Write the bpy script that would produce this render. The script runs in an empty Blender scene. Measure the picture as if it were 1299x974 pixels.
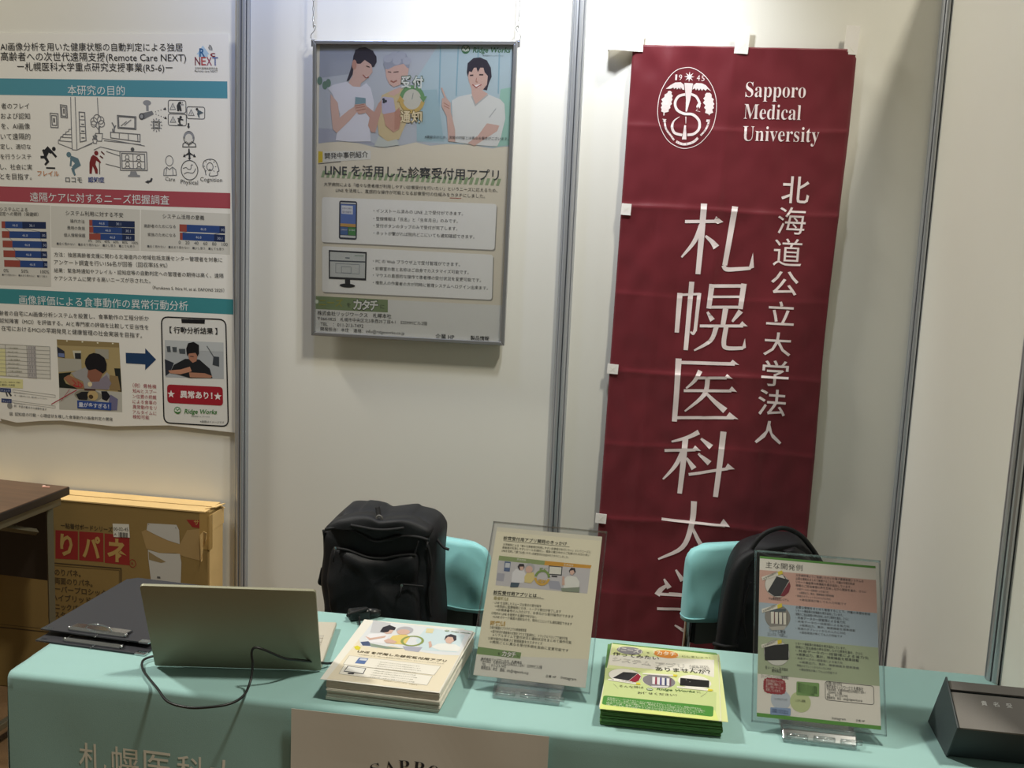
import bpy, bmesh, math, random
from mathutils import Vector, Matrix, noise
from mathutils.geometry import tessellate_polygon

SC = bpy.context.scene
COL = SC.collection
PI = math.pi

# ------------------------------------------------------------------ camera, world, lights, exposure
cam_data = bpy.data.cameras.new('camera')
cam = bpy.data.objects.new('camera', cam_data)
COL.objects.link(cam)
_r, _u, _b = Vector((0.988382,0.145757,0.043082)), Vector((-0.064552,0.145942,0.987185)), Vector((0.137602,-0.978497,0.153655))
_m = Matrix((_r, _u, _b)).transposed().to_4x4()
_m.translation = Vector((0.000000,-3.161452,1.573421))
cam.matrix_world = _m
cam_data.sensor_width = 36
cam_data.lens = 38.0268
cam_data.clip_start = 0.05
SC.camera = cam

SC.view_settings.view_transform = 'Standard'
SC.view_settings.look = 'None'
SC.view_settings.exposure = 0.0
SC.view_settings.gamma = 1
SC.view_settings.use_curve_mapping = False

W = bpy.data.worlds.new('hall')
SC.world = W
W.use_nodes = True
W.node_tree.nodes['Background'].inputs[0].default_value = (0.95, 0.92, 0.74, 1)
W.node_tree.nodes['Background'].inputs[1].default_value = 0.11


def lamp(name, kind, loc, target, power, color, size=0.5, angle=None, blend=0.5):
    d = bpy.data.lights.new(name, kind)
    d.energy = power
    d.color = color
    if kind == 'AREA':
        d.shape = 'DISK'
        d.size = size
    else:
        d.shadow_soft_size = size
    if kind == 'SPOT':
        d.spot_size = angle
        d.spot_blend = blend
    o = bpy.data.objects.new(name, d)
    COL.objects.link(o)
    o.location = loc
    o.rotation_euler = (Vector(target) - Vector(loc)).to_track_quat('-Z', 'Y').to_euler()
    return o


# high hall lamps, and the clip-on spot lamp at the top of the booth wall
lamp('hall_lamp', 'AREA', (2.0, -2.5, 7.2), (0.0, -0.8, 0.8), 300, (1.0, 0.94, 0.80), 0.55)
lamp('hall_lamp', 'AREA', (-4.3, -0.75, 5.6), (-0.2, -0.9, 0.8), 232, (1.0, 0.96, 0.86), 0.5)
lamp('wall_spot_lamp', 'SPOT', (-0.20, -0.50, 2.62), (-0.30, 0.0, 2.0), 56, (0.88, 0.92, 1.0), 0.05, 1.85, 0.9)
lamp('wall_spot_lamp', 'SPOT', (-1.05, -0.42, 2.75), (-1.05, 0.0, 2.25), 24, (0.36, 0.50, 1.0), 0.06, 2.2, 1.0)


# ------------------------------------------------------------------ materials
def lin(h):
    h = h.lstrip('#')
    v = [int(h[i:i + 2], 16) / 255 for i in (0, 2, 4)]
    return tuple((c / 12.92 if c <= 0.04045 else ((c + 0.055) / 1.055) ** 2.4) for c in v) + (1,)


def mat(name, col, rough=0.6, metal=0.0, bump=0.0, scale=80.0, var=0.0, vscale=6.0, spec=0.5, sheen=0.0, detail=3.0, stretch=None):
    m = bpy.data.materials.new(name)
    m.use_nodes = True
    nt = m.node_tree
    b = nt.nodes['Principled BSDF']
    b.inputs['Base Color'].default_value = lin(col)
    b.inputs['Roughness'].default_value = rough
    b.inputs['Metallic'].default_value = metal
    b.inputs['Specular IOR Level'].default_value = spec
    b.inputs['Sheen Weight'].default_value = sheen
    tc = nt.nodes.new('ShaderNodeTexCoord')
    mp = nt.nodes.new('ShaderNodeMapping')
    nt.links.new(tc.outputs['Object'], mp.inputs['Vector'])
    if stretch:
        mp.inputs['Scale'].default_value = stretch
    if var:
        n = nt.nodes.new('ShaderNodeTexNoise')
        n.inputs['Scale'].default_value = vscale
        n.inputs['Detail'].default_value = 4
        nt.links.new(mp.outputs[0], n.inputs['Vector'])
        r = nt.nodes.new('ShaderNodeValToRGB')
        c = lin(col)
        r.color_ramp.elements[0].position = 0.3
        r.color_ramp.elements[1].position = 0.7
        r.color_ramp.elements[0].color = tuple(x * (1 - var) for x in c[:3]) + (1,)
        r.color_ramp.elements[1].color = tuple(min(1, x * (1 + var)) for x in c[:3]) + (1,)
        nt.links.new(n.outputs['Fac'], r.inputs['Fac'])
        nt.links.new(r.outputs['Color'], b.inputs['Base Color'])
    if bump:
        n2 = nt.nodes.new('ShaderNodeTexNoise')
        n2.inputs['Scale'].default_value = scale
        n2.inputs['Detail'].default_value = detail
        nt.links.new(mp.outputs[0], n2.inputs['Vector'])
        bp = nt.nodes.new('ShaderNodeBump')
        bp.inputs['Strength'].default_value = bump
        bp.inputs['Distance'].default_value = 0.004
        nt.links.new(n2.outputs['Fac'], bp.inputs['Height'])
        nt.links.new(bp.outputs['Normal'], b.inputs['Normal'])
    return m


def clear(name, tint=(0.96, 0.98, 0.98, 1), gloss=0.06, rough=0.05):
    m = bpy.data.materials.new(name)
    m.use_nodes = True
    nt = m.node_tree
    nt.nodes.remove(nt.nodes['Principled BSDF'])
    t = nt.nodes.new('ShaderNodeBsdfTransparent')
    t.inputs[0].default_value = tint
    g = nt.nodes.new('ShaderNodeBsdfGlossy')
    g.inputs['Roughness'].default_value = rough
    lw = nt.nodes.new('ShaderNodeLayerWeight')
    lw.inputs['Blend'].default_value = 0.35
    mm = nt.nodes.new('ShaderNodeMath')
    mm.operation = 'MULTIPLY_ADD'
    mm.inputs[1].default_value = 0.45
    mm.inputs[2].default_value = gloss
    nt.links.new(lw.outputs['Fresnel'], mm.inputs[0])
    mx = nt.nodes.new('ShaderNodeMixShader')
    nt.links.new(mm.outputs[0], mx.inputs[0])
    nt.links.new(t.outputs[0], mx.inputs[1])
    nt.links.new(g.outputs[0], mx.inputs[2])
    nt.links.new(mx.outputs[0], nt.nodes['Material Output'].inputs['Surface'])
    return m


INK = {}


def ink(col):
    if col not in INK:
        INK[col] = mat('ink_' + col.lstrip('#'), col, 0.55, spec=0.3)
    return INK[col]


M = {
    'wall': mat('white_panel', '#dedcd2', 0.55, bump=0.05, scale=400, var=0.015, vscale=2.0, spec=0.3),
    'alu': mat('aluminium', '#b9bcc0', 0.38, 0.7, var=0.05, vscale=40, stretch=(1, 1, 0.05)),
    'groove': mat('dark_groove', '#33363a', 0.6),
    'floor': mat('brown_carpet', '#6e5334', 0.9, bump=0.4, scale=300, var=0.25, vscale=9),
    'ceil': mat('panel_back', '#a8a89f', 0.7),
    'cloth': mat('turquoise_cloth', '#9bc4c2', 0.75, bump=0.12, scale=900, sheen=0.15, spec=0.2, var=0.02, vscale=5),
    'chaircloth': mat('aqua_satin', '#8fcfd2', 0.5, bump=0.1, scale=700, sheen=0.2, spec=0.35),
    'red': mat('crimson_cloth', '#64141f', 0.42, bump=0.10, scale=900, sheen=0.35, spec=0.3, var=0.03, vscale=6),
    'loop': mat('white_webbing', '#e6e2dc', 0.7, bump=0.2, scale=900),
    'paper': mat('white_paper', '#e4e2da', 0.6, spec=0.3),
    'paper2': mat('cream_paper', '#d9d3c0', 0.6, spec=0.3),
    'edge': mat('paper_edge', '#e8e5da', 0.8, var=0.10, vscale=60, stretch=(1, 1, 30)),
    'green_edge': mat('green_paper_edge', '#5e8a4c', 0.8, var=0.30, vscale=60, stretch=(1, 1, 30)),
    'frame': mat('silver_frame', '#a9aaac', 0.35, 0.85),
    'pet': clear('clear_poster_film', tint=(0.985, 0.985, 0.985, 1), gloss=0.02, rough=0.16),
    'acrylic': clear('clear_acrylic', tint=(0.994, 0.996, 0.997, 1), gloss=0.012, rough=0.10),
    'acrylic_edge': clear('acrylic_block', tint=(0.95, 0.975, 0.985, 1), gloss=0.14, rough=0.12),
    'kraft': mat('kraft_cardboard', '#8a7245', 0.8, var=0.05, vscale=8, bump=0.06, scale=120, spec=0.15),  # darker front tone: shade under steep light is in this colour
    'kraft_lit': mat('kraft_lit_tone', '#d4b47c', 0.8, var=0.05, vscale=12, spec=0.15),  # same kraft brightened for light on the box top; torn bits share it
    'tape': mat('brown_tape', '#a88850', 0.3, spec=0.5),
    'desk': mat('dark_wood', '#5e4633', 0.42, var=0.18, vscale=9, stretch=(0.5, 6, 1)),
    'deskedge': mat('dark_edge', '#241c17', 0.5),
    'steel': mat('painted_steel', '#7d7763', 0.4, 0.6),
    'chrome': mat('chrome', '#d6d8da', 0.13, 1.0),
    'black': mat('black_nylon', '#14161b', 0.55, bump=0.25, scale=700, spec=0.4, var=0.1, vscale=5),
    'black2': mat('black_strap', '#0e0f13', 0.7, bump=0.2, scale=500),
    'blackp': mat('black_plastic', '#16181a', 0.4),
    'board': mat('charcoal_board', '#313238', 0.5, bump=0.05, scale=300),
    'laptop': mat('silver_aluminium_lid', '#9b9a85', 0.5, 0.3),
    'deck': mat('champagne_deck', '#d5cfc0', 0.45, 0.2),
    'key': mat('silver_key', '#bdb8ac', 0.5),
    'mesh': mat('grey_mesh', '#5d625f', 0.75, bump=0.4, scale=500),
    'boxgrey': mat('dark_grey_board', '#6e6b68', 0.6, bump=0.05, scale=400),  # on the card box, brightness of the lit upper faces is painted in
    'boxside': mat('shaded_grey_board', '#3a4346', 0.6),  # same box board in a shaded tone, for lower front and ends
    'white': mat('white_ink', '#dcdad2', 0.6),
    'bannerink': mat('white_cloth_ink', '#e3d5d3', 0.6, spec=0.3),
}


# ------------------------------------------------------------------ helpers
def tag(o, label, cat, group=None, kind=None):
    if label:
        o['label'] = label
    if cat:
        o['category'] = cat
    if group:
        o['group'] = group
    if kind:
        o['kind'] = kind
    return o


def thing(name, loc, label, cat, rot=(0, 0, 0), group=None):
    o = bpy.data.objects.new(name, None)
    o.empty_display_size = 0.05
    COL.objects.link(o)
    o.location = loc
    o.rotation_euler = rot
    return tag(o, label, cat, group)


def obj(name, bm, mats, parent=None, smooth=False, bev=0.0, seg=2, sub=0, solid=0.0):
    if not isinstance(mats, (list, tuple)):
        mats = [mats]
    bmesh.ops.recalc_face_normals(bm, faces=bm.faces[:])
    me = bpy.data.meshes.new(name)
    bm.to_mesh(me)
    bm.free()
    for m in mats:
        me.materials.append(m)
    if smooth:
        for f in me.polygons:
            f.use_smooth = True
    o = bpy.data.objects.new(name, me)
    COL.objects.link(o)
    if parent:
        o.parent = parent
    if solid:
        d = o.modifiers.new('solid', 'SOLIDIFY')
        d.thickness = solid
        d.offset = 0
    if bev:
        d = o.modifiers.new('bevel', 'BEVEL')
        d.width = bev
        d.segments = seg
        d.limit_method = 'ANGLE'
        d.angle_limit = math.radians(40)
    if sub:
        d = o.modifiers.new('sub', 'SUBSURF')
        d.levels = d.render_levels = sub
    return o


def bx(bm, x0, x1, y0, y1, z0, z1, m=0, R=None):
    vs = [bm.verts.new((x, y, z)) for x in (x0, x1) for y in (y0, y1) for z in (z0, z1)]
    if R:
        for v in vs:
            v.co = R @ v.co
    for f in ((0, 1, 3, 2), (4, 6, 7, 5), (0, 4, 5, 1), (2, 3, 7, 6), (0, 2, 6, 4), (1, 5, 7, 3)):
        fc = bm.faces.new([vs[i] for i in f])
        fc.material_index = m
    return vs


def new():
    return bmesh.new()


def box(*a, **k):
    b = new()
    bx(b, *a, **k)
    return b


def prism(bm, pts, d, h0, h1, m=0):
    """closed polygon pts (2D) swept along axis d ('x','y','z') from h0 to h1"""
    def P(a, b, h):
        return {'x': (h, a, b), 'y': (a, h, b), 'z': (a, b, h)}[d]
    A = [bm.verts.new(P(a, b, h0)) for a, b in pts]
    B = [bm.verts.new(P(a, b, h1)) for a, b in pts]
    n = len(pts)
    for i in range(n):
        f = bm.faces.new((A[i], A[(i + 1) % n], B[(i + 1) % n], B[i]))
        f.material_index = m
    for t in tessellate_polygon([[Vector((a, b, 0)) for a, b in pts]]):
        for S in (A, B):
            try:
                bm.faces.new([S[i] for i in t]).material_index = m
            except ValueError:
                pass
    return A + B


def spline(pts, n=6, closed=False):
    P = [Vector(p) for p in pts]
    out = []
    N = len(P)
    for i in range(N if closed else N - 1):
        g = (lambda k: P[k % N]) if closed else (lambda k: P[min(max(k, 0), N - 1)])
        a, b, c, d = g(i - 1), g(i), g(i + 1), g(i + 2)
        for k in range(n):
            t = k / n
            out.append(0.5 * ((2 * b) + (c - a) * t + (2 * a - 5 * b + 4 * c - d) * t * t + (3 * b - a - 3 * c + d) * t ** 3))
    if not closed:
        out.append(P[-1])
    return out


def tube(bm, pts, r, seg=8, m=0, closed=False, flat=1.0, up=None):
    P = [Vector(p) for p in pts]
    n = len(P)
    rings = []
    prev = None
    for i in range(n):
        a = P[(i - 1) % n] if closed or i > 0 else P[i]
        b = P[(i + 1) % n] if closed or i < n - 1 else P[i]
        t = (b - a).normalized()
        if prev is None:
            ref = Vector(up) if up else (Vector((0, 0, 1)) if abs(t.z) < 0.9 else Vector((0, 1, 0)))
            s = t.cross(ref).normalized()
        else:
            s = (prev - t * prev.dot(t)).normalized()
        prev = s
        w = s.cross(t).normalized()
        rr = r[i] if isinstance(r, (list, tuple)) else r
        rings.append([bm.verts.new(P[i] + s * math.cos(2 * PI * k / seg) * rr + w * math.sin(2 * PI * k / seg) * rr * flat) for k in range(seg)])
    for i in range(n if closed else n - 1):
        A, B = rings[i], rings[(i + 1) % n]
        for k in range(seg):
            bm.faces.new((A[k], A[(k + 1) % seg], B[(k + 1) % seg], B[k])).material_index = m
    if not closed:
        for R_ in (rings[0], rings[-1]):
            try:
                bm.faces.new(R_).material_index = m
            except ValueError:
                pass


GL = {}


def glyph(body, bold=0.0):
    key = (body, bold)
    if key not in GL:
        c = bpy.data.curves.new('lettering', 'FONT')
        c.body = body
        c.resolution_u = 2
        c.offset = bold
        o = bpy.data.objects.new('lettering', c)
        COL.objects.link(o)
        dg = bpy.context.evaluated_depsgraph_get()
        ev = o.evaluated_get(dg)
        me = ev.to_mesh()
        vs = [(v.co.x, v.co.y) for v in me.vertices]
        fs = [tuple(f.vertices) for f in me.polygons]
        ev.to_mesh_clear()
        bpy.data.objects.remove(o)
        bpy.data.curves.remove(c)
        GL[key] = (vs, fs)
    return GL[key]


UNIT = 0.00012


class Art:
    """flat printed artwork in the sheet's own plane: u to the right, v up, layer z in front of the paper"""

    def __init__(s):
        s.bm = bmesh.new()
        s.mats = []
        s.n = 0

    def lift(s, z):
        """a hair of extra ink thickness for every print pass, so that overlapping prints never share a plane"""
        s.n += 1
        return -UNIT * (z + 0.03 * (s.n % 30))

    def mi(s, col):
        m = col if not isinstance(col, str) else ink(col)
        if m not in s.mats:
            s.mats.append(m)
        return s.mats.index(m)

    def poly(s, pts, col, z=1):
        k = s.mi(col)
        y_ = s.lift(z)
        vs = [s.bm.verts.new((p[0], y_, p[1])) for p in pts]
        for t in tessellate_polygon([[Vector((p[0], p[1], 0)) for p in pts]]):
            try:
                s.bm.faces.new([vs[i] for i in t]).material_index = k
            except ValueError:
                pass

    def rect(s, a, b, col, z=1):
        s.poly([(a[0], a[1]), (b[0], a[1]), (b[0], b[1]), (a[0], b[1])], col, z)

    def rpts(s, a, b, r, n=5):
        x0, x1 = sorted((a[0], b[0]))
        y0, y1 = sorted((a[1], b[1]))
        out = []
        for cx, cy, t in ((x1 - r, y1 - r, 0), (x0 + r, y1 - r, 1), (x0 + r, y0 + r, 2), (x1 - r, y0 + r, 3)):
            for i in range(n + 1):
                q = PI / 2 * (t + i / n)
                out.append((cx + r * math.cos(q), cy + r * math.sin(q)))
        return out

    def rrect(s, a, b, r, col, z=1):
        s.poly(s.rpts(a, b, r), col, z)

    def rframe(s, a, b, r, w, col, z=2):
        s.line(s.rpts(a, b, r), w, col, z, True)

    def ell(s, c, rx, ry, col, z=1, n=28, rot=0.0):
        s.poly([(c[0] + rx * math.cos(t) * math.cos(rot) - ry * math.sin(t) * math.sin(rot),
                 c[1] + rx * math.cos(t) * math.sin(rot) + ry * math.sin(t) * math.cos(rot)) for t in [2 * PI * i / n for i in range(n)]], col, z)

    def ring(s, c, rx, ry, w, col, z=2, a0=0.0, a1=2 * PI, n=40):
        full = abs(a1 - a0) >= 2 * PI - 1e-6
        s.line([(c[0] + rx * math.cos(a0 + (a1 - a0) * i / n), c[1] + ry * math.sin(a0 + (a1 - a0) * i / n)) for i in range(n if full else n + 1)], w, col, z, full)

    def line(s, pts, w, col, z=2, closed=False):
        """polyline with one width or one width per point"""
        k = s.mi(col)
        P = [Vector((p[0], p[1])) for p in pts]
        y_ = s.lift(z)
        n = len(P)
        L, Rr = [], []
        for i in range(n):
            a = P[i - 1] if (closed or i > 0) else P[i]
            b = P[(i + 1) % n] if (closed or i < n - 1) else P[i]
            d1 = (P[i] - a)
            d2 = (b - P[i])
            d1 = d1.normalized() if d1.length > 1e-9 else d2.normalized()
            d2 = d2.normalized() if d2.length > 1e-9 else d1
            t = (d1 + d2)
            t = t.normalized() if t.length > 1e-6 else d1
            nn = Vector((-t.y, t.x))
            c = max(0.5, abs(t.dot(d1)))
            ww = (w[i] if isinstance(w, (list, tuple)) else w) / 2 / c
            L.append(s.bm.verts.new((P[i].x + nn.x * ww, y_, P[i].y + nn.y * ww)))
            Rr.append(s.bm.verts.new((P[i].x - nn.x * ww, y_, P[i].y - nn.y * ww)))
        for i in range(n if closed else n - 1):
            j = (i + 1) % n
            try:
                s.bm.faces.new((L[i], L[j], Rr[j], Rr[i])).material_index = k
            except ValueError:
                pass

    def star(s, c, r, r2, n, col, z=2):
        s.poly([(c[0] + (r if i % 2 == 0 else r2) * math.sin(PI * i / n), c[1] + (r if i % 2 == 0 else r2) * math.cos(PI * i / n)) for i in range(2 * n)], col, z)

    def text(s, body, a, b, col='#26262a', h=None, z=4, bold=0.0):
        """one line of lettering from baseline point a to baseline point b; h = letter height, else in proportion"""
        vs, fs = glyph(body, bold)
        if not vs:
            return
        x0 = min(v[0] for v in vs)
        x1 = max(v[0] for v in vs)
        A, B = Vector(a), Vector(b)
        d = B - A
        sx = d.length / (x1 - x0)
        sy = sx if h is None else h / 0.78
        d.normalize()
        n = Vector((-d.y, d.x))
        k = s.mi(col)
        y_ = s.lift(z)
        V = []
        for x, y in vs:
            q = A + d * (x - x0) * sx + n * y * sy
            V.append(s.bm.verts.new((q.x, y_, q.y)))
        for f in fs:
            try:
                s.bm.faces.new([V[i] for i in f]).material_index = k
            except ValueError:
                pass

    def char(s, ch, c, w, h, col, z=4, bold=0.0, rot=0.0):
        """one glyph centred at c in a w x h box"""
        vs, fs = glyph(ch, bold)
        x0, x1 = min(v[0] for v in vs), max(v[0] for v in vs)
        y0, y1 = min(v[1] for v in vs), max(v[1] for v in vs)
        k = s.mi(col)
        y_ = s.lift(z)
        V = []
        for x, y in vs:
            X = (x - (x0 + x1) / 2) / max(x1 - x0, 1e-6) * w
            Y = (y - (y0 + y1) / 2) / max(y1 - y0, 1e-6) * h
            V.append(s.bm.verts.new((c[0] + X * math.cos(rot) - Y * math.sin(rot), y_, c[1] + X * math.sin(rot) + Y * math.cos(rot))))
        for f in fs:
            try:
                s.bm.faces.new([V[i] for i in f]).material_index = k
            except ValueError:
                pass

    def build(s, name, parent, warp=None, cuts=None):
        bm = s.bm
        if cuts:
            for us, axis in ((cuts[0], 0), (cuts[1], 2)):
                lo, hi = min(v.co[axis] for v in bm.verts), max(v.co[axis] for v in bm.verts)
                for c in us:
                    if not lo < c < hi:
                        continue
                    co = [0, 0, 0]
                    no = [0, 0, 0]
                    co[axis] = c
                    no[axis] = 1
                    bmesh.ops.bisect_plane(bm, geom=bm.verts[:] + bm.edges[:] + bm.faces[:], plane_co=co, plane_no=no, dist=1e-6)
        if warp:
            for v in bm.verts:
                v.co.y -= warp(v.co.x, v.co.z)
        me = bpy.data.meshes.new(name)
        bm.normal_update()
        for f in bm.faces:
            if f.normal.y > 0:
                f.normal_flip()
        bm.to_mesh(me)
        bm.free()
        for m in s.mats:
            me.materials.append(m)
        o = bpy.data.objects.new(name, me)
        COL.objects.link(o)
        if parent:
            o.parent = parent
        return o


def sheet(name, parent, u0, u1, v0, v1, m, t=0.0004):
    return obj(name, box(u0, u1, 0.0, t, v0, v1), m, parent)


# ------------------------------------------------------------------ the booth: walls, posts, floor
XL, XM, XR = -1.288, -0.298, 0.700          # post centres
HW = 2.40                                     # wall height
b = box(XL - 1.98, XR + 0.02, 0.0, 0.018, 0.0, HW)
tag(obj('wall_back', b, M['wall']), None, None, kind='structure')
b = box(XR, XR + 0.018, -1.47, 0.0, 0.0, HW)
tag(obj('wall_right', b, M['wall']), None, None, kind='structure')
b = box(-7, 7, -7, 2.0, -0.02, 0.0)
tag(obj('floor', b, M['floor']), None, None, kind='structure')


def post(name, x, y, face):
    """slotted aluminium system post; face is the direction of its visible side"""
    t = tag(bpy.data.objects.new(name, None), None, None, kind='structure')
    COL.objects.link(t)
    t.location = (x, y, 0)
    t.rotation_euler = (0, 0, {'front': 0, 'left': -PI / 2, 'corner': -PI / 4}[face])
    # octagonal post with rounded ribs and dark slots
    pr = []
    for i in range(8):
        a = PI / 8 + i * PI / 4
        r = 0.0205 if i % 2 else 0.0205
        for da, rr in ((-0.30, 0.0200), (-0.12, 0.0212), (0.12, 0.0212), (0.30, 0.0200), (0.33, 0.0150), (PI / 4 - 0.33, 0.0150)):
            pr.append((rr * math.cos(a + da), rr * math.sin(a + da)))
    bm = new()
    prism(bm, pr, 'z', 0.0, HW + 0.04)
    bm2 = new()
    prism(bm2, [(0.0158 * math.cos(i * PI / 8), 0.0158 * math.sin(i * PI / 8)) for i in range(16)], 'z', 0.0, HW + 0.03)
    o = obj(name + '_ribs', bm, M['alu'], t)
    o = obj(name + '_core', bm2, M['groove'], t)


post('trim_1', XL, -0.004, 'front')
post('trim_2', XM, -0.004, 'front')
post('trim_3', XR - 0.004, -0.006, 'corner')
post('trim_4', XR - 0.004, -0.992, 'left')
b = new()
bx(b, XL - 1.98, XR, -0.022, 0.022, HW - 0.0, HW + 0.04)
bx(b, XR - 0.02, XR + 0.02, -1.47, -0.022, HW - 0.0, HW + 0.04)
tag(obj('trim_5', b, M['alu']), None, None, kind='structure')

# ------------------------------------------------------------------ large research poster on the left panel
poster = thing('research_poster', (-1.70, -0.006, 0.87), 'large white research poster with teal and red heading bands on the left wall panel', 'poster')
bm = new()
_pts = [(-0.48, -0.02), (-0.40, -0.022), (-0.4042,-0.0136), (-0.3455,-0.0231), (-0.2604,-0.0109), (-0.1890,-0.0047), (-0.0160,-0.0113), (0.1737,0.0052), (0.3943,-0.0030), (0.3661,1.1971), (-0.48, (-0.3658,1.1829)[1])]
bmv = [bm.verts.new((p[0], 0.0, p[1])) for p in _pts]
bm.faces.new(bmv)
r = bmesh.ops.extrude_face_region(bm, geom=bm.faces[:])
for v in [g for g in r['geom'] if isinstance(g, bmesh.types.BMVert)]:
    v.co.y += 0.0008
obj('sheet', bm, M['paper'], poster)
DK = '#2b2c30'
UL = -0.47
a = Art()
a.text('AI画像分析を用いた健康状態の自動判定による独居', (-0.3658,1.1359), (0.2227,1.1459), DK, bold=0.004)
a.text('高齢者への次世代遠隔支援(Remote Care NEXT)', (-0.3654,1.1061), (0.2336,1.1159), DK, bold=0.004)
a.text('ー札幌医科大学重点研究支援事業(R5-6)ー', (-0.3113,1.0776), (0.1907,1.0858), DK, bold=0.004)
a.build('title_lettering', poster)
a = Art()
a.poly([(0.2666,1.1368),(0.2858,1.1623),(0.3063,1.1376),(0.3008,1.1375),(0.3008,1.1300),(0.2721,1.1293),(0.2721,1.1369)], '#a8c4d8', 1)
a.text('R', (0.2755,1.1307), (0.2926,1.1311), '#2f5f8e', 0.026, 3, 0.02)
a.text('c', (0.3090,1.1314), (0.3248,1.1311), '#8a3038', 0.017, 3, 0.02)
for i in range(3):
    a.ring((0.3008,1.1513), 0.006 + 0.004 * i, 0.006 + 0.004 * i, 0.002, '#4a4f58', 3, -0.2, 1.2, 8)
for ch, c0, c1, colr in (('N', (0.2611,1.1051), (0.2782,1.1055), '#7a3440'), ('E', (0.2810,1.1056), (0.2960,1.1060), '#b04a4a'), ('X', (0.2974,1.1054), (0.3145,1.1058), '#96405a'), ('T', (0.3159,1.1058), (0.3337,1.1062), '#5c6a9a')):
    a.text(ch, c0, c1, colr, 0.027, 3, 0.01)
a.text('次世代遠隔支援研究会', (0.2610,1.0938), (0.3323,1.0942), DK)
a.text('Remote care NEXT', (0.2610,1.0856), (0.3323,1.0860), DK)
a.build('research_logo', poster)


def band(body, tl, tr, br, t0, t1, col, bold=0.0):
    b_ = Art()
    b_.poly([(UL, tl[1]), tr, br, (UL, tl[1] - (tr[1] - br[1]))], col, 1)
    o = b_.build('heading_band', poster)
    c_ = Art()
    c_.text(body, t0, t1, '#dfe3e2', None, 4, bold)
    c_.build('heading_lettering', o)


band('本研究の目的', (-0.3700,1.0502), (0.3624,1.0609), (0.3632,1.0116), (-0.1478,1.0105), (0.0379,1.0136), '#4f8f9f')
band('遠隔ケアに対するニーズ把握調査', (-0.3805,0.7238), (0.3728,0.7340), (0.3730,0.6875), (-0.2804,0.6850), (0.1778,0.6935), '#a34a54')
band('画像評価による食事動作の異常行動分析', (-0.3908,0.4053), (0.3835,0.4136), (0.3837,0.3668), (-0.3252,0.3624), (0.2374,0.3732), '#3c868c')
a = Art()
for body, p0, p1 in (('者のフレイ', (-0.3685,0.9614), (-0.2755,0.9641)), ('および認知', (-0.3709,0.9311), (-0.2734,0.9334)), ('を、AI画像', (-0.3705,0.9008), (-0.2742,0.9031)), ('いて遠隔的', (-0.3729,0.8690), (-0.2736,0.8722)),
                     ('定し、適切な', (-0.3753,0.8398), (-0.2730,0.8426)), ('を行うシステ', (-0.3763,0.8091), (-0.2724,0.8121)), ('し、社会に実', (-0.3773,0.7778), (-0.2703,0.7804)), ('とを目指す。', (-0.3783,0.7477), (-0.2726,0.7503))):
    a.text(body, p0, p1, DK)
a.build('body_text', poster)
a = Art()
for body, p0, p1 in (('方法：独居高齢者支援に関わる北海道内の地域包括支援センター管理者を対象に', (-0.2039,0.5165), (0.3482,0.5259)), ('アンケート調査を行い156名が回答（回収率55.9%）', (-0.2045,0.4919), (0.1705,0.4999)),
                     ('結果：緊急時通知やフレイル・認知症等の自動判定への管理者の期待は高く、遠隔', (-0.2050,0.4672), (0.3519,0.4780)), ('ケアシステムに関する高いニーズが示された。', (-0.2056,0.4425), (0.1148,0.4496)),
                     ('（Furukawa S, Ihira H, et al. EAFONS 2025）', (0.1220,0.4314), (0.3544,0.4344))):
    a.text(body, p0, p1, DK)
a.build('body_text', poster)
a = Art()
for body, p0, p1 in (('齢者の自宅にAI画像分析システムを設置し、食事動作の工程分析か', (-0.3960,0.3220), (0.1088,0.3327)), ('認知障害（MCI）を評価する。AIと専門家の評価を比較して妥当性を', (-0.3942,0.2982), (0.1073,0.3050)), ('在宅におけるMCIの早期発見と健康管理の社会実装を目指す。', (-0.3898,0.2738), (0.0852,0.2777)),
                     ('図. 認知症の行動・心理症状を模した食事動作の画像判定の開発', (-0.3697,-0.0001), (-0.0158,0.0063))):
    a.text(body, p0, p1, DK)
a.build('body_text', poster)
a = Art()
for i, (body, p0, p1) in enumerate((('（例）骨格検', (0.0528,0.1197), (0.1319,0.1201)), ('知AIとスプー', (0.0526,0.1029), (0.1318,0.1034)), ('ン位置の把握', (0.0524,0.0854), (0.1317,0.0866)), ('による食事の', (0.0522,0.0685), (0.1315,0.0691)), ('異常動作をリ', (0.0520,0.0516), (0.1314,0.0523)), ('アルタイムに', (0.0518,0.0347), (0.1313,0.0354)), ('検知可能', (0.0517,0.0196), (0.1072,0.0204)))):
    a.text(body, p0, p1, '#a03040')
tag(a.build('side_note', poster), 'red lettering', None)
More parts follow.
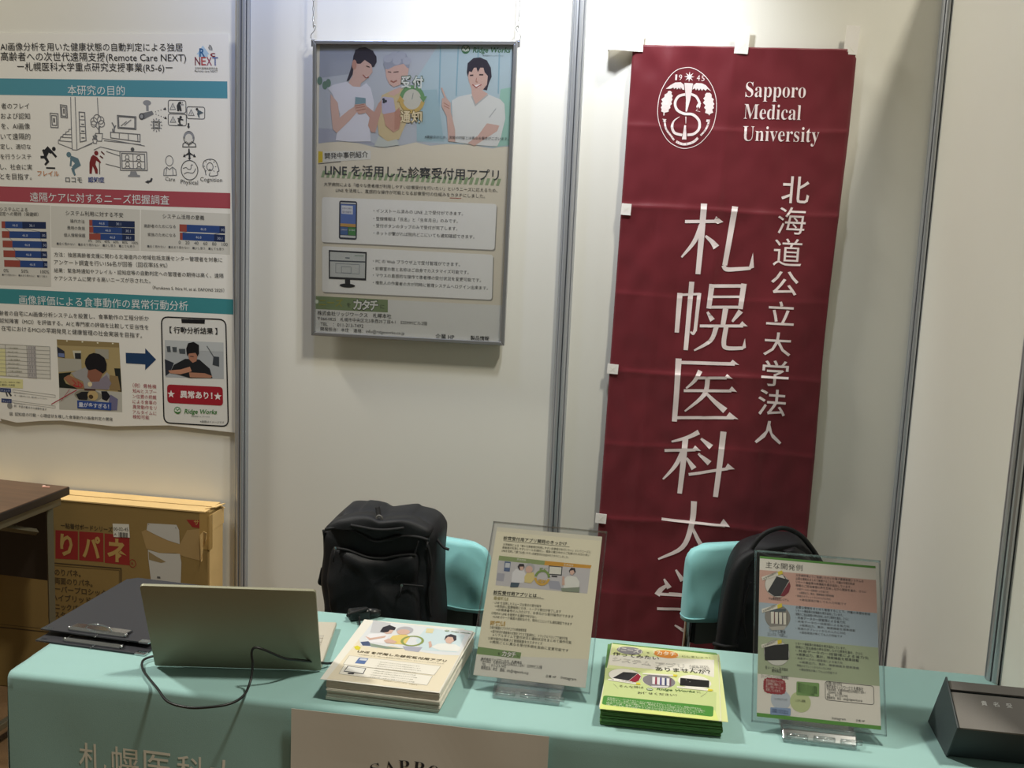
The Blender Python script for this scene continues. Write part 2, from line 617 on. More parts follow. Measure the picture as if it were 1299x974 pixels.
# drawings of the living room, camera and icons
LN = '#6a6c70'
a = Art()
lw = 0.0022
for pl in ([(-0.1385,1.0021),(-0.1382,0.9110),(-0.1366,0.8448),(-0.1209,0.8443)], [(-0.1241,1.0024),(-0.1209,0.8443)], [(-0.0514,1.0028),(-0.0494,0.9458)], [(-0.1209,0.8443),(-0.0674,0.8692)], [(-0.1142,0.8479),(-0.0711,0.8650)], [(-0.0357,0.8821),(0.1000,0.8640)], [(-0.0321,0.8754),(0.0890,0.8676)],
           [(-0.1371,0.9117),(-0.1383,0.9059),(-0.1465,0.9056),(-0.1466,0.8999),(-0.1560,0.8975),(-0.1572,0.8917),(-0.1655,0.8898),(-0.1663,0.8846),(-0.1739,0.8820),(-0.1763,0.8741),(-0.1816,0.8722),(-0.1818,0.8620),(-0.1365,0.8472)], [(-0.1655,0.8898),(-0.1364,0.8900)], [(-0.1713,0.8811),(-0.1366,0.8805)], [(-0.1790,0.8706),(-0.1368,0.8686)],
           [(-0.0659,0.8462),(-0.0435,0.8564),(0.0191,0.8450)], [(-0.0277,0.8060),(0.0184,0.7968)], [(-0.0252,0.8435),(0.0189,0.8314)]):
    a.line(pl, lw, LN, 2)
for q in ([(-0.1728,0.9782),(-0.1517,0.9761),(-0.1502,0.9397),(-0.1718,0.9411)], [(-0.1688,0.9723),(-0.1555,0.9713),(-0.1546,0.9443),(-0.1680,0.9453)], [(-0.2069,0.9522),(-0.1812,0.9510),(-0.1814,0.9096),(-0.2054,0.9096)], [(-0.2022,0.9456),(-0.1866,0.9447),(-0.1858,0.9163),(-0.2007,0.9165)], [(0.0124,0.9520),(0.0724,0.9497),(0.0720,0.9122),(0.0141,0.9137)],
          [(0.0161,0.9487),(0.0687,0.9466),(0.0684,0.9154),(0.0171,0.9172)], [(-0.0103,0.9015),(0.0850,0.8978),(0.0847,0.8759),(-0.0098,0.8846)], [(-0.1120,0.9584),(-0.0935,0.9576),(-0.0906,0.8735),(-0.1100,0.8691)], [(0.0191,0.8450),(0.1057,0.8459),(0.1073,0.7912),(0.0205,0.7887)], [(0.0249,0.8398),(0.0990,0.8396),(0.1000,0.7957),(0.0258,0.7950)]):
    a.line(q, lw * 1.2, LN, 2, True)
for pl in ([(0.0180,0.8997),(0.0177,0.8838)], [(0.0473,0.8986),(0.0471,0.8797)], [(0.0769,0.8975),(0.0782,0.8767)], [(0.0238,0.9211),(0.0423,0.9351)], [(0.0348,0.9231),(0.0569,0.9406)], [(-0.1117,0.9355),(-0.0932,0.9354)], [(-0.1114,0.9152),(-0.0921,0.9151)], [(-0.1110,0.8949),(-0.0910,0.8949)], [(0.0613,0.8390),(0.0626,0.7957)], [(0.0253,0.8174),(0.0995,0.8173)]):
    a.line(pl, lw, LN, 2)
a.poly([(-0.1972,0.9380),(-0.1920,0.9381),(-0.1915,0.9246),(-0.1968,0.9244)], '#55575a', 2)
a.poly([(-0.1638,0.9670),(-0.1593,0.9671),(-0.1596,0.9516),(-0.1634,0.9515)], '#55575a', 2)
for c in ((0.0428,0.8289), (0.0799,0.8288), (0.0436,0.8079), (0.0811,0.8072)):
    a.ring(c, 0.006, 0.0065, 0.0018, '#45474a', 2, n=14)
    a.ring((c[0], c[1] - 0.014), 0.009, 0.008, 0.0018, '#45474a', 2, 0.3, PI - 0.3, 8)
a.poly([(0.0533,0.7868),(0.0717,0.7875),(0.0753,0.7774),(0.0837,0.7761),(0.0836,0.7706),(0.0446,0.7698),(0.0454,0.7753),(0.0506,0.7765)], '#8b8d90', 2)
a.ell((0.0603,0.8525), 0.006, 0.006, '#55575a', 2)
for c, r_ in (((-0.0637,0.9319), 0.011), ((-0.0532,0.9406), 0.012), ((-0.0422,0.9359), 0.011), ((-0.0394,0.9259), 0.010), ((-0.0645,0.9241), 0.009)):
    a.ring(c, r_, r_, lw, LN, 2, n=16)
a.line([(-0.0477,0.9172),(-0.0473,0.8976)], lw * 2, LN, 2)
a.line([(-0.0573,0.9169),(-0.0482,0.9070),(-0.0425,0.9190)], lw, LN, 2)
a.line([(-0.0595,0.8965),(-0.0362,0.8966),(-0.0395,0.8735),(-0.0543,0.8737)], lw, LN, 2, True)
a.line([(-0.0690,0.8793),(-0.0542,0.8781),(-0.0574,0.8661),(-0.0663,0.8665)], lw, LN, 2, True)
for pl in ([(-0.0646,0.8795),(-0.0670,0.8895)], [(-0.0616,0.8796),(-0.0614,0.8931)], [(-0.0587,0.8797),(-0.0548,0.8906)], [(0.0015,0.9019),(0.0017,0.9187),(-0.0055,0.9303)], [(0.0016,0.9120),(0.0073,0.9223)], [(-0.0022,0.9017),(-0.0039,0.9118)], [(-0.1063,0.9458),(-0.0974,0.9460)], [(-0.1053,0.9222),(-0.0960,0.9218)], [(-0.1057,0.9018),(-0.0953,0.9015)], [(-0.1053,0.8815),(-0.0949,0.8819)]):
    a.line(pl, lw * 1.6, LN, 2)
a.build('room_drawing', poster)
a = Art()
a.ell((-0.1972,0.8451), 0.0062, 0.0065, '#26272a', 2)
a.line([(-0.2042,0.8339),(-0.2171,0.8437),(-0.2286,0.8331),(-0.2340,0.8415)], [0.010, 0.014, 0.012, 0.006], '#26272a', 2)
a.line([(-0.2041,0.8356),(-0.1895,0.8208)], 0.007, '#26272a', 2)
a.line([(-0.2191,0.8368),(-0.2271,0.8194),(-0.2180,0.8060),(-0.2277,0.7954)], [0.012, 0.010, 0.008, 0.006], '#26272a', 2)
a.line([(-0.2271,0.8194),(-0.2421,0.8189)], 0.008, '#26272a', 2)
a.line([(-0.2241,0.7869),(-0.1940,0.7870)], 0.005, '#26272a', 2)
a.text('フレイル', (-0.2533,0.7624), (-0.1820,0.7637), '#c07a48', None, 4, 0.015)
tag(a.build('falling_figure', poster), 'black falling figure', None)
a = Art()
a.ell((-0.1481,0.8297), 0.0078, 0.008, '#5f7a84', 2)
a.line([(-0.1427,0.8224),(-0.1242,0.8128),(-0.1188,0.8010),(-0.1359,0.7884)], [0.010, 0.018, 0.016, 0.011], '#5f7a84', 2)
a.line([(-0.1359,0.7901),(-0.1335,0.7782),(-0.1288,0.7674)], [0.011, 0.008, 0.006], '#5f7a84', 2)
a.line([(-0.1401,0.8191),(-0.1432,0.7950)], 0.006, '#5f7a84', 2)
a.text('ロコモ', (-0.1607,0.7466), (-0.1058,0.7474), '#5f6468', None, 4, 0.015)
tag(a.build('stooping_figure', poster), 'slate stooping figure', None)
a = Art()
a.ell((-0.0579,0.8373), 0.0068, 0.0072, '#7a2a2c', 2)
a.poly([(-0.0680,0.8325),(-0.0551,0.8255),(-0.0424,0.8106),(-0.0451,0.8071),(-0.0583,0.8151),(-0.0611,0.8031),(-0.0539,0.7880),(-0.0541,0.7750),(-0.0616,0.7758),(-0.0651,0.7876),(-0.0705,0.7976),(-0.0739,0.7743),(-0.0813,0.7747),(-0.0807,0.8075),(-0.0756,0.8247)], '#7a2a2c', 2)
a.line([(-0.0480,0.8080),(-0.0478,0.7739)], 0.003, '#5a4a48', 2)
a.line([(-0.0419,0.8429),(-0.0309,0.8338)], 0.004, '#5a2a2c', 2)
a.line([(-0.0458,0.8292),(-0.0359,0.8227)], 0.004, '#5a2a2c', 2)
a.text('認知症', (-0.0856,0.7495), (-0.0325,0.7509), '#3a4c8a', None, 4, 0.02)
tag(a.build('walking_figure', poster), 'dark red figure with a stick', None)
a = Art()
a.ell((0.1084,0.9915), 0.013, 0.008, '#8e9094', 1)
a.poly([(0.1048,0.9904),(0.1132,0.9906),(0.1137,0.9673),(0.1057,0.9671)], '#8e9094', 1)
a.poly([(0.0881,0.9599),(0.1246,0.9686),(0.1299,0.9588),(0.0996,0.9435),(0.0887,0.9442)], '#77797d', 2)
a.ell((0.0910,0.9510), 0.009, 0.010, '#4a4c50', 3)
a.ell((0.0910,0.9510), 0.005, 0.006, '#9a9ca0', 4)
for pl in ([(0.1354,0.9663),(0.1616,0.9750)], [(0.1372,0.9590),(0.1614,0.9504)]):
    for k in range(4):
        t = k / 3
        a.ell((pl[0][0] + (pl[1][0] - pl[0][0]) * t, pl[0][1] + (pl[1][1] - pl[0][1]) * t), 0.0016, 0.0016, '#55575a', 2, 8)
a.star((0.1659,0.9755), 0.005, 0.003, 3, '#3a3c40', 2)
a.star((0.1672,0.9489), 0.005, 0.003, 3, '#3a3c40', 2)
a.line([(0.1279,0.9377),(0.1483,0.9380),(0.1481,0.9166),(0.1278,0.9166)], 0.0025, '#55575a', 2, True)
a.line([(0.1315,0.9345),(0.1446,0.9345),(0.1445,0.9198),(0.1314,0.9201)], 0.0018, '#55575a', 2, True)
a.text('AI', (0.1336,0.9242), (0.1431,0.9244), '#45474a')
for k in range(12):
    t = PI * 2 * k / 12
    c = (0.1380,0.9270)
    a.line([(c[0] + 0.0145 * math.cos(t), c[1] + 0.0155 * math.sin(t)), (c[0] + 0.019 * math.cos(t), c[1] + 0.0205 * math.sin(t))], 0.0028, '#6a6c70', 2)
for q0, q1 in (((0.1762,1.0014), (0.2322,0.9651)), ((0.1759,0.9615), (0.2335,0.9276)), ((0.2351,0.9841), (0.2917,0.9493))):
    a.rframe(q0, q1, 0.006, 0.0022, '#55575a', 2)
for t0 in ([(0.1906,0.9928),(0.1818,0.9743),(0.1991,0.9748)], [(0.1911,0.9536),(0.1823,0.9370),(0.1997,0.9375)], [(0.2488,0.9756),(0.2401,0.9587),(0.2581,0.9593)]):
    a.line(t0, 0.002, '#77797d', 2, True)
    a.line([((t0[0][0]), t0[0][1] - 0.008), (t0[0][0], t0[0][1] - 0.014)], 0.002, '#77797d', 2)
a.line([(0.2115,0.9957),(0.2085,0.9850),(0.2077,0.9701)], [0.006, 0.011, 0.006], '#3a3c40', 2)
a.line([(0.2114,0.9868),(0.2167,0.9703)], [0.009, 0.005], '#3a3c40', 2)
a.ell((0.2136,0.9944), 0.004, 0.004, '#3a3c40', 2)
for c in ((0.2208,0.9953), (0.2186,0.9893), (0.2229,0.9894)):
    a.ell(c, 0.002, 0.002, '#77797d', 2, 8)
a.ell((0.2156,0.9527), 0.004, 0.004, '#3a3c40', 2)
a.line([(0.2141,0.9493),(0.2105,0.9412),(0.2141,0.9313)], [0.008, 0.007, 0.004], '#3a3c40', 2)
a.line([(0.2058,0.9484),(0.2238,0.9449)], 0.004, '#3a3c40', 2)
a.line([(0.2058,0.9307),(0.2220,0.9302)], 0.003, '#3a3c40', 2)
a.ell((0.2674,0.9774), 0.004, 0.004, '#3a3c40', 2)
a.line([(0.2696,0.9735),(0.2789,0.9678),(0.2710,0.9630),(0.2742,0.9531)], [0.006, 0.010, 0.006, 0.003], '#55626a', 2)
a.poly([(0.2379,0.9360),(0.2429,0.9362),(0.2429,0.9262),(0.2458,0.9263),(0.2407,0.9195),(0.2357,0.9260),(0.2378,0.9261)], '#3a3c40', 2)
for pl in ([(0.2398,0.8610),(0.2434,0.8611),(0.2452,0.8494),(0.2560,0.8424),(0.2578,0.8465),(0.2643,0.8366),(0.2542,0.8363),(0.2560,0.8397),(0.2459,0.8434),(0.2459,0.8340),(0.2484,0.8341),(0.2433,0.8265),(0.2383,0.8337),(0.2408,0.8338),(0.2405,0.8432),(0.2296,0.8388),(0.2310,0.8355),(0.2223,0.8358),(0.2267,0.8454),(0.2289,0.8414),(0.2390,0.8492)],):
    a.poly(pl, '#34363a', 2)
a.ring((0.2413,0.8928), 0.0165, 0.019, 0.0024, '#45474a', 2, n=24)
a.ell((0.2413,0.8978), 0.0165, 0.013, '#8e9094', 2)
a.ell((0.2413,0.8915), 0.0115, 0.013, '#d8d6ce', 3)
a.line([(0.2217,0.8654),(0.2225,0.8738),(0.2290,0.8790),(0.2362,0.8819),(0.2413,0.8694),(0.2471,0.8823),(0.2543,0.8799),(0.2622,0.8751),(0.2636,0.8668)], 0.0026, '#45474a', 2, True)
a.ring((0.1787,0.8229), 0.012, 0.015, 0.002, '#77797d', 2, n=20)
a.line([(0.1602,0.7782),(0.1618,0.7959),(0.1706,0.8037),(0.1786,0.7965),(0.1888,0.8043),(0.1990,0.7973),(0.2011,0.7804)], 0.0022, '#77797d', 2, True)
a.line([(0.1706,0.8023),(0.1675,0.7792)], 0.002, '#77797d', 2)
a.line([(0.1888,0.8030),(0.1905,0.7800)], 0.002, '#77797d', 2)
a.ring((0.2432,0.7972), 0.0265, 0.029, 0.0026, '#55575a', 2, n=32)
a.line(spline([Vector((p[0], p[1], 0)) for p in [(0.2222,0.8015),(0.2324,0.8046),(0.2378,0.8004),(0.2469,0.8007),(0.2487,0.8126),(0.2541,0.8128)]], 4), 0.002, '#55575a', 2)
a.line(spline([Vector((p[0], p[1], 0)) for p in [(0.2251,0.7847),(0.2360,0.7902),(0.2541,0.7892),(0.2631,0.8030)]], 4), 0.002, '#55575a', 2)
a.line(spline([Vector((p[0], p[1], 0)) for p in [(0.2956,0.7840),(0.2920,0.8007),(0.2859,0.8105),(0.2902,0.8258),(0.3082,0.8321),(0.3244,0.8287),(0.3327,0.8139),(0.3370,0.7990),(0.3316,0.7954),(0.3316,0.7853),(0.3082,0.7824),(0.3064,0.7894)]], 4), 0.0024, '#55575a', 2)
a.ring((0.3082,0.8097), 0.010, 0.012, 0.002, '#55575a', 2, n=18)
a.line([(0.3053,0.8012),(0.3111,0.8014)], 0.003, '#55575a', 2)
for k in range(8):
    t = PI / 4 * k
    c = (0.3082,0.8107)
    a.line([(c[0] + 0.016 * math.cos(t), c[1] + 0.017 * math.sin(t)), (c[0] + 0.020 * math.cos(t), c[1] + 0.021 * math.sin(t))], 0.002, '#55575a', 2)
a.text('Care', (0.1652,0.7635), (0.1966,0.7620), '#4a4c50')
a.text('Physical', (0.2148,0.7559), (0.2703,0.7547), '#4a4c50')
a.text('Cognition', (0.2775,0.7658), (0.3471,0.7657), '#4a4c50')
a.line([(0.1221,0.7687),(0.1191,0.7604),(0.1081,0.7559)], 0.006, '#3a3c40', 2)
a.poly([(0.0993,0.7562),(0.1111,0.7628),(0.1117,0.7519)], '#3a3c40', 2)
a.build('icon_diagram', poster)


def chart(title, t0, t1, bg, rows, lab, ticks):
    a = Art()
    a.poly(bg, '#cbc9c0', 1)
    for tt, q0, q1 in zip(title, t0, t1):
        a.text(tt, q0, q1, '#3a3c40')
    for q0, q1, hgt, f1, f2 in rows:
        X = [q0[0] + (q1[0] - q0[0]) * f for f in (0, f1, f2, 1)]
        Z = [q0[1] + (q1[1] - q0[1]) * f for f in (0, f1, f2, 1)]
        for k, col in enumerate(('#94493f', '#2c477f', '#1f2d50')):
            a.poly([(X[k], Z[k]), (X[k + 1], Z[k + 1]), (X[k + 1], Z[k + 1] - hgt), (X[k], Z[k] - hgt)], col, 2)
        a.text('46.8', (X[1] + (X[2] - X[1]) * 0.42, Z[1] - hgt * 0.7), (X[1] + (X[2] - X[1]) * 0.42 + 0.018, Z[1] - hgt * 0.7), '#b8c0d4')
        a.text('30.1', (X[2] + (X[3] - X[2]) * 0.3, Z[2] - hgt * 0.7), (X[2] + (X[3] - X[2]) * 0.3 + 0.016, Z[2] - hgt * 0.7), '#b8c0d4')
    for k in range(len(rows) - 1):
        for f_, g_ in ((1, 1), (2, 2)):
            q0, q1, hgt, f1, f2 = rows[k]
            w0, w1, h2, e1, e2 = rows[k + 1]
            fa, fb = (f1, e1) if f_ == 1 else (f2, e2)
            a.line([(q0[0] + (q1[0] - q0[0]) * fa, q0[1] + (q1[1] - q0[1]) * fa - hgt), (w0[0] + (w1[0] - w0[0]) * fb, w0[1] + (w1[1] - w0[1]) * fb)], 0.001, '#55575a', 2)
    for body, q0, q1 in lab:
        a.text(body, q0, q1, '#45474a')
    for body, q0, q1 in ticks:
        a.text(body, q0, q1, '#55575a')
    a.build('bar_chart', poster)


_h = 0.026
chart(('システムによる', '認定への期待（保健師）'), ((-0.3829,0.6495), (-0.3885,0.6353)), ((-0.2889,0.6512), (-0.2532,0.6388)), [(UL, (-0.3822,0.6716)[1]), (-0.2140,0.6728), (-0.2163,0.4208), (UL, (-0.3904,0.4164)[1])],
      [((-0.3789,0.6171), (-0.2291,0.6213), 0.021, 0.08, 0.47), ((-0.3785,0.5867), (-0.2280,0.5911), 0.021, 0.17, 0.86), ((-0.3769,0.5575), (-0.2274,0.5609), 0.021, 0.22, 0.88), ((-0.3753,0.5271), (-0.2276,0.5306), 0.021, 0.27, 0.86), ((-0.3737,0.4966), (-0.2271,0.5002), 0.021, 0.37, 0.9)],
      [], [('0%          50%         100%', (-0.3762,0.4587), (-0.2217,0.4617)), ('■そう思わない　■あまり思わない　■そう思う', (-0.3817,0.4477), (-0.2296,0.4495))])
chart(('システム利用に対する不安',), ((-0.1620,0.6461),), ((0.0275,0.6473),), [(-0.2115,0.6717),(0.0825,0.6725),(0.0799,0.5474),(-0.2121,0.5441)],
      [((-0.0848,0.6345), (0.0649,0.6363), 0.019, 0.07, 0.42), ((-0.0852,0.6137), (0.0647,0.6157), 0.019, 0.09, 0.72), ((-0.0856,0.5929), (0.0644,0.5951), 0.019, 0.25, 0.73)],
      [('操作方法', (-0.1474,0.6237), (-0.1000,0.6234)), ('費用の負担', (-0.1579,0.6024), (-0.0991,0.6027)), ('個人情報保護', (-0.1697,0.5798), (-0.0983,0.5808))],
      [('0%　20%　40%　60%　80%　100%', (-0.0885,0.5662), (0.0758,0.5668)), ('■全く思わない　■あまり思わない　■少し思う　■とても思う', (-0.1942,0.5531), (0.0640,0.5559))])
chart(('システム活用の意義',), ((0.1562,0.6500),), ((0.2902,0.6507),), [(0.0861,0.6726),(0.3730,0.6723),(0.3722,0.5499),(0.0836,0.5476)],
      [((0.2103,0.6336), (0.3564,0.6343), 0.022, 0.16, 0.88), ((0.2114,0.6085), (0.3564,0.6083), 0.022, 0.06, 0.76)],
      [('高齢者のためになる', (0.0954,0.6194), (0.1981,0.6216)), ('家族のためになる', (0.1074,0.5936), (0.1979,0.5954))],
      [('0　20　40　60　80　100', (0.2076,0.5741), (0.3649,0.5746)), ('■全く思わない　■あまり思わない　■少し思う　■とても思う', (0.1059,0.5590), (0.3529,0.5615))])
# assessment table and notes at the lower left
a = Art()
a.poly([(UL, (-0.3964,0.2300)[1]), (-0.2253,0.2318), (-0.2260,0.1256), (UL, (-0.3997,0.1254)[1])], '#d2d0c6', 1)
a.poly([(UL, (-0.3969,0.2136)[1]), (-0.3787,0.2141), (-0.3775,0.1268), (UL, (-0.3997,0.1266)[1])], '#d8d4a0', 2)
a.poly([(UL, (-0.3999,0.1192)[1]), (-0.3205,0.1195), (-0.3214,0.0902), (UL, (-0.4009,0.0898)[1])], '#d8d49a', 2)
for k in range(9):
    q0, q1 = (-0.3965,0.2275), (-0.2254,0.2306)
    dz = k * 0.0127
    a.line([(UL, q0[1] - dz), (q1[0], q1[1] - dz)], 0.001, '#8a8a86', 3)
for q in ([(-0.3783,0.2268),(-0.3775,0.1268)], [(-0.3045,0.2294),(-0.3022,0.1268)], [(-0.2748,0.2300),(-0.2737,0.1250)], [(-0.2254,0.2306),(-0.2260,0.1256)]):
    a.line(q, 0.0012, '#77777a', 3)
a.poly([(-0.3019,0.2284),(-0.2749,0.2288),(-0.2737,0.1250),(-0.3022,0.1255)], '#b4b0ae', 2)
random.seed(5)
for k in range(8):
    q0, q1 = (-0.3707,0.2206), (-0.3189,0.2213)
    dz = k * 0.0125 + 0.004
    a.text(random.choice(('食事前の動作を確認', '箸とスプーンの操作', '一口量の調整動作', '姿勢と嚥下の様子')), (q0[0], q0[1] - dz), (q1[0] - 0.02 * random.random(), q1[1] - dz), '#8a8a72')
    q0, q1 = (-0.2969,0.2239), (-0.2776,0.2238)
    a.text(random.choice(('1 2 3', '2 3 1')), (q0[0], q0[1] - dz), (q1[0], q1[1] - dz), '#77777a')
a.text('食べこぼし・詰め込み・早食い', (-0.4004,0.1046), (-0.3274,0.1069), '#45474a')
a.text('に着目した判定', (-0.4007,0.0948), (-0.3485,0.0957), '#45474a')
for q, body in (([(-0.4010,0.0874),(-0.3631,0.0874),(-0.3622,0.0741),(-0.4014,0.0739)], '動作'), ([(-0.3968,0.0534),(-0.3615,0.0533),(-0.3619,0.0398),(-0.3973,0.0398)], '姿勢')):
    a.poly(q, '#39466f', 2)
    a.text('チェック', (q[0][0] + 0.004, (q[0][1] + q[3][1]) / 2 - 0.004), (q[1][0] - 0.004, (q[1][1] + q[2][1]) / 2 - 0.004), '#c8ccd8', None, 3)
a.ell((-0.3687,0.0307), 0.009, 0.010, '#8c8c88', 2)
a.line([(-0.3804,0.0753),(-0.3757,0.0609)], 0.005, '#4a4c50', 2)
a.line([(-0.3713,0.0747),(-0.3625,0.0630)], 0.006, '#3a3c40', 2)
for q0, q1, tx1, tx2 in (((-0.3567,0.0842), (-0.2106,0.0683), 'チェックポイント', '例：一口量が多いため、量を減らしてください'), ((-0.3590,0.0485), (-0.2114,0.0341), 'チェックポイント', '例：手首の動きから姿勢を直す')):
    a.line([q0, (q1[0], q0[1] - 0.008), (q1[0], q1[1]), (q0[0], q1[1] + 0.008)], 0.001, '#8a8a86', 2, True)
    a.text(tx1, (q0[0] + 0.005, q0[1] - 0.010), (q0[0] + 0.045, q0[1] - 0.012), '#66686a')
    a.text(tx2, (q0[0] + 0.005, q0[1] - 0.020), (q0[0] + 0.118, q0[1] - 0.024), '#3a3c40')
a.build('assessment_table', poster)
# printed photograph of a diner
a = Art()
a.poly([(-0.2012,0.2555),(0.0087,0.2573),(0.0160,0.1009),(-0.1965,0.1014)], '#a8966a', 1)
a.poly([(-0.2012,0.2555),(0.0087,0.2573),(0.0092,0.2424),(-0.2004,0.2372)], '#8c7a52', 2)
for c in ((-0.1666,0.2528), (-0.1144,0.2527), (-0.0630,0.2525), (-0.0125,0.2537)):
    a.ell(c, 0.003, 0.002, '#f0ead0', 3, 10)
a.poly([(-0.1985,0.1957),(-0.1195,0.1976),(-0.1186,0.1620),(-0.1973,0.1511)], '#a8a598', 2)
a.poly([(-0.2008,0.2327),(-0.1758,0.2194),(-0.1747,0.1978),(-0.1993,0.2001)], '#2a2e3a', 3)
a.poly([(-0.1965,0.2122),(-0.1769,0.2119),(-0.1762,0.1995),(-0.1961,0.2006)], '#6a78a0', 4)
a.poly([(-0.1483,0.2231),(-0.1190,0.2243),(-0.1204,0.1982),(-0.1431,0.1979)], '#c0bca8', 3)
a.poly([(-0.1412,0.2159),(-0.1201,0.2165),(-0.1204,0.1982),(-0.1400,0.1981)], '#26282c', 4)
a.poly([(-0.0718,0.2331),(-0.0265,0.2335),(-0.0269,0.2034),(-0.0707,0.2030)], '#9c988a', 3)
a.poly([(-0.0086,0.1755),(0.0117,0.1762),(0.0154,0.1023),(0.0029,0.1030)], '#1e2422', 3)
a.poly([(-0.0277,0.1530),(0.0035,0.1505),(0.0123,0.1051),(-0.0253,0.1050)], '#8a7450', 3)
a.poly([(-0.1967,0.1475),(-0.1535,0.1539),(-0.1600,0.1445),(-0.1806,0.1312),(-0.1733,0.1167),(-0.1324,0.1015),(-0.1965,0.1014)], '#1c211c', 3)
a.poly([(-0.1965,0.1008),(0.0160,0.1009),(0.0164,0.0373),(-0.1975,0.0310)], '#b4b2a8', 1)
a.poly([(-0.1551,0.1508),(-0.1027,0.1734),(-0.0905,0.1490),(-0.0594,0.1331),(-0.0338,0.1615),(-0.0246,0.1532),(-0.0259,0.1070),(-0.1103,0.1014),(-0.1146,0.1265),(-0.1412,0.1368)], '#9a9896', 4)
a.poly([(-0.0593,0.1361),(-0.0340,0.1526),(-0.0187,0.1268),(-0.0316,0.1051),(-0.0881,0.1074),(-0.0878,0.1223)], '#847c88', 5)
a.poly([(-0.1799,0.1343),(-0.1632,0.1443),(-0.1412,0.1353),(-0.1131,0.1207),(-0.1102,0.1059),(-0.1324,0.1015),(-0.1607,0.1146)], '#9a6a50', 5)
a.poly([(-0.0965,0.1634),(-0.0713,0.1710),(-0.0464,0.1607),(-0.0594,0.1301),(-0.0878,0.1268),(-0.1001,0.1424)], '#8a5a48', 5)
a.poly([(-0.1072,0.1836),(-0.1047,0.1985),(-0.0925,0.2141),(-0.0767,0.2204),(-0.0580,0.2177),(-0.0409,0.2069),(-0.0334,0.1882),(-0.0353,0.1673),(-0.0464,0.1562),(-0.0589,0.1629),(-0.0713,0.1695),(-0.0934,0.1636),(-0.1012,0.1691)], '#16151a', 6)
a.ell((-0.0911,0.1191), 0.0075, 0.008, '#d8c8a0', 6, 14)
a.line([(-0.1508,0.1302),(-0.1384,0.1190),(-0.1480,0.1124),(-0.1291,0.1107),(-0.1320,0.1254),(-0.1164,0.1145),(-0.1228,0.1081),(-0.1449,0.1096)], 0.0022, '#b03038', 7)
a.line([(-0.1103,0.1014),(-0.0725,0.1024)], 0.006, '#4a3030', 6)
a.line([(-0.2243,0.0457),(-0.1357,0.0983)], 0.0028, '#a03444', 7)
a.line([(-0.1905,0.0586),(-0.1610,0.0981)], 0.0014, '#a03444', 7)
a.ell((-0.0980,0.0828), 0.047, 0.019, '#8c8878', 3)
a.poly([(-0.1391,0.0830),(-0.1199,0.0933),(-0.0946,0.0950),(-0.1015,0.0676),(-0.1299,0.0672)], '#1e2024', 4)
a.ell((-0.0822,0.0839), 0.018, 0.016, '#b8a070', 4, 18)
a.ell((-0.0886,0.0789), 0.008, 0.007, '#4a3a28', 5, 14)
a.poly([(-0.0536,0.0992),(-0.0348,0.1005),(-0.0224,0.0849),(-0.0352,0.0691),(-0.0509,0.0740)], '#1a1a22', 4)
a.poly([(-0.0224,0.0909),(0.0025,0.0776),(-0.0011,0.0415),(-0.0200,0.0402),(-0.0290,0.0665)], '#6c6a88', 4)
a.poly([(-0.1357,0.0647),(-0.0196,0.0648),(-0.0206,0.0395),(-0.1353,0.0389)], '#2f4a8c', 6)
a.text('量が多すぎる！', (-0.1304,0.0452), (-0.0277,0.0456), '#c8ccdc', None, 8, 0.02)
tag(a.build('photo_print', poster), 'printed photo of a dark-haired diner bending over a plate', None)
a = Art()
a.poly([(0.0302,0.2270),(0.0954,0.2286),(0.0955,0.2452),(0.1314,0.2118),(0.0949,0.1762),(0.0950,0.1941),(0.0311,0.1937)], '#1f3c60', 2)
tag(a.build('arrow', poster), 'navy arrow', None)
# printed phone with the result screen
a = Art()
q0, q1 = (0.1498,0.3467), (0.3690,0.0155)
_ph = [(0.1498,0.3467), (0.3595,0.3498), (0.3690,0.0155), (0.1562,0.0124)]


def inset(q, k):
    c = Vector((sum(p[0] for p in q) / 4, sum(p[1] for p in q) / 4))
    return [tuple(Vector(p) + (c - Vector(p)).normalized() * k) for p in q]


def roundq(q, r, n=5):
    out = []
    for i in range(4):
        p, a_, b_ = Vector(q[i]), Vector(q[i - 1]), Vector(q[(i + 1) % 4])
        A_ = p + (a_ - p).normalized() * r
        B_ = p + (b_ - p).normalized() * r
        for k in range(n + 1):
            t = k / n
            out.append(tuple((1 - t) ** 2 * A_ + 2 * t * (1 - t) * p + t * t * B_))
    return out


a.poly(roundq(_ph, 0.022), '#d9d8d2', 1)
a.line(roundq(_ph, 0.022), 0.0042, '#17181c', 3, True)
a.poly([(0.2152,0.3440),(0.2924,0.3460),(0.2912,0.3331),(0.2163,0.3312)], '#17181c', 4)
a.text('【 行動分析結果 】', (0.1767,0.2996), (0.3328,0.3040), '#26272a', None, 4, 0.02)
a.poly([(0.1604,0.2751),(0.3523,0.2783),(0.3538,0.1644),(0.1622,0.1579)], '#a8acae', 2)
a.poly([(0.1604,0.2751),(0.3523,0.2783),(0.3524,0.2502),(0.1627,0.2434)], '#b8bcbc', 3)
for q in ([(0.1659,0.2554),(0.1783,0.2573),(0.1801,0.2385),(0.1689,0.2378)], [(0.1845,0.2547),(0.2000,0.2551),(0.1999,0.2397),(0.1875,0.2390)], [(0.2061,0.2501),(0.2277,0.2514),(0.2277,0.2355),(0.2092,0.2356)]):
    a.poly(q, '#4a5054', 4)
a.line([(0.2985,0.2645),(0.3292,0.2194)], 0.003, '#5a6064', 4)
a.poly([(0.3200,0.2335),(0.3384,0.2329),(0.3384,0.2023),(0.3169,0.2069)], '#3a4046', 4)
a.poly([(0.1600,0.2148),(0.1904,0.2048),(0.1778,0.1744),(0.1622,0.1615)], '#2a2e38', 4)
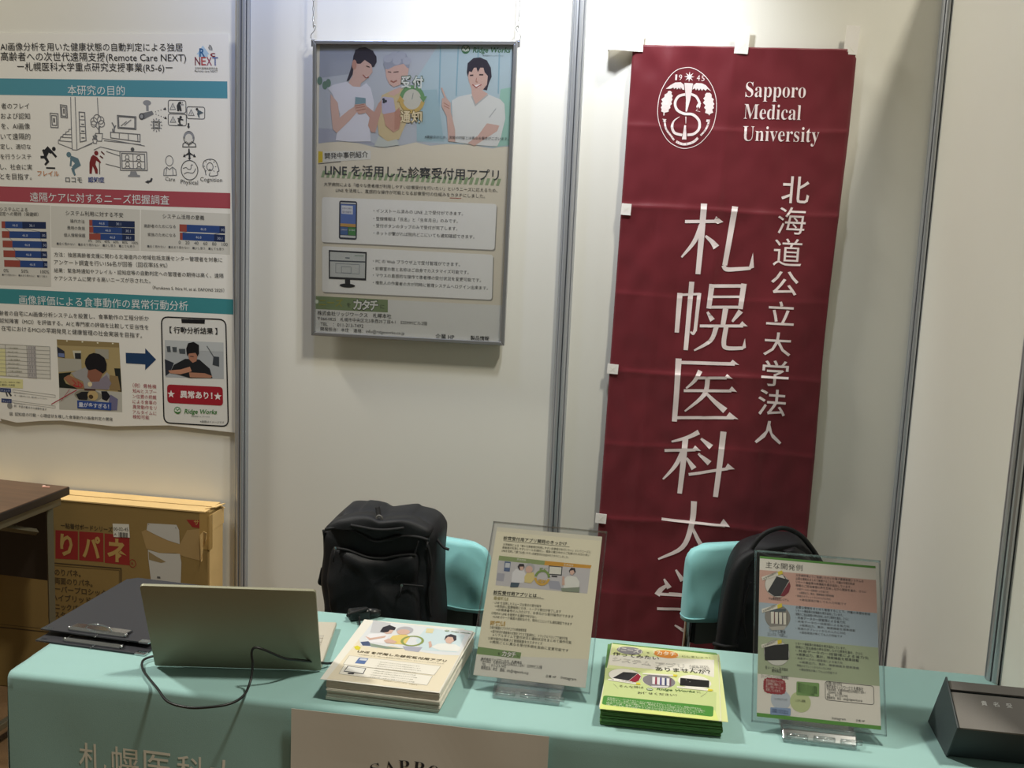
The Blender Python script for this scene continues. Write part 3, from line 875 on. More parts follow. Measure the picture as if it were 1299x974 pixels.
a.poly([(0.1904,0.1989),(0.2276,0.2202),(0.2739,0.2207),(0.3077,0.1945),(0.3170,0.1655),(0.2429,0.1607),(0.1778,0.1744)], '#1e2024', 5)
a.poly([(0.1716,0.1799),(0.2120,0.1855),(0.2430,0.1963),(0.2492,0.1819),(0.2120,0.1706),(0.1778,0.1714)], '#b8846a', 6)
a.poly([(0.2399,0.1783),(0.2923,0.1787),(0.3170,0.1714),(0.3108,0.1651),(0.2429,0.1631)], '#a87860', 6)
a.poly([(0.2370,0.2402),(0.2690,0.2392),(0.2647,0.2154),(0.2523,0.2087),(0.2400,0.2197)], '#a87660', 6)
a.poly([(0.2308,0.2516),(0.2371,0.2696),(0.2555,0.2749),(0.2727,0.2659),(0.2727,0.2383),(0.2678,0.2303),(0.2616,0.2417),(0.2400,0.2375),(0.2345,0.2283)], '#141418', 7)
a.line([(0.2431,0.2294),(0.2554,0.2290)], 0.002, '#33363a', 8)
a.poly(roundq([(0.1670,0.1356), (0.3502,0.1393), (0.3515,0.0800), (0.1679,0.0770)], 0.012), '#9c1e2c', 3)
a.text('異常あり！', (0.2104,0.0978), (0.3170,0.1003), '#e4dcd8', None, 5, 0.03)
a.star((0.1805,0.1054), 0.013, 0.0055, 5, '#e4dcd8', 5)
a.star((0.3343,0.1085), 0.013, 0.0055, 5, '#e4dcd8', 5)


def ridge_logo(a, c, r, t0, t1, sub0, sub1, col='#3f7a3c', z=4):
    a.ell(c, r, r, col, z)
    a.ell((c[0], c[1] + r * 0.05), r * 0.82, r * 0.72, '#d6dcd0', z + 1)
    a.poly([(c[0] - r * 0.8, c[1] + r * 0.1), (c[0] - r * 0.35, c[1] + r * 0.55), (c[0], c[1] + r * 0.1), (c[0] + r * 0.4, c[1] + r * 0.6), (c[0] + r * 0.82, c[1] + r * 0.1), (c[0] + r * 0.4, c[1] + r * 0.3), (c[0], c[1] - r * 0.25), (c[0] - r * 0.4, c[1] + r * 0.28)], col, z + 2)
    a.ring((c[0], c[1] - r * 0.1), r * 0.6, r * 0.5, r * 0.16, col, z + 2, PI + 0.4, 2 * PI - 0.4, 12)
    vs, fs = glyph('Ridge Works', 0.02)
    x0, x1 = min(v[0] for v in vs), max(v[0] for v in vs)
    s = (t1[0] - t0[0]) / (x1 - x0)
    k = a.mi(col)
    s_y = a.lift(z)
    V = []
    for x, y in vs:
        f_ = (x - x0) / (x1 - x0)
        V.append(a.bm.verts.new((t0[0] + (x - x0) * s + y * s * 0.2, s_y, t0[1] + (t1[1] - t0[1]) * f_ + y * s)))
    for f in fs:
        a.bm.faces.new([V[i] for i in f]).material_index = k
    if sub0:
        a.text('株式会社リッジワークス', sub0, sub1, '#4a5048', None, z)


ridge_logo(a, (0.2015,0.0553), 0.0115, (0.2239,0.0473), (0.3306,0.0523), (0.2475,0.0381), (0.3071,0.0399))
a.text('※画面はイメージです', (0.2761,0.0221), (0.3554,0.0241), '#55575a')
tag(a.build('phone_drawing', poster), 'printed phone with dark outline and red result button', None)

# ------------------------------------------------------------------ framed A1 poster hanging on two chains
TL, TR, BL_, BR = (-0.2971,0.8597), (0.3028,0.8697), (-0.2887,0.0000), (0.3012,0.0042)
FU0, FU1 = TL[0], TR[0]
FV1 = TL[1]


def tv(u):
    return TL[1] + (TR[1] - TL[1]) * (u - TL[0]) / (TR[0] - TL[0]) - 0.0105


frame = thing('framed_poster', (-0.77, -0.022, 1.19), 'silver framed poster with three smiling people, hung on chains on the middle wall panel', 'poster')
fw_, fd = 0.0105, 0.010
inn = [(TL[0] + fw_, TL[1] - fw_), (TR[0] - fw_, TR[1] - fw_), (BR[0] - fw_, BR[1] + fw_), (BL_[0] + fw_, BL_[1] + fw_)]
outc = [TL, TR, BR, BL_]
bm = new()
for i in range(4):
    prism(bm, [outc[i], outc[(i + 1) % 4], inn[(i + 1) % 4], inn[i]], 'y', -fd, 0.006)
obj('frame', bm, M['frame'], frame, bev=0.0015)
U0, U1, V0, V1 = inn[3][0], inn[1][0], min(inn[2][1], inn[3][1]), inn[0][1]
bm = new()
prism(bm, inn, 'y', 0.002, 0.005)
obj('backing', bm, M['paper2'], frame)
bm = new()
prism(bm, inn, 'y', -0.0062, -0.0056)
obj('cover_film', bm, M['pet'], frame)
a = Art()
a.poly([inn[3], inn[2], inn[1], inn[0]], '#ddd5c1', 0)
a.poly([inn[3], inn[2], (U1, (0.2911,0.1217)[1]), (U0, (-0.2821,0.1187)[1])], '#dcdbd4', 1)
a.build('poster_print', frame)


def group_photo(P, a, z=2):
    """three people: woman with a phone, grey-haired woman, woman pointing - P maps artwork fractions to the sheet"""


# the photograph across the top
a = Art()
wave = [(U0, (-0.2877,0.5682)[1])] + [(-0.2532,0.5726),(-0.2015,0.5769),(-0.1568,0.5735),(-0.1086,0.5638),(-0.0745,0.5633),(-0.0271,0.5714),(0.0199,0.5826)] + [(0.0181,0.5811),(0.0588,0.5734),(0.0989,0.5789),(0.1388,0.5857),(0.1722,0.5830),(0.2124,0.5747),(0.2424,0.5719),(0.2653,0.5781)] + [(U1, (0.2949,0.5791)[1])]
a.poly(wave + [(U1, tv(U1)), (U0, tv(U0))], '#b9bec4', 1)
a.poly([(U0, tv(U0)), (-0.1511,0.8528), (-0.1781,0.7711), (U0, (-0.2872,0.7556)[1])], '#a3a8b2', 2)
a.poly([(0.0729,0.8559),(0.0126,0.7631),(0.0180,0.5843),(0.0988,0.5805),(0.1856,0.5802),(0.2456,0.5742),(0.2915,0.5806),(0.2893,0.8573)], '#b3c6cc', 2)
for q in ([(0.0796,0.8529),(0.0816,0.5928)], [(0.1318,0.8540),(0.1301,0.7155)], [(0.1889,0.8552),(0.1904,0.8177)], [(0.2511,0.8378),(0.2525,0.7251)]):
    a.line(q, 0.004, '#8fb0bd', 3)
a.poly([(0.0136,0.7282),(0.0736,0.7330),(0.0986,0.5869),(0.0180,0.5843)], '#a2bcc2', 3)
a.poly([(U0, (-0.2850,0.6133)[1]), (-0.1850,0.6100), (-0.0950,0.5675), (-0.1568,0.5745), (-0.2187,0.5770), (U0, (-0.2843,0.5693)[1])], '#a8abb8', 2)
a.poly([(0.2585,0.7379),(0.2926,0.7450),(0.2947,0.5839),(0.2455,0.5758),(0.2501,0.6238)], '#9cc4b4', 3)
for c in ((-0.2768,0.7479), (-0.2510,0.7421), (-0.2611,0.7354)):
    a.ell(c, 0.008, 0.012, '#6f8a78', 3, 14)
SK = '#cfaea1'
# woman with a phone
a.poly([(-0.1774,0.8189),(-0.1726,0.8318),(-0.1610,0.8431),(-0.1424,0.8457),(-0.1220,0.8376),(-0.1081,0.8205),(-0.1070,0.8046),(-0.1141,0.7918),(-0.1209,0.7900),(-0.1614,0.7843),(-0.1764,0.7712),(-0.1879,0.7517),(-0.1963,0.7477),(-0.1851,0.7805),(-0.1788,0.8030)], '#3a3642', 5)
a.poly([(-0.1737,0.8063),(-0.1485,0.8132),(-0.1210,0.7964),(-0.1188,0.7758),(-0.1304,0.7627),(-0.1403,0.7529),(-0.1520,0.7446),(-0.1552,0.7333),(-0.1739,0.7328),(-0.1911,0.7436),(-0.1780,0.7647)], SK, 6)
a.poly([(-0.1773,0.8126),(-0.1710,0.8381),(-0.1424,0.8457),(-0.1186,0.8361),(-0.1073,0.8142),(-0.1093,0.7998),(-0.1209,0.7916),(-0.1317,0.8200),(-0.1549,0.7988),(-0.1651,0.7985),(-0.1721,0.8079)], '#37333f', 7)
a.ell((-0.1735,0.7961), 0.007, 0.014, '#bf9080', 8, 14)
a.line([(-0.1378,0.7928),(-0.1276,0.7899)], 0.003, '#5a4440', 8)
a.poly([(-0.1457,0.7662),(-0.1303,0.7611),(-0.1370,0.7562)], '#e6dcd8', 8)
a.line([(-0.1474,0.7681),(-0.1377,0.7594),(-0.1290,0.7621)], 0.003, '#a4685e', 9)
a.poly([(-0.2524,0.7276),(-0.2355,0.7377),(-0.1946,0.7477),(-0.1773,0.7344),(-0.1535,0.7334),(-0.1367,0.7450),(-0.1228,0.7310),(-0.1117,0.6896),(-0.1143,0.6574),(-0.1237,0.6248),(-0.1192,0.5796),(-0.1843,0.5768),(-0.2257,0.5794),(-0.2133,0.6545),(-0.2384,0.7119)], '#d7d7de', 6)
a.poly([(-0.2436,0.7117),(-0.2208,0.6866),(-0.2149,0.6447),(-0.1862,0.6682),(-0.1693,0.6783),(-0.1621,0.6624),(-0.1855,0.6359),(-0.2226,0.6003),(-0.2349,0.6116),(-0.2429,0.6730)], SK, 8)
a.poly([(-0.1335,0.6794),(-0.1110,0.6639),(-0.0981,0.6900),(-0.0882,0.6999),(-0.0907,0.6645),(-0.1062,0.6060),(-0.1182,0.6056),(-0.1288,0.6247),(-0.1243,0.6474),(-0.1383,0.6631)], '#c39c8e', 8)
a.poly([(-0.1682,0.7048),(-0.1375,0.7024),(-0.1369,0.6793),(-0.1519,0.6627),(-0.1694,0.6816)], '#7f9aa2', 10)
a.poly([(-0.1711,0.6831),(-0.1388,0.6873),(-0.1317,0.6762),(-0.1382,0.6599),(-0.1569,0.6561),(-0.1691,0.6687)], '#cba394', 11)
for q in ([(-0.1693,0.6790),(-0.1422,0.6849)], [(-0.1671,0.6732),(-0.1386,0.6792)], [(-0.1636,0.6656),(-0.1364,0.6722)]):
    a.line(q, 0.0022, '#a87a6c', 12)
# grey-haired woman
a.poly([(-0.0810,0.7894),(-0.0740,0.8054),(-0.0270,0.8065),(-0.0114,0.7879),(-0.0142,0.7688),(-0.0353,0.7428),(-0.0553,0.7359),(-0.0691,0.7451),(-0.0780,0.7640)], '#d2b0a3', 6)
a.poly([(-0.0873,0.7988),(-0.0811,0.8179),(-0.0613,0.8326),(-0.0413,0.8362),(-0.0210,0.8303),(-0.0087,0.8101),(-0.0098,0.7895),(-0.0165,0.7909),(-0.0269,0.8017),(-0.0535,0.7948),(-0.0735,0.7848),(-0.0819,0.7862)], '#9da1ad', 7)
for c in ((-0.0743,0.8149), (-0.0544,0.8248), (-0.0343,0.8253), (-0.0171,0.8099), (-0.0472,0.8092)):
    a.ell(c, 0.013, 0.011, '#b2b5bf', 8, 14)
a.line([(-0.0733,0.7784),(-0.0632,0.7771)], 0.003, '#6a5450', 8)
a.line([(-0.0564,0.7773),(-0.0414,0.7792)], 0.003, '#6a5450', 8)
a.line([(-0.0642,0.7532),(-0.0557,0.7493),(-0.0457,0.7546)], 0.004, '#a06a5e', 8)
a.poly([(-0.0885,0.7127),(-0.0551,0.7280),(-0.0283,0.7334),(-0.0073,0.7053),(-0.0090,0.6477),(-0.0344,0.5889),(-0.0681,0.5797),(-0.0959,0.5998),(-0.1021,0.6449),(-0.0947,0.6901)], '#cdbb92', 6)
a.poly([(-0.0717,0.7163),(-0.0518,0.7296),(-0.0318,0.7365),(-0.0380,0.7204),(-0.0546,0.7104)], '#d2b0a3', 7)
a.poly([(-0.0899,0.7030),(-0.0850,0.7080),(-0.0545,0.7056),(-0.0467,0.6658),(-0.0700,0.6523),(-0.0872,0.6614)], '#b9b4c6', 9)
for c in ((-0.0838,0.7000), (-0.0772,0.6954), (-0.0826,0.6930)):
    a.ell(c, 0.004, 0.004, '#3a3c44', 10, 12)
a.poly([(-0.0837,0.6583),(-0.0500,0.6657),(-0.0292,0.6471),(-0.0352,0.6179),(-0.0519,0.6077),(-0.0761,0.6263)], '#c49a88', 10)
a.poly([(-0.0500,0.6657),(-0.0369,0.6789),(-0.0293,0.6503),(-0.0353,0.6211),(-0.0486,0.6143)], '#b98a78', 11)
a.poly([(-0.0958,0.5966),(-0.0681,0.5813),(-0.0412,0.5887),(-0.0339,0.5727),(-0.0813,0.5647),(-0.1087,0.5670)], '#c3c8c0', 8)
# woman pointing
a.poly([(0.1588,0.7825),(0.1605,0.8077),(0.1764,0.8221),(0.1960,0.8247),(0.2160,0.8167),(0.2283,0.7967),(0.2316,0.7717),(0.2250,0.7559),(0.2193,0.7337),(0.2060,0.7365),(0.1652,0.7701)], '#3d3844', 5)
a.poly([(0.1609,0.7794),(0.1774,0.7955),(0.2102,0.7963),(0.2208,0.7777),(0.2187,0.7494),(0.2062,0.7333),(0.2230,0.7243),(0.1880,0.6918),(0.1757,0.7104),(0.1747,0.7357),(0.1657,0.7575)], SK, 6)
a.poly([(0.1588,0.7825),(0.1622,0.8061),(0.1863,0.8208),(0.2094,0.8166),(0.2235,0.7935),(0.2227,0.7715),(0.2107,0.7838),(0.2032,0.8071),(0.1910,0.7833),(0.1837,0.8035),(0.1729,0.7828),(0.1662,0.7858),(0.1625,0.7700)], '#37333f', 7)
a.line([(0.1683,0.7739),(0.1782,0.7748)], 0.004, '#4a3a3c', 8)
a.line([(0.1952,0.7765),(0.2071,0.7768)], 0.004, '#4a3a3c', 8)
a.poly([(0.1793,0.7468),(0.2028,0.7506),(0.1960,0.7410),(0.1861,0.7397)], '#ece2de', 8)
a.line([(0.1765,0.7490),(0.1877,0.7407),(0.2029,0.7496)], 0.003, '#a4605a', 9)
a.line([(0.1877,0.7675),(0.1868,0.7565),(0.1921,0.7557)], 0.002, '#ac7c6c', 9)
a.poly([(0.1180,0.7025),(0.1375,0.7141),(0.1752,0.7230),(0.1873,0.6917),(0.2214,0.7237),(0.2597,0.7096),(0.2717,0.6973),(0.2758,0.6563),(0.2698,0.6276),(0.2644,0.5988),(0.2554,0.5778),(0.1856,0.5802),(0.1321,0.5864),(0.1214,0.6517)], '#d8d9d4', 7)
a.line([(0.1755,0.7167),(0.1873,0.6911),(0.2231,0.7218)], 0.004, '#b4b6b4', 8)
a.line([(0.2289,0.6581),(0.2477,0.6840)], 0.003, '#b4b6b4', 8)
a.poly([(0.0841,0.7380),(0.0895,0.7372),(0.1028,0.7084),(0.1149,0.6960),(0.1164,0.6707),(0.1309,0.6200),(0.1321,0.5864),(0.1120,0.5874),(0.1045,0.6576),(0.0886,0.6858),(0.0895,0.7080),(0.0961,0.7098)], SK, 9)
for q in ([(0.0949,0.6955),(0.1119,0.6864)], [(0.0952,0.6875),(0.1114,0.6801)]):
    a.line(q, 0.002, '#a87a6c', 10)
a.poly([(0.2230,0.6420),(0.2595,0.6368),(0.2536,0.6207),(0.2182,0.5973),(0.1891,0.5771),(0.1688,0.5845),(0.1979,0.6062)], SK, 9)
tag(a.build('photo_print', frame), 'printed photo of three people in pale clothing', None)
a = Art()


def haloed(a, ch, c, w, h, col, halo, z=14):
    a.char(ch, c, w * 1.16, h * 1.16, halo, z, 0.05)
    a.char(ch, c, w, h, col, z + 1, 0.025)


haloed(a, '受', (-0.0176,0.7508), 0.030, 0.034, '#dfe2da', '#5d7360')
haloed(a, '付', (0.0173,0.7507), 0.030, 0.034, '#dfe2da', '#5d7360')
haloed(a, '通', (-0.0174,0.6526), 0.030, 0.034, '#e2d2ac', '#8a7a50')
haloed(a, '知', (0.0161,0.6536), 0.030, 0.034, '#e2d2ac', '#8a7a50')
c = (0.0010,0.7028)
a.ell(c, 0.038, 0.038, '#c9c6b8', 12)
a.ring(c, 0.0325, 0.034, 0.011, '#6f9a6a', 13, 0.25, PI - 0.1, 24)
a.ring(c, 0.0325, 0.034, 0.011, '#c8aa66', 13, PI + 0.1, 2 * PI - 0.15, 24)
a.poly([(c[0] + 0.022, c[1] + 0.008), (c[0] + 0.044, c[1] + 0.010), (c[0] + 0.034, c[1] - 0.008)], '#6f9a6a', 14)
a.poly([(c[0] - 0.044, c[1] - 0.008), (c[0] - 0.022, c[1] - 0.006), (c[0] - 0.036, c[1] + 0.010)], '#c8aa66', 14)
a.line([(c[0], c[1]), (c[0] + 0.003, c[1] + 0.018)], 0.002, '#8a9088', 14)
a.build('reception_emblem', frame)
a = Art()
ridge_logo(a, (0.1532,0.8458), 0.0125, (0.1740,0.8375), (0.2815,0.8398), (0.2029,0.8275), (0.2628,0.8278), '#3f6f48', 5)
a.build('company_logo', frame)
a = Art()
a.text('※開発中のため、実際の内容とは異なる場合がございます。', (0.0419,0.5946), (0.2880,0.5967), '#3a3e44', None, 16)
a.build('footnote', frame)
a = Art()
a.poly([(U0, (-0.2888,0.5462)[1]), (-0.2647,0.5458), (-0.2642,0.5154), (U0, (-0.2883,0.5120)[1])], '#d8bd3c', 2)
a.poly([(-0.2647,0.5458),(-0.1188,0.5545),(-0.1182,0.5282),(-0.2642,0.5154)], '#dcdad0', 2)
a.text('開発中事例紹介', (-0.2577,0.5258), (-0.1263,0.5354), '#33353a', None, 4, 0.01)
a.line([(U0, (-0.2882,0.5095)[1]), (-0.2082,0.5187)], 0.002, '#55575a', 2)
for k in range(34):
    q0, q1 = (-0.2650,0.4849), (0.2599,0.4808)
    t = k / 33
    x, y = q0[0] + (q1[0] - q0[0]) * t, q0[1] + (q1[1] - q0[1]) * t - 0.004
    a.poly([(x - 0.004, y - 0.010), (x + 0.005, y - 0.010), (x + 0.011, y + 0.010), (x + 0.002, y + 0.010)], '#95a882', 2)
a.text('LINE を活用した診察受付用アプリ', (-0.2569,0.4802), (0.2643,0.4834), '#44464a', None, 5, 0.012)  # title ink lightened to paint in haze of the cover film
a.build('title_lettering', frame)
a = Art()
a.text('大学病院による「様々な患者様が利用しやすい診察受付を行いたい」というニーズに応えるため、', (-0.2590,0.4470), (0.2619,0.4485), '#3a3c40')
a.text('LINE を活用し、直感的な操作が可能となる診察受付の仕組みをカタチにしました。', (-0.2225,0.4306), (0.2253,0.4308), '#3a3c40')
a.line([(0.1219,0.4266),(0.1557,0.4267)], 0.0014, '#b04038', 4)
a.build('body_text', frame)


def panel(q, rows):
    b_ = Art()
    sh = [(p[0] + 0.003, p[1] - 0.004) for p in q]
    b_.poly(roundq(sh, 0.009), '#9a968c', 2)
    b_.poly(roundq(q, 0.009), '#ebeae4', 3)  # panel colour raised to carry gloss and haze of the film
    for body, p0, p1 in rows:
        b_.text(body, p0, p1, '#33353a', None, 5)
    return b_.build('text_panel', frame)


p1_ = panel([(-0.2645,0.4136),(0.2607,0.4147),(0.2597,0.2823),(-0.2643,0.2809)], [('・インストール済みの LINE 上で受付ができます。', (-0.1066,0.3753), (0.1627,0.3779)), ('・登録情報は「氏名」と「生年月日」のみです。', (-0.1061,0.3524), (0.1479,0.3558)),
    ('・受付ボタンのタップのみで受付が完了します。', (-0.1056,0.3319), (0.1474,0.3342)), ('・ネットが繋がれば院内どこにいても通知確認できます。', (-0.1050,0.3101), (0.1989,0.3125))])
p2_ = panel([(-0.2621,0.2694),(0.2564,0.2682),(0.2579,0.1366),(-0.2598,0.1324)], [('・PC の Web ブラウザ上で受付管理ができます。', (-0.1044,0.2277), (0.1589,0.2303)), ('・診察室の数と名称はご自身でカスタマイズ可能です。', (-0.1039,0.2057), (0.1859,0.2086)),
    ('・マウスの直感的な操作で患者様の受付状況を変更可能です。', (-0.1034,0.1862), (0.2233,0.1875)), ('・複数人の作業者の方が同時に管理システムへログイン出来ます。', (-0.1029,0.1642), (0.2450,0.1655))])
a = Art()
a.poly(roundq([(-0.2114,0.4055),(-0.1566,0.4052),(-0.1554,0.2924),(-0.2105,0.2925)], 0.007), '#3a3e4c', 6)
a.poly([(-0.2071,0.3954),(-0.1603,0.3948),(-0.1596,0.3308),(-0.2066,0.3313)], '#5f78b4', 7)
a.poly([(-0.2044,0.3917),(-0.1696,0.3912),(-0.1691,0.3663),(-0.2039,0.3674)], '#d5d8de', 8)
a.text('診察のご案内', (-0.2015,0.3816), (-0.1734,0.3815), '#7a80a0', None, 9)
a.text('受付番号', (-0.2013,0.3701), (-0.1732,0.3700), '#7a80a0', None, 9)
a.poly([(-0.2067,0.3390),(-0.1598,0.3385),(-0.1596,0.3295),(-0.2066,0.3300)], '#c49a5a', 8)
a.poly([(-0.2065,0.3287),(-0.1837,0.3285),(-0.1832,0.3053),(-0.2061,0.3056)], '#4e6a9a', 8)
a.poly([(-0.1824,0.3285),(-0.1596,0.3283),(-0.1591,0.3051),(-0.1819,0.3054)], '#4f8a52', 8)
a.text('診察受付', (-0.2043,0.3185), (-0.1855,0.3187), '#d5d8de', None, 9)
a.text('受付確認', (-0.1801,0.3183), (-0.1614,0.3185), '#d5d8de', None, 9)
a.poly([(-0.2061,0.3043),(-0.1590,0.3038),(-0.1589,0.2974),(-0.2059,0.2978)], '#cfd0ce', 8)
a.poly([(-0.2072,0.4005),(-0.1605,0.4005),(-0.1604,0.3967),(-0.2072,0.3967)], '#d5d6d4', 8)
a.build('phone_drawing', p1_)
a = Art()
a.poly([(-0.2410,0.2587),(-0.1239,0.2578),(-0.1239,0.1735),(-0.2394,0.1728)], '#2e3034', 6)
a.poly([(-0.2368,0.2537),(-0.1284,0.2530),(-0.1281,0.1798),(-0.2355,0.1795)], '#c3c6c2', 7)
a.poly([(-0.2364,0.2290),(-0.1286,0.2304),(-0.1285,0.2265),(-0.2363,0.2251)], '#4a5058', 8)
a.line([(-0.1893,0.2378),(-0.1758,0.2378)], 0.003, '#55606a', 8)
for q in ([(-0.2186,0.2195),(-0.1458,0.2198),(-0.1459,0.1919),(-0.2181,0.1922)], [(-0.2009,0.2113),(-0.1712,0.2114),(-0.1708,0.1932),(-0.2005,0.1931)]):
    a.line(q, 0.0015, '#8a9094', 8, True)
a.line([(-0.1611,0.2456),(-0.1330,0.2457)], 0.002, '#6f8a72', 8)
a.poly([(-0.1893,0.1741),(-0.1731,0.1736),(-0.1728,0.1592),(-0.1890,0.1597)], '#2e3034', 6)
a.ell((-0.1815,0.1555), 0.024, 0.006, '#26282c', 7)
a.build('monitor_drawing', p2_)
a = Art()
a.poly([(U0, (-0.2835,0.1193)[1]), (-0.0561,0.1197), (-0.0551,0.0819), (U0, (-0.2829,0.0798)[1])], '#7f9068', 2)
a.text('ニーズ', (-0.2680,0.0912), (-0.1945,0.0926), '#98974a', None, 4, 0.02)
a.text('を', (-0.1823,0.0919), (-0.1700,0.0919), '#3f4438', None, 4)
for ch, c in (('カ', (-0.1492,0.1003)), ('タ', (-0.1236,0.1004)), ('チ', (-0.0986,0.1004))):
    haloed(a, ch, c, 0.026, 0.031, '#e2e2da', '#3a3c36', 4)
a.text('に', (-0.0783,0.0924), (-0.0662,0.0924), '#3f4438', None, 4)
a.ell((-0.2764,0.1026), 0.006, 0.006, '#d6dcc8', 4, 14)
a.build('slogan_banner', frame)
a = Art()
a.text('株式会社リッジワークス　札幌本社', (-0.2730,0.0631), (-0.0440,0.0655), '#3a3c40', None, 4, 0.008)
a.text('〒064-0825　札幌市中央区北5条西25丁目4-1　525MMビル2階', (-0.2728,0.0473), (0.0661,0.0508), '#3a3c40')
a.text('TEL　：011-213-7492', (-0.2629,0.0306), (-0.1294,0.0317), '#3a3c40')
a.text('開発担当：本庄　連絡：info@ridgeworks.co.jp', (-0.2627,0.0160), (-0.0024,0.0180), '#3a3c40')
a.text('企業 HP', (0.0926,0.0131), (0.1496,0.0138), '#3a3c40', None, 4, 0.01)
a.text('製品情報', (0.1984,0.0154), (0.2550,0.0162), '#3a3c40', None, 4, 0.01)
a.build('contact_text', frame)

# two chains with S hooks
for i, (u, lab) in enumerate(((FU0 - 0.001, 'thin silver chain with a wire hook at the upper left corner of the framed poster'), (FU1 + 0.001, 'thin silver chain with a wire hook at the upper right corner of the framed poster'))):
    t = thing('hanging_chain', (-0.77 + u, -0.026, 1.19 + (TL, TR)[i][1]), lab, 'chain', group='chains holding the framed poster')
    bm = new()
    n = 24
    for k in range(n):
        z = 0.048 + k * 0.0138
        loop = []
        for q in range(10):
            an = 2 * PI * q / 10
            x, zz = 0.0024 * math.cos(an), 0.0085 * math.sin(an)
            loop.append((x, 0, z + zz) if k % 2 else (0, x, z + zz))
        tube(bm, loop, 0.0008, 5, closed=True)
    obj('chain_links', bm, M['chrome'], t, smooth=True)
    bm = new()
    sg = -1 if i == 0 else 1
    tube(bm, spline([(0, 0, 0.036), (-0.004 * sg, 0, 0.043), (-0.007 * sg, 0, 0.036), (-0.002 * sg, 0, 0.026), (0.006 * sg, 0, 0.016), (0.005 * sg, 0, 0.004), (-0.001 * sg, 0, -0.002), (-0.006 * sg, 0, 0.004)], 5), 0.0012, 6)
    obj('hook', bm, M['chrome'], t, smooth=True)
    bm = new()
    bx(bm, -0.006, 0.006, 0.001, 0.004, -0.016, 0.004)
    obj('corner_bracket', bm, M['frame'], t, bev=0.001)

# ------------------------------------------------------------------ crimson banner
banner = thing('crimson_banner', (0.15, -0.012, 0.40), 'tall crimson cloth banner with white lettering and round emblem, hung on the right wall panel', 'banner')
NU = [(-0.2930,1.6593)[0], (0.3104,1.6511)[0]]
NV0, NV1 = -0.20, (-0.2930,1.6593)[1]
# left and right edges drift a little to the left on the way down
EL = [(v, (-0.2930,1.6593)[0] + ((-0.3123,0.2955)[0] - (-0.2930,1.6593)[0]) * (NV1 - v) / 1.37) for v in (NV0, NV1)]
slope = (EL[1][1] - EL[0][1]) / (EL[1][0] - EL[0][0])


def skew(v):
    return slope * (v - NV1)


FOLDS = [(-0.2842,1.2130)[1], (-0.2975,1.4372)[1], (-0.2923,0.9645)[1], (-0.2978,0.7426)[1], (-0.3017,0.5253)[1], (-0.3052,0.2961)[1], (-0.2994,0.0626)[1]]
VF = [(-0.1792,1.3538)[0], (-0.0151,1.3596)[0], (0.1551,1.3656)[0]]


def wr(u, v):
    s = 0.0
    for i, f in enumerate(FOLDS):
        d = v - f + 0.004 * math.sin(9 * u + i)
        amp = (0.0062, 0.0034, 0.0026, 0.0056, 0.0034, 0.0052, 0.003)[i] * (0.7 + 0.5 * noise.noise(Vector((u * 6, i * 2.3, 0.4))))
        s += amp * (math.exp(-d / 0.006) if d > 0 else math.exp(d / 0.030))
    for i, f in enumerate(VF):
        d = u - f - skew(v) + 0.006 * math.sin(5 * v + 2 * i)
        s += (0.0034, 0.0048, 0.0026)[i] * math.exp(-abs(d) / 0.010) * (0.55 + 0.45 * noise.noise(Vector((i * 3.1, v * 3, 0))))
    s += 0.0050 * noise.noise(Vector((u * 9 + 3, v * 5, 1.7))) + 0.0030 * noise.noise(Vector((u * 22, v * 14, 4.2)))
    # diagonal pulls from the top left corner
    dd = (u - NU[0]) * 0.62 + (v - NV1) * 0.78
    s += 0.0022 * math.sin(dd * 70) * math.exp(-((u - NU[0]) ** 2 + (v - NV1) ** 2) / 0.03)
    return s + 0.006


GN, GM = 90, 380
gu = [NU[0] + (NU[1] - NU[0]) * i / GN for i in range(GN + 1)]
gv = [NV0 + (NV1 - NV0) * i / GM for i in range(GM + 1)]
bm = new()
grid = []
for v in gv:
    row = []
    for u in gu:
        x = u + skew(v)
        if u == gu[-1]:
            x += 0.004 * math.sin(5.2 * v) * (1 if v < NV1 - 0.02 else 0)
        row.append(bm.verts.new((x, -wr(x, v), v)))
    grid.append(row)
for j in range(GM):
    for i in range(GN):
        bm.faces.new((grid[j][i], grid[j][i + 1], grid[j + 1][i + 1], grid[j + 1][i]))
obj('cloth', bm, M['red'], banner, smooth=True, solid=0.0006)
CUTS = ([-0.32 + 0.0136 * i for i in range(48)], gv)
BI = M['bannerink']


def pwr(u, v):
    return wr(u, v) + 0.0013


def strokes(name, lst, sc):
    """brush strokes: list of (points, widths) in sheet units; widths scaled by sc"""
    a = Art()
    for pts, w in lst:
        if w is None:
            a.poly(pts, BI, 1)
            continue
        n = len(pts)
        P = spline([Vector((p[0], p[1], 0)) for p in pts], 5) if n > 2 else [Vector((p[0], p[1], 0)) for p in pts]
        if not isinstance(w, (list, tuple)):
            w = [w] * n
        ww = []
        for i in range(len(P)):
            t = i / (len(P) - 1) * (n - 1)
            k = min(int(t), n - 2)
            ww.append((w[k] + (w[k + 1] - w[k]) * (t - k)) * sc)
        a.line([(p.x, p.y) for p in P], ww, BI, 1)
    return a.build(name, banner, pwr, CUTS)


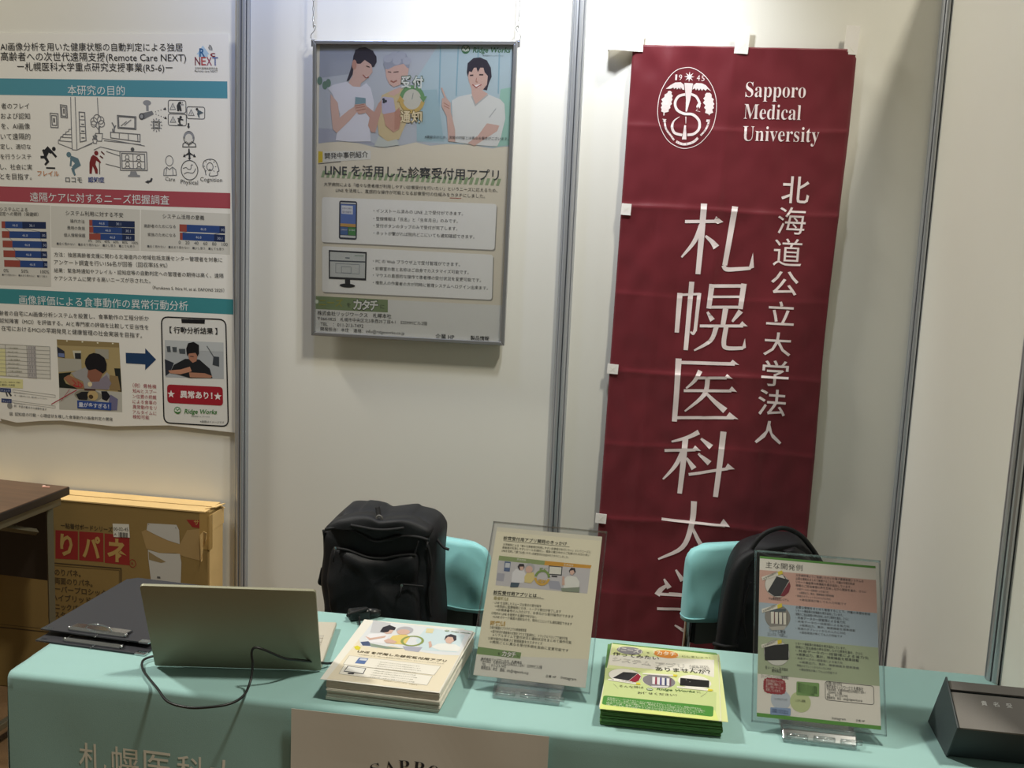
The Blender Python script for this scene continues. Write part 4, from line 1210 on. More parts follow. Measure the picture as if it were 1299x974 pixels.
SB = 1 / (3.359 * 1.96) / 330 * 1.42 * 1.0
SB = 0.00069
strokes('large_character', [([(-0.1169,1.1779),(-0.0206,1.1828)], 13), ([(-0.0388,1.1813),(-0.0307,1.1962),(-0.0100,1.1813),(-0.0253,1.1753)], None), ([(-0.0672,1.2301),(-0.0681,1.1298),(-0.0706,1.0312)], [25, 23, 20]), ([(-0.0703,1.1707),(-0.0874,1.1223),(-0.1201,1.0769)], [20, 17, 7]),
    ([(-0.0570,1.1403),(-0.0375,1.1246),(-0.0245,1.1093)], [9, 18, 28]), ([(0.0194,1.2258),(0.0105,1.1334),(0.0027,1.0602)], [24, 22, 20]), ([(-0.0013,1.0600),(0.0087,1.0492),(0.0414,1.0515),(0.0751,1.0558)], [16, 18, 16, 13]), ([(0.0689,1.0515),(0.0841,1.0576),(0.0783,1.0996)], None)], SB)
strokes('large_character', [([(-0.1174,0.9750),(-0.1192,0.8610)], [22, 18]), ([(-0.1197,0.9695),(-0.0614,0.9753)], 10), ([(-0.0863,1.0089),(-0.0904,0.8122)], [21, 18]), ([(-0.0629,0.9779),(-0.0674,0.8681)], [16, 14]), ([(-0.0806,0.8660),(-0.0723,0.8610),(-0.0671,0.8736)], [6, 12, 13]),
    ([(-0.0290,1.0052),(-0.0334,0.9351)], [22, 19]), ([(-0.0306,0.9997),(0.0632,1.0046)], 14), ([(0.0601,1.0111),(0.0550,0.9386)], [22, 20]), ([(-0.0304,0.9689),(0.0577,0.9736)], 10), ([(-0.0310,0.9392),(0.0572,0.9441)], 12), ([(0.0142,0.9377),(0.0097,0.8888)], [22, 19]),
    ([(-0.0367,0.9254),(-0.0204,0.9020)], [9, 22]), ([(0.0567,0.9333),(0.0353,0.9011)], [22, 9]), ([(-0.0551,0.8838),(0.0665,0.8907)], 12), ([(0.0533,0.8900),(0.0629,0.9040),(0.0797,0.8902)], None), ([(-0.0085,0.8837),(-0.0216,0.8436),(-0.0663,0.8123)], [20, 17, 7]),
    ([(0.0193,0.8853),(0.0160,0.8390),(0.0263,0.8247),(0.0712,0.8274)], [19, 19, 17, 14]), ([(0.0663,0.8217),(0.0790,0.8292),(0.0744,0.8561)], None)], SB)
strokes('large_character', [([(-0.1122,0.7752),(0.0515,0.7799)], 14), ([(0.0349,0.7802),(0.0447,0.7918),(0.0643,0.7780)], None), ([(-0.1089,0.7864),(-0.1082,0.6940),(-0.1089,0.6007)], [25, 22, 21]), ([(-0.1096,0.6118),(0.0596,0.6237)], 13), ([(0.0356,0.6220),(0.0464,0.6394),(0.0733,0.6205)], None),
    ([(-0.0449,0.7547),(-0.0590,0.7249),(-0.0816,0.7013)], [20, 15, 7]), ([(-0.0568,0.7333),(0.0312,0.7389)], 12), ([(0.0232,0.7384),(0.0317,0.7499),(0.0486,0.7373)], None), ([(-0.0879,0.6940),(0.0473,0.7015)], 12), ([(0.0380,0.7009),(0.0476,0.7153),(0.0634,0.6998)], None),
    ([(-0.0222,0.7369),(-0.0293,0.6854),(-0.0811,0.6333)], [20, 18, 7]), ([(-0.0272,0.6938),(0.0043,0.6655),(0.0341,0.6427)], [9, 18, 27])], SB)
SC2 = SB * 3.359 / 2.95
strokes('large_character', [([(-0.0366,0.5743),(-0.0678,0.5561),(-0.1132,0.5400)], [19, 14, 7]), ([(-0.1317,0.5121),(-0.0422,0.5212)], 11), ([(-0.0544,0.5187),(-0.0446,0.5338),(-0.0266,0.5192)], None), ([(-0.0737,0.5524),(-0.0758,0.4673),(-0.0797,0.3861)], [21, 20, 17]), ([(-0.0789,0.5137),(-0.0977,0.4688),(-0.1308,0.4258)], [18, 15, 6]),
    ([(-0.0668,0.4953),(-0.0430,0.4650)], [8, 21]), ([(-0.0291,0.5557),(0.0018,0.5325)], [8, 21]), ([(-0.0337,0.5106),(0.0005,0.4844)], [8, 21]), ([(-0.0573,0.4462),(0.0538,0.4724)], 11), ([(0.0433,0.4684),(0.0526,0.4884),(0.0738,0.4724)], None), ([(0.0337,0.5809),(0.0299,0.4834),(0.0246,0.3848)], [22, 20, 18])], SC2)
strokes('large_character', [([(-0.1271,0.3055),(0.0585,0.3000)], 10), ([(0.0415,0.3002),(0.0524,0.3207),(0.0726,0.2980)], None), ([(-0.0363,0.3669),(-0.0380,0.3000),(-0.0611,0.2241),(-0.1294,0.1816)], [22, 20, 17, 7]), ([(-0.0391,0.2933),(-0.0071,0.2371),(0.0296,0.2042),(0.0720,0.1784)], [9, 17, 24, 26])], SC2)
strokes('large_character', [([(-0.1082,0.1221),(-0.0906,0.0953)], [7, 20]), ([(-0.0754,0.1534),(-0.0528,0.1222)], [7, 20]), ([(-0.0046,0.1549),(-0.0220,0.1101)], [22, 8]), ([(-0.1256,0.0703),(-0.1155,0.0880),(-0.0990,0.1029)], [22, 18, 10]), ([(-0.1194,0.0742),(0.0666,0.0803)], 11), ([(0.0689,0.0921),(0.0591,0.0529)], [22, 8]),
    ([(-0.0911,0.0786),(0.0116,0.0800)], 10), ([(-0.1229,0.0277),(0.0725,0.0409)], 11), ([(0.0116,0.0800),(-0.0251,0.0397),(-0.0224,-0.0474)], [9, 16, 18]), ([(-0.0672,-0.0199),(-0.0328,-0.0350),(-0.0225,-0.0222)], [6, 16, 14])], SC2)
a = Art()
for ch, c, s_ in (('北', (0.1815,1.2780), 0.077), ('海', (0.1777,1.1928), 0.078), ('道', (0.1740,1.1047), 0.080), ('公', (0.1722,1.0182), 0.078), ('立', (0.1681,0.9329), 0.078), ('大', (0.1662,0.8448), 0.078), ('学', (0.1663,0.7606), 0.078), ('法', (0.1641,0.6755), 0.080), ('人', (0.1621,0.5873), 0.078)):
    a.char(ch, c, s_ * 0.98, s_ * (0.86 if ch in '公立大人' else 0.96), BI, 1, 0.0 if ch in '海道' else 0.007)
a.build('small_lettering', banner, pwr, CUTS)
a = Art()


def serif(s_):
    return ''.join(chr(0x1D400 + ord(c) - 65) if 'A' <= c <= 'Z' else chr(0x1D41A + ord(c) - 97) if 'a' <= c <= 'z' else c for c in s_)


for body, p0, p1 in (('Sapporo', (0.0251,1.5260), (0.1876,1.5281)), ('Medical', (0.0248,1.4668), (0.1791,1.4679)), ('University', (0.0256,1.4073), (0.2322,1.4093))):
    a.text(serif(body), p0, p1, BI, 0.046 if body != 'x' else None, 1, -0.007)
a.build('serif_lettering', banner, pwr, CUTS)
# emblem
a = Art()
ov = [(-0.1397,1.6009),(-0.1148,1.5965),(-0.0886,1.5791),(-0.0673,1.5523),(-0.0544,1.5198),(-0.0513,1.4841),(-0.0569,1.4453),(-0.0717,1.4171),(-0.0953,1.3927),(-0.1283,1.3807),(-0.1569,1.3865),(-0.1806,1.4024),(-0.1993,1.4297),(-0.2110,1.4628),(-0.2131,1.4960),(-0.2085,1.5294),(-0.1937,1.5628),(-0.1703,1.5908)]
a.line(spline([Vector((p[0], p[1], 0)) for p in ov], 5, True), 0.0018, BI, 1, True)
a.star((-0.1316,1.5759), 0.0145, 0.0050, 8, BI, 1)
for ch, c in (('1', (-0.1678,1.5733)), ('9', (-0.1557,1.5736)), ('4', (-0.1066,1.5738)), ('5', (-0.0937,1.5730))):
    a.char(ch, c, 0.0085 if ch != '1' else 0.005, 0.0150, BI, 1, -0.004)
a.poly([(-0.1441,1.5591),(-0.1201,1.5586),(-0.1247,1.5151),(-0.1317,1.4818),(-0.1356,1.4817),(-0.1367,1.5148)], BI, 1)
a.poly([(-0.1355,1.4678),(-0.1324,1.4679),(-0.1322,1.4485),(-0.1334,1.4485)], BI, 1)
a.poly([(-0.1367,1.4442),(-0.1320,1.4444),(-0.1282,1.4056),(-0.1406,1.4051)], BI, 1)
a.line(spline([Vector((p[0], p[1], 0)) for p in [(-0.1396,1.5284),(-0.1574,1.5225),(-0.1661,1.5057),(-0.1601,1.4865),(-0.1403,1.4760),(-0.1149,1.4740),(-0.0970,1.4579),(-0.0954,1.4358),(-0.1085,1.4215),(-0.1265,1.4181)]], 5), [0.0072] * 46, BI, 1)
a.line(spline([Vector((p[0], p[1], 0)) for p in [(-0.1509,1.4674),(-0.1657,1.4558),(-0.1702,1.4390),(-0.1621,1.4226),(-0.1406,1.4171)]], 5), [0.0010 + 0.0062 * min(1, i / 10) for i in range(21)], BI, 1)
a.line(spline([Vector((p[0], p[1], 0)) for p in [(-0.1254,1.5299),(-0.1099,1.5238),(-0.1006,1.5102),(-0.0983,1.5020)]], 5), [0.0068] * 12 + [0.0068, 0.0085, 0.0078, 0.006], BI, 1)
a.poly([(-0.1035,1.5047),(-0.0955,1.5060),(-0.0957,1.4966),(-0.0981,1.4910),(-0.1013,1.4965),(-0.1049,1.4922),(-0.1074,1.4963)], BI, 1)
a.line([(-0.1020,1.4909),(-0.1072,1.4852),(-0.0953,1.4823)], 0.0009, BI, 1)
for q in ([(-0.1946,1.5413),(-0.1818,1.5521),(-0.1696,1.5593),(-0.1543,1.5605),(-0.1455,1.5544),(-0.1429,1.5407),(-0.1474,1.5403),(-0.1534,1.5473),(-0.1541,1.5407),(-0.1589,1.5458),(-0.1631,1.5405),(-0.1659,1.5456),(-0.1713,1.5414),(-0.1735,1.5457),(-0.1812,1.5422)], [(-0.1208,1.5413),(-0.1189,1.5537),(-0.1110,1.5600),(-0.0956,1.5593),(-0.0841,1.5541),(-0.0691,1.5386),(-0.0806,1.5449),(-0.0844,1.5393),(-0.0904,1.5446),(-0.0936,1.5390),(-0.0988,1.5449),(-0.1026,1.5393),(-0.1072,1.5453),(-0.1110,1.5397),(-0.1142,1.5456)]):
    a.poly(q, BI, 1)
for q in ([(-0.1819,1.5367),(-0.1766,1.5330),(-0.1780,1.5280),(-0.1737,1.5231),(-0.1762,1.5181),(-0.1736,1.5132),(-0.1772,1.5070),(-0.1746,1.5016),(-0.1793,1.4959),(-0.1783,1.4898),(-0.1826,1.4858),(-0.1827,1.4797),(-0.1933,1.4766),(-0.1939,1.4689),(-0.1967,1.4688),(-0.1967,1.4771),(-0.2031,1.4797),(-0.2023,1.4858),(-0.2049,1.4907),(-0.2013,1.4958),(-0.2050,1.5018),(-0.2008,1.5063),(-0.2051,1.5123),(-0.2003,1.5163),(-0.1966,1.5192),(-0.1965,1.5264),(-0.1894,1.5299),(-0.1877,1.5354)],
          [(-0.0810,1.5344),(-0.0715,1.5341),(-0.0667,1.5288),(-0.0668,1.5222),(-0.0603,1.5169),(-0.0621,1.5102),(-0.0577,1.5043),(-0.0608,1.4998),(-0.0581,1.4933),(-0.0628,1.4893),(-0.0595,1.4811),(-0.0681,1.4767),(-0.0694,1.4726),(-0.0720,1.4766),(-0.0817,1.4799),(-0.0801,1.4888),(-0.0854,1.4936),(-0.0820,1.5003),(-0.0892,1.5073),(-0.0851,1.5134),(-0.0894,1.5188),(-0.0848,1.5239),(-0.0852,1.5299)]):
    a.poly(q, BI, 1)
rb = spline([Vector((p[0], p[1], 0)) for p in [(-0.1926,1.4578),(-0.1868,1.4329),(-0.1714,1.4139),(-0.1622,1.4030),(-0.1461,1.3946),(-0.1305,1.3924),(-0.1097,1.3986),(-0.0965,1.4108),(-0.0809,1.4279),(-0.0723,1.4448),(-0.0697,1.4601)]], 5)
a.line([(p.x, p.y) for p in rb[:16]], 0.0050, BI, 1)
a.line([(p.x, p.y) for p in rb[17:36]], 0.0068, BI, 1)
a.line([(p.x, p.y) for p in rb[37:]], 0.0050, BI, 1)
a.poly([(-0.1995,1.4598),(-0.1870,1.4591),(-0.1896,1.4545),(-0.1866,1.4524),(-0.1974,1.4526),(-0.1948,1.4561)], BI, 1)
a.poly([(-0.0762,1.4619),(-0.0659,1.4616),(-0.0690,1.4582),(-0.0660,1.4550),(-0.0772,1.4552)], BI, 1)
word = 'SAPPORO' + 'MEDICAL' + 'UNIVERSITY'
for i, ch in enumerate(word):
    j = 2 + i * 2 if i < 7 else (17 + (i - 7) * 2.9 + 1 if i < 14 else 37.5 + (i - 14) * 1.35)
    j0 = min(int(j), len(rb) - 2)
    p = rb[j0]
    t = rb[j0 + 1] - rb[j0]
    a.char(ch, (p.x, p.y), 0.0024, 0.0032, M['red'], 3, 0.0, math.atan2(t.y, t.x))
a.build('emblem', banner, pwr, CUTS)


def xloop(bm, u, v, w, h, tilt=0.0, extra=0.0):
    """webbing loop with a stitched cross: a flat folded strap"""
    y = -wr(u, v) - 0.0012 - extra
    R = Matrix.Translation((u, y, v)) @ Matrix.Rotation(tilt, 4, 'Y')
    bx(bm, -w / 2, w / 2, -0.0012, 0.0010, -h / 2, h / 2, R=R)
    q = min(w, h) * 0.36
    cz = -h / 2 + q * 1.25 if h > w * 1.3 else 0
    for s in (-1, 1):
        Rr = R @ Matrix.Translation((0, -0.0013, cz)) @ Matrix.Rotation(s * PI / 4, 4, 'Y')
        bx(bm, -q, q, -0.0003, 0.0003, -0.0005, 0.0005, 1, R=Rr)


for p0, p1 in (((-0.0130,1.7154), (0.0246,1.6407)), ((0.2793,1.7208), (0.3151,1.6449)), ((-0.3042,1.6995), (-0.2634,1.6408)), ((-0.2982,1.2213), (-0.2716,1.1890)), ((-0.3125,0.7580), (-0.2809,0.7297)), ((-0.3224,0.3068), (-0.2900,0.2779))):
    bm = new()
    w, h = abs(p1[0] - p0[0]), abs(p1[1] - p0[1])
    xloop(bm, (p0[0] + p1[0]) / 2, (p0[1] + p1[1]) / 2, max(w, 0.028), h, 0.04)
    tag(obj('pole_loop', bm, [M['loop'], M['edge']], banner), 'white stitched loop', None)
# the corner loop stands off sideways, open like a short tunnel
bm = new()
p0, p1 = (-0.3614,1.6984), (-0.2853,1.6403)
c0 = ((p0[0] + p1[0]) / 2, (p0[1] + p1[1]) / 2)
pts = [(p0[0], 0.004), (p0[0], -0.030), (p0[0] + 0.02, -0.036), (p1[0], -0.008), (p1[0], -0.005), (p0[0] + 0.02, -0.032), (p0[0] + 0.0025, -0.027), (p0[0] + 0.0025, 0.004)]
prism(bm, pts, 'z', p1[1], p0[1])
tag(obj('pole_loop', bm, M['loop'], banner), 'white stitched loop standing out at the top left corner', None)

# ------------------------------------------------------------------ the table under its turquoise cloth
TX0, TX1, TY0, TY1, TZ = -1.163, 0.692, -1.418, -0.968, 0.700
t = thing('folding_table', (-0.24, -1.19, 0), 'long folding table hidden under the turquoise cloth', 'table')
obj('tabletop', box(-0.90, 0.90, -0.205, 0.205, 0.668, 0.690), M['desk'], t, bev=0.003)
for sx in (-1, 1):
    for sy in (-1, 1):
        bm = new()
        tube(bm, [(sx * 0.80, sy * 0.17, 0.0), (sx * 0.80, sy * 0.17, 0.668)], 0.013, 10)
        obj('leg', bm, M['steel'], t, smooth=True)

cl = thing('tablecloth', (0, 0, 0), 'turquoise cloth with white lettering covering the long table and hanging to the floor', 'tablecloth')
bm = new()
NX_, NR = 150, 5
prof = []                      # (y, z, drop 0..1) from the back hem over the top to the front hem
R_ = 0.012
for k in range(12):
    prof.append((TY1, 0.25 + (TZ - R_ - 0.25) * k / 12, 1 - k / 12, 'b'))
for k in range(NR + 1):
    q = PI / 2 * k / NR
    prof.append((TY1 - R_ + R_ * math.cos(q), TZ - R_ + R_ * math.sin(q), 0, 't'))
for k in range(1, 24):
    prof.append((TY1 - R_ + (TY0 - TY1 + 2 * R_) * k / 24, TZ, 0, 't'))
for k in range(NR + 1):
    q = PI / 2 * k / NR
    prof.append((TY0 + R_ - R_ * math.sin(q), TZ - R_ + R_ * math.cos(q), 0, 't'))
for k in range(1, 30):
    prof.append((TY0, TZ - R_ + (0.012 - TZ + R_) * k / 29, k / 29, 'f'))
rows = []


def cloth_dy(x, z, d):
    return d * (0.010 * math.sin(x * 7.0 + 0.6) + 0.006 * math.sin(x * 17 + 2)) + 0.0016 * noise.noise(Vector((x * 9, z * 7, 2.0)))


for (y, z, d, s_) in prof:
    row = []
    for i in range(NX_ + 1):
        x = TX0 + (TX1 - TX0) * i / NX_
        yy, zz = y, z
        if s_ == 'f':
            yy = y - cloth_dy(x, z, d)
        elif s_ == 'b':
            yy = y + 0.5 * cloth_dy(x, z, d)
        else:
            e = max(0.0, 1 - abs(y - (TY0 + 0.03)) / 0.05)
            zz = z + e * (0.0014 * noise.noise(Vector((x * 14, y * 30, 5))) + 0.0010 * noise.noise(Vector((x * 40, y * 50, 8)))) - (0.0008 if e else 0)
            zz = min(zz, TZ + 0.0002) if y > TY0 + 0.05 else zz
        xx = x
        if i == 0 and s_ == 't':
            zz -= 0.006 if 0 else 0.0
        row.append(bm.verts.new((xx, yy, zz)))
    rows.append(row)
for j in range(len(rows) - 1):
    for i in range(NX_):
        bm.faces.new((rows[j][i], rows[j][i + 1], rows[j + 1][i + 1], rows[j + 1][i]))
# side drapes
for i, sx in ((0, -1), (NX_, 1)):
    top = [rows[j][i] for j in range(len(rows)) if prof[j][3] == 't']
    prev = top
    for k in range(1, 26):
        f_ = k / 25
        cur = []
        for n_, v in enumerate(top):
            q = n_ / (len(top) - 1)
            z = v.co.z + (0.012 - v.co.z) * f_
            out = sx * (0.006 * math.sin(q * 9) * f_ + 0.003 * min(1, f_ * 6)) if sx < 0 else 0
            cur.append(bm.verts.new((v.co.x + out, v.co.y, z)))
        for n_ in range(len(top) - 1):
            bm.faces.new((prev[n_], prev[n_ + 1], cur[n_ + 1], cur[n_]))
        prev = cur
bmesh.ops.remove_doubles(bm, verts=bm.verts[:], dist=0.0015)
obj('cloth', bm, M['cloth'], cl, smooth=True)
a = Art()
for ch, c in (('札', (-0.9976,0.5507)), ('幌', (-0.9325,0.5508)), ('医', (-0.8695,0.5506)), ('科', (-0.8040,0.5509)), ('大', (-0.7407,0.5509))):
    a.char(ch, c, 0.054, 0.056, '#f2f4ea', 1, 0.004)


def cwarp(u, v):
    return cloth_dy(u, v, min(1, max(0, (TZ - R_ - v) / (TZ - R_ - 0.012)))) + 0.0005 - 0.003


_o = a.build('printed_lettering', cl, lambda u, v: cwarp(u, v) + TY0 * -1 - 0 + 0.003 - 0.0, None)

# paper sign fixed to the front of the cloth
pp = [(-0.6130,0.6959), (-0.1531,0.6927)]
sign = thing('paper_sign', (0, -1.4240, 0), 'white paper sign with arched black lettering on the front of the tablecloth', 'sign')
su0, su1, sv1 = pp[0][0], pp[1][0], pp[0][1] - 0.001


def spap(u):
    return max(cloth_dy(u, v, min(1, max(0, (TZ - R_ - v) / (TZ - R_ - 0.012)))) for v in (0.66, 0.5, 0.35)) + 0.001


bm = new()
prev = None
for i in range(25):
    u = su0 + (su1 - su0) * i / 24
    col = [bm.verts.new((u, -max(0.0, cloth_dy(u, sv1 - 0.36 * k / 12, min(1, (TZ - sv1 + 0.36 * k / 12) / TZ)) + 0.003), sv1 - 0.36 * k / 12)) for k in range(13)]
    if prev:
        for k in range(12):
            bm.faces.new((prev[k], col[k], col[k + 1], prev[k + 1]))
    prev = col
obj('sheet', bm, M['paper'], sign, solid=0.0004)
a = Art()
c0 = ((-0.3909,0.6117)[0], 0.439)
word = 'SAPPORO MEDICAL UNIVERSITY · '
for i, ch in enumerate(word):
    if ch == ' ':
        continue
    an = PI / 2 - (i - 2.55) * 2 * PI / 41
    rx = 0.172
    a.char(serif(ch) if ch != '·' else '·', (c0[0] + rx * math.cos(an), c0[1] + rx * math.sin(an)), 0.0190 if ch != 'I' else 0.009, 0.0215, '#33353a', 1, -0.006, an - PI / 2)
a.ring(c0, 0.150, 0.150, 0.0016, '#33353a', 1)
a.build('arched_lettering', sign, lambda u, v: max(0.0, cloth_dy(u, v, min(1, (TZ - v) / TZ)) + 0.003) + 0.0006)

# ------------------------------------------------------------------ laptop seen from behind
LYAW = 0.1737
lap = thing('laptop', (-0.7617, -1.3036, TZ + 0.001), 'silver laptop standing open with its back to the viewer, beside the clipboards', 'laptop', (0, 0, LYAW))
b = box(-0.157, 0.157, 0.004, 0.216, 0.003, 0.014)
base = obj('base', b, M['deck'], lap, bev=0.003)
for x in (-0.13, 0.13):
    for y in (0.025, 0.195):
        bm = new()
        prism(bm, [(x + 0.007 * math.cos(k * PI / 6), y + 0.007 * math.sin(k * PI / 6)) for k in range(12)], 'z', 0.0, 0.0035)
        obj('rubber_foot', bm, M['blackp'], base)
LE = 0.4371
Rl = Matrix.Translation((0, -0.001, 0.0035)) @ Matrix.Rotation(LE, 4, 'X')
bm = new()
pr = []
for cx, cz, t0 in ((0.1565 - 0.006, 0.209 - 0.006, 0), (-0.1565 + 0.006, 0.209 - 0.006, 1), (-0.1565 + 0.003, 0.003, 2), (0.1565 - 0.003, 0.003, 3)):
    r = 0.006 if t0 < 2 else 0.003
    for k in range(5):
        q = PI / 2 * (t0 + k / 4)
        pr.append((cx + r * math.cos(q), cz + r * math.sin(q)))
vs = prism(bm, pr, 'y', -0.0028, 0.0028)
for v in bm.verts:
    v.co = Rl @ v.co
lid = obj('lid', bm, M['laptop'], lap, bev=0.0012)
bm = new()
bx(bm, -0.150, 0.150, 0.0028, 0.0032, 0.012, 0.196, R=Rl)
obj('screen', bm, M['blackp'], lid)
bm = new()
tube(bm, [(-0.11, 0.0065, 0.0085), (0.11, 0.0065, 0.0085)], 0.0042, 10)
obj('hinge', bm, M['boxgrey'], lap, smooth=True)
for r_ in range(6):
    n = 14
    for k in range(n):
        w = 0.284 / n
        if r_ == 5 and 3 < k < 9:
            continue
        x0 = -0.142 + k * w
        y0 = 0.030 + r_ * 0.0185
        o = obj('key', box(x0 + 0.001, x0 + w - 0.001, y0, y0 + 0.0165, 0.014, 0.0153), M['key'], base)
obj('key', box(-0.142 + 4 * 0.284 / 14 + 0.001, -0.142 + 9 * 0.284 / 14 - 0.001, 0.1225, 0.139, 0.014, 0.0153), M['key'], base)
obj('trackpad', box(-0.05, 0.05, 0.148, 0.208, 0.0138, 0.0143), M['key'], base)

# power cable: plug at the left hinge, loop over the front edge, back behind the lid to the adapter
cab = thing('power_cable', (-0.93, -1.31, TZ), 'black power cable looping from the laptop over the front edge of the table', 'cable')
O = Vector((-0.93, -1.31, TZ))
pts = [(-0.905, -1.285, 0.709), (-0.925, -1.297, 0.709), (-0.944, -1.322, 0.707), (-0.928, -1.358, 0.706), (-0.896, -1.398, 0.709), (-0.861, -1.434, 0.708), (-0.822, -1.474, 0.706), (-0.779, -1.489, 0.707), (-0.745, -1.485, 0.709),
       (-0.712, -1.468, 0.711), (-0.697, -1.440, 0.715), (-0.697, -1.408, 0.728), (-0.699, -1.392, 0.752), (-0.702, -1.390, 0.774), (-0.697, -1.386, 0.783), (-0.680, -1.378, 0.776), (-0.655, -1.350, 0.752), (-0.640, -1.320, 0.738),
       (-0.619, -1.285, 0.722), (-0.601, -1.258, 0.709), (-0.590, -1.235, 0.705), (-0.582, -1.20, 0.7045), (-0.583, -1.13, 0.7045), (-0.592, -1.07, 0.7045), (-0.605, -1.03, 0.707), (-0.609, -1.018, 0.712)]
bm = new()
tube(bm, [Vector(p) - O for p in spline(pts, 6)], 0.0024, 8)
obj('cord', bm, M['blackp'], cab, smooth=True)
bm = new()
tube(bm, [Vector((-0.918, -1.292, 0.7095)) - O, Vector((-0.893, -1.279, 0.7095)) - O], 0.0048, 8)
obj('plug', bm, M['blackp'], cab, smooth=True)
# chunky black adapter at the far edge of the table
ad = thing('power_adapter', (-0.612, -1.000, TZ), 'small black power adapter lying by the far table edge behind the flyer stack', 'adapter', (0, 0, 0.5))
obj('body', box(-0.026, 0.020, -0.013, 0.013, 0.0005, 0.024), M['blackp'], ad, bev=0.006, seg=3)
bm = new()
tube(bm, [(0.018, 0, 0.012), (0.036, 0.001, 0.011), (0.044, 0.002, 0.010)], [0.011, 0.009, 0.006], 12)
obj('strain_relief', bm, M['blackp'], ad, smooth=True)
bm = new()
tube(bm, spline([(-0.024, -0.006, 0.012), (-0.030, -0.012, 0.016), (-0.022, -0.018, 0.022), (-0.004, -0.017, 0.026), (0.012, -0.010, 0.026)], 4), 0.0035, 8)
obj('cable_tie', bm, M['black2'], ad, smooth=True)

# ------------------------------------------------------------------ two clipboards
for k, (dx, dy, z, yaw, lab) in enumerate(((-1.066, -1.120, TZ + 0.001, -0.06, 'lower charcoal clipboard with a chrome clip, lying flat at the left end of the table'),
                                            (-1.072, -1.092, TZ + 0.0130, -0.06, 'upper charcoal clipboard with a raised chrome clip, resting on the other one'))):
    cb = thing('clipboard', (dx, dy, z), lab, 'clipboard', (0, 0, yaw), 'clipboards at the left end of the table')
    # board with one cut corner at the far left
    pr = [(-0.118, -0.165), (0.118, -0.165), (0.118, 0.165), (-0.062, 0.165), (-0.080, 0.155), (-0.118, 0.110)]
    bm = new()
    prism(bm, [(-0.118, -0.165), (0.118, -0.165), (0.118, 0.165), (-0.100, 0.165), (-0.118, 0.148)], 'z', 0.0, 0.0028)
    obj('board', bm, M['board'], cb)
    for sx in (-1, 1):
        bm = new()
        bx(bm, sx * 0.1185 - 0.011, sx * 0.1185 + 0.011, -0.1665, -0.152, -0.0004, 0.0033)
        bmesh.ops.translate(bm, verts=bm.verts[:], vec=(-sx * 0.0105, 0, 0))
        tag(obj('corner_guard', bm, M['acrylic_edge'] if sx < 0 else M['chrome'], cb, bev=0.001), 'clear corner guard' if sx < 0 else 'metal corner guard', None)
    bm = new()
    prism(bm, [(-0.158, 0.0028), (-0.158, 0.0065), (-0.150, 0.0095), (-0.128, 0.0075), (-0.122, 0.0045), (-0.126, 0.0040), (-0.150, 0.0070), (-0.155, 0.0028)], 'x', -0.060, 0.060)
    clip = obj('clip', bm, M['chrome'], cb, bev=0.0008)
    bm = new()
    hz = 0.0085
    tube(bm, spline([(-0.030, -0.148, hz), (-0.022, -0.150, hz + 0.008), (0, -0.151, hz + 0.0125), (0.022, -0.150, hz + 0.008), (0.030, -0.148, hz)], 5), 0.0013 if k else 0.0010, 8)
    obj('lever', bm, M['chrome'], clip, smooth=True) if k else bm.free()
    for sx in (-1, 1):
        bm = new()
        tube(bm, [(sx * 0.060, -0.152, 0.006), (sx * 0.064, -0.152, 0.006)], 0.0042, 10)
        obj('clip_end', bm, M['chrome'], clip, smooth=True)
    bm = new()
    tube(bm, [(0.0, -0.157, 0.004), (0.003, -0.168, 0.001), (0.006, -0.158, 0.004)], 0.0011, 6)
    obj('hanging_eye', bm, M['chrome'], clip, smooth=True)


# ------------------------------------------------------------------ flyer stacks
def stack(name, x, y, yaw, w, l, h, n, mt, label, group, seed):
    random.seed(seed)
    root = bpy.data.objects.new(name, None)
    bm = new()
    th = h / n
    for k in range(n):
        dx, dy = random.uniform(-1, 1) * 0.0009, random.uniform(-1, 1) * 0.0011
        if k % 7 == 0:
            ox, oy, an = random.uniform(-1, 1) * 0.0022, random.uniform(-1, 1) * 0.0028, random.uniform(-1, 1) * 0.008
        R = Matrix.Rotation(an + random.uniform(-1, 1) * 0.002, 4, 'Z') @ Matrix.Translation((ox + dx, oy + dy, 0))
        bx(bm, -w / 2, w / 2, 0, l, k * th, k * th + th * 0.93, R=R)
    bpy.data.objects.remove(root)
    o = obj(name, bm, mt)
    o.location = (x, y, TZ + 0.0008)
    o.rotation_euler = (0, 0, yaw)
    return tag(o, label, 'flyers', group, 'stuff')


def flyer(x, y, z, yaw, label, group, mt, art=None, w=0.21, l=0.297, curl=0.0):
    f = thing('flyer', (x, y, z), label, 'flyer', (-PI / 2, 0, yaw), group)
    obj('sheet', box(-w / 2, w / 2, 0.0, 0.0005, 0.0, l), mt, f)
    if art:
        art(f)
    return f


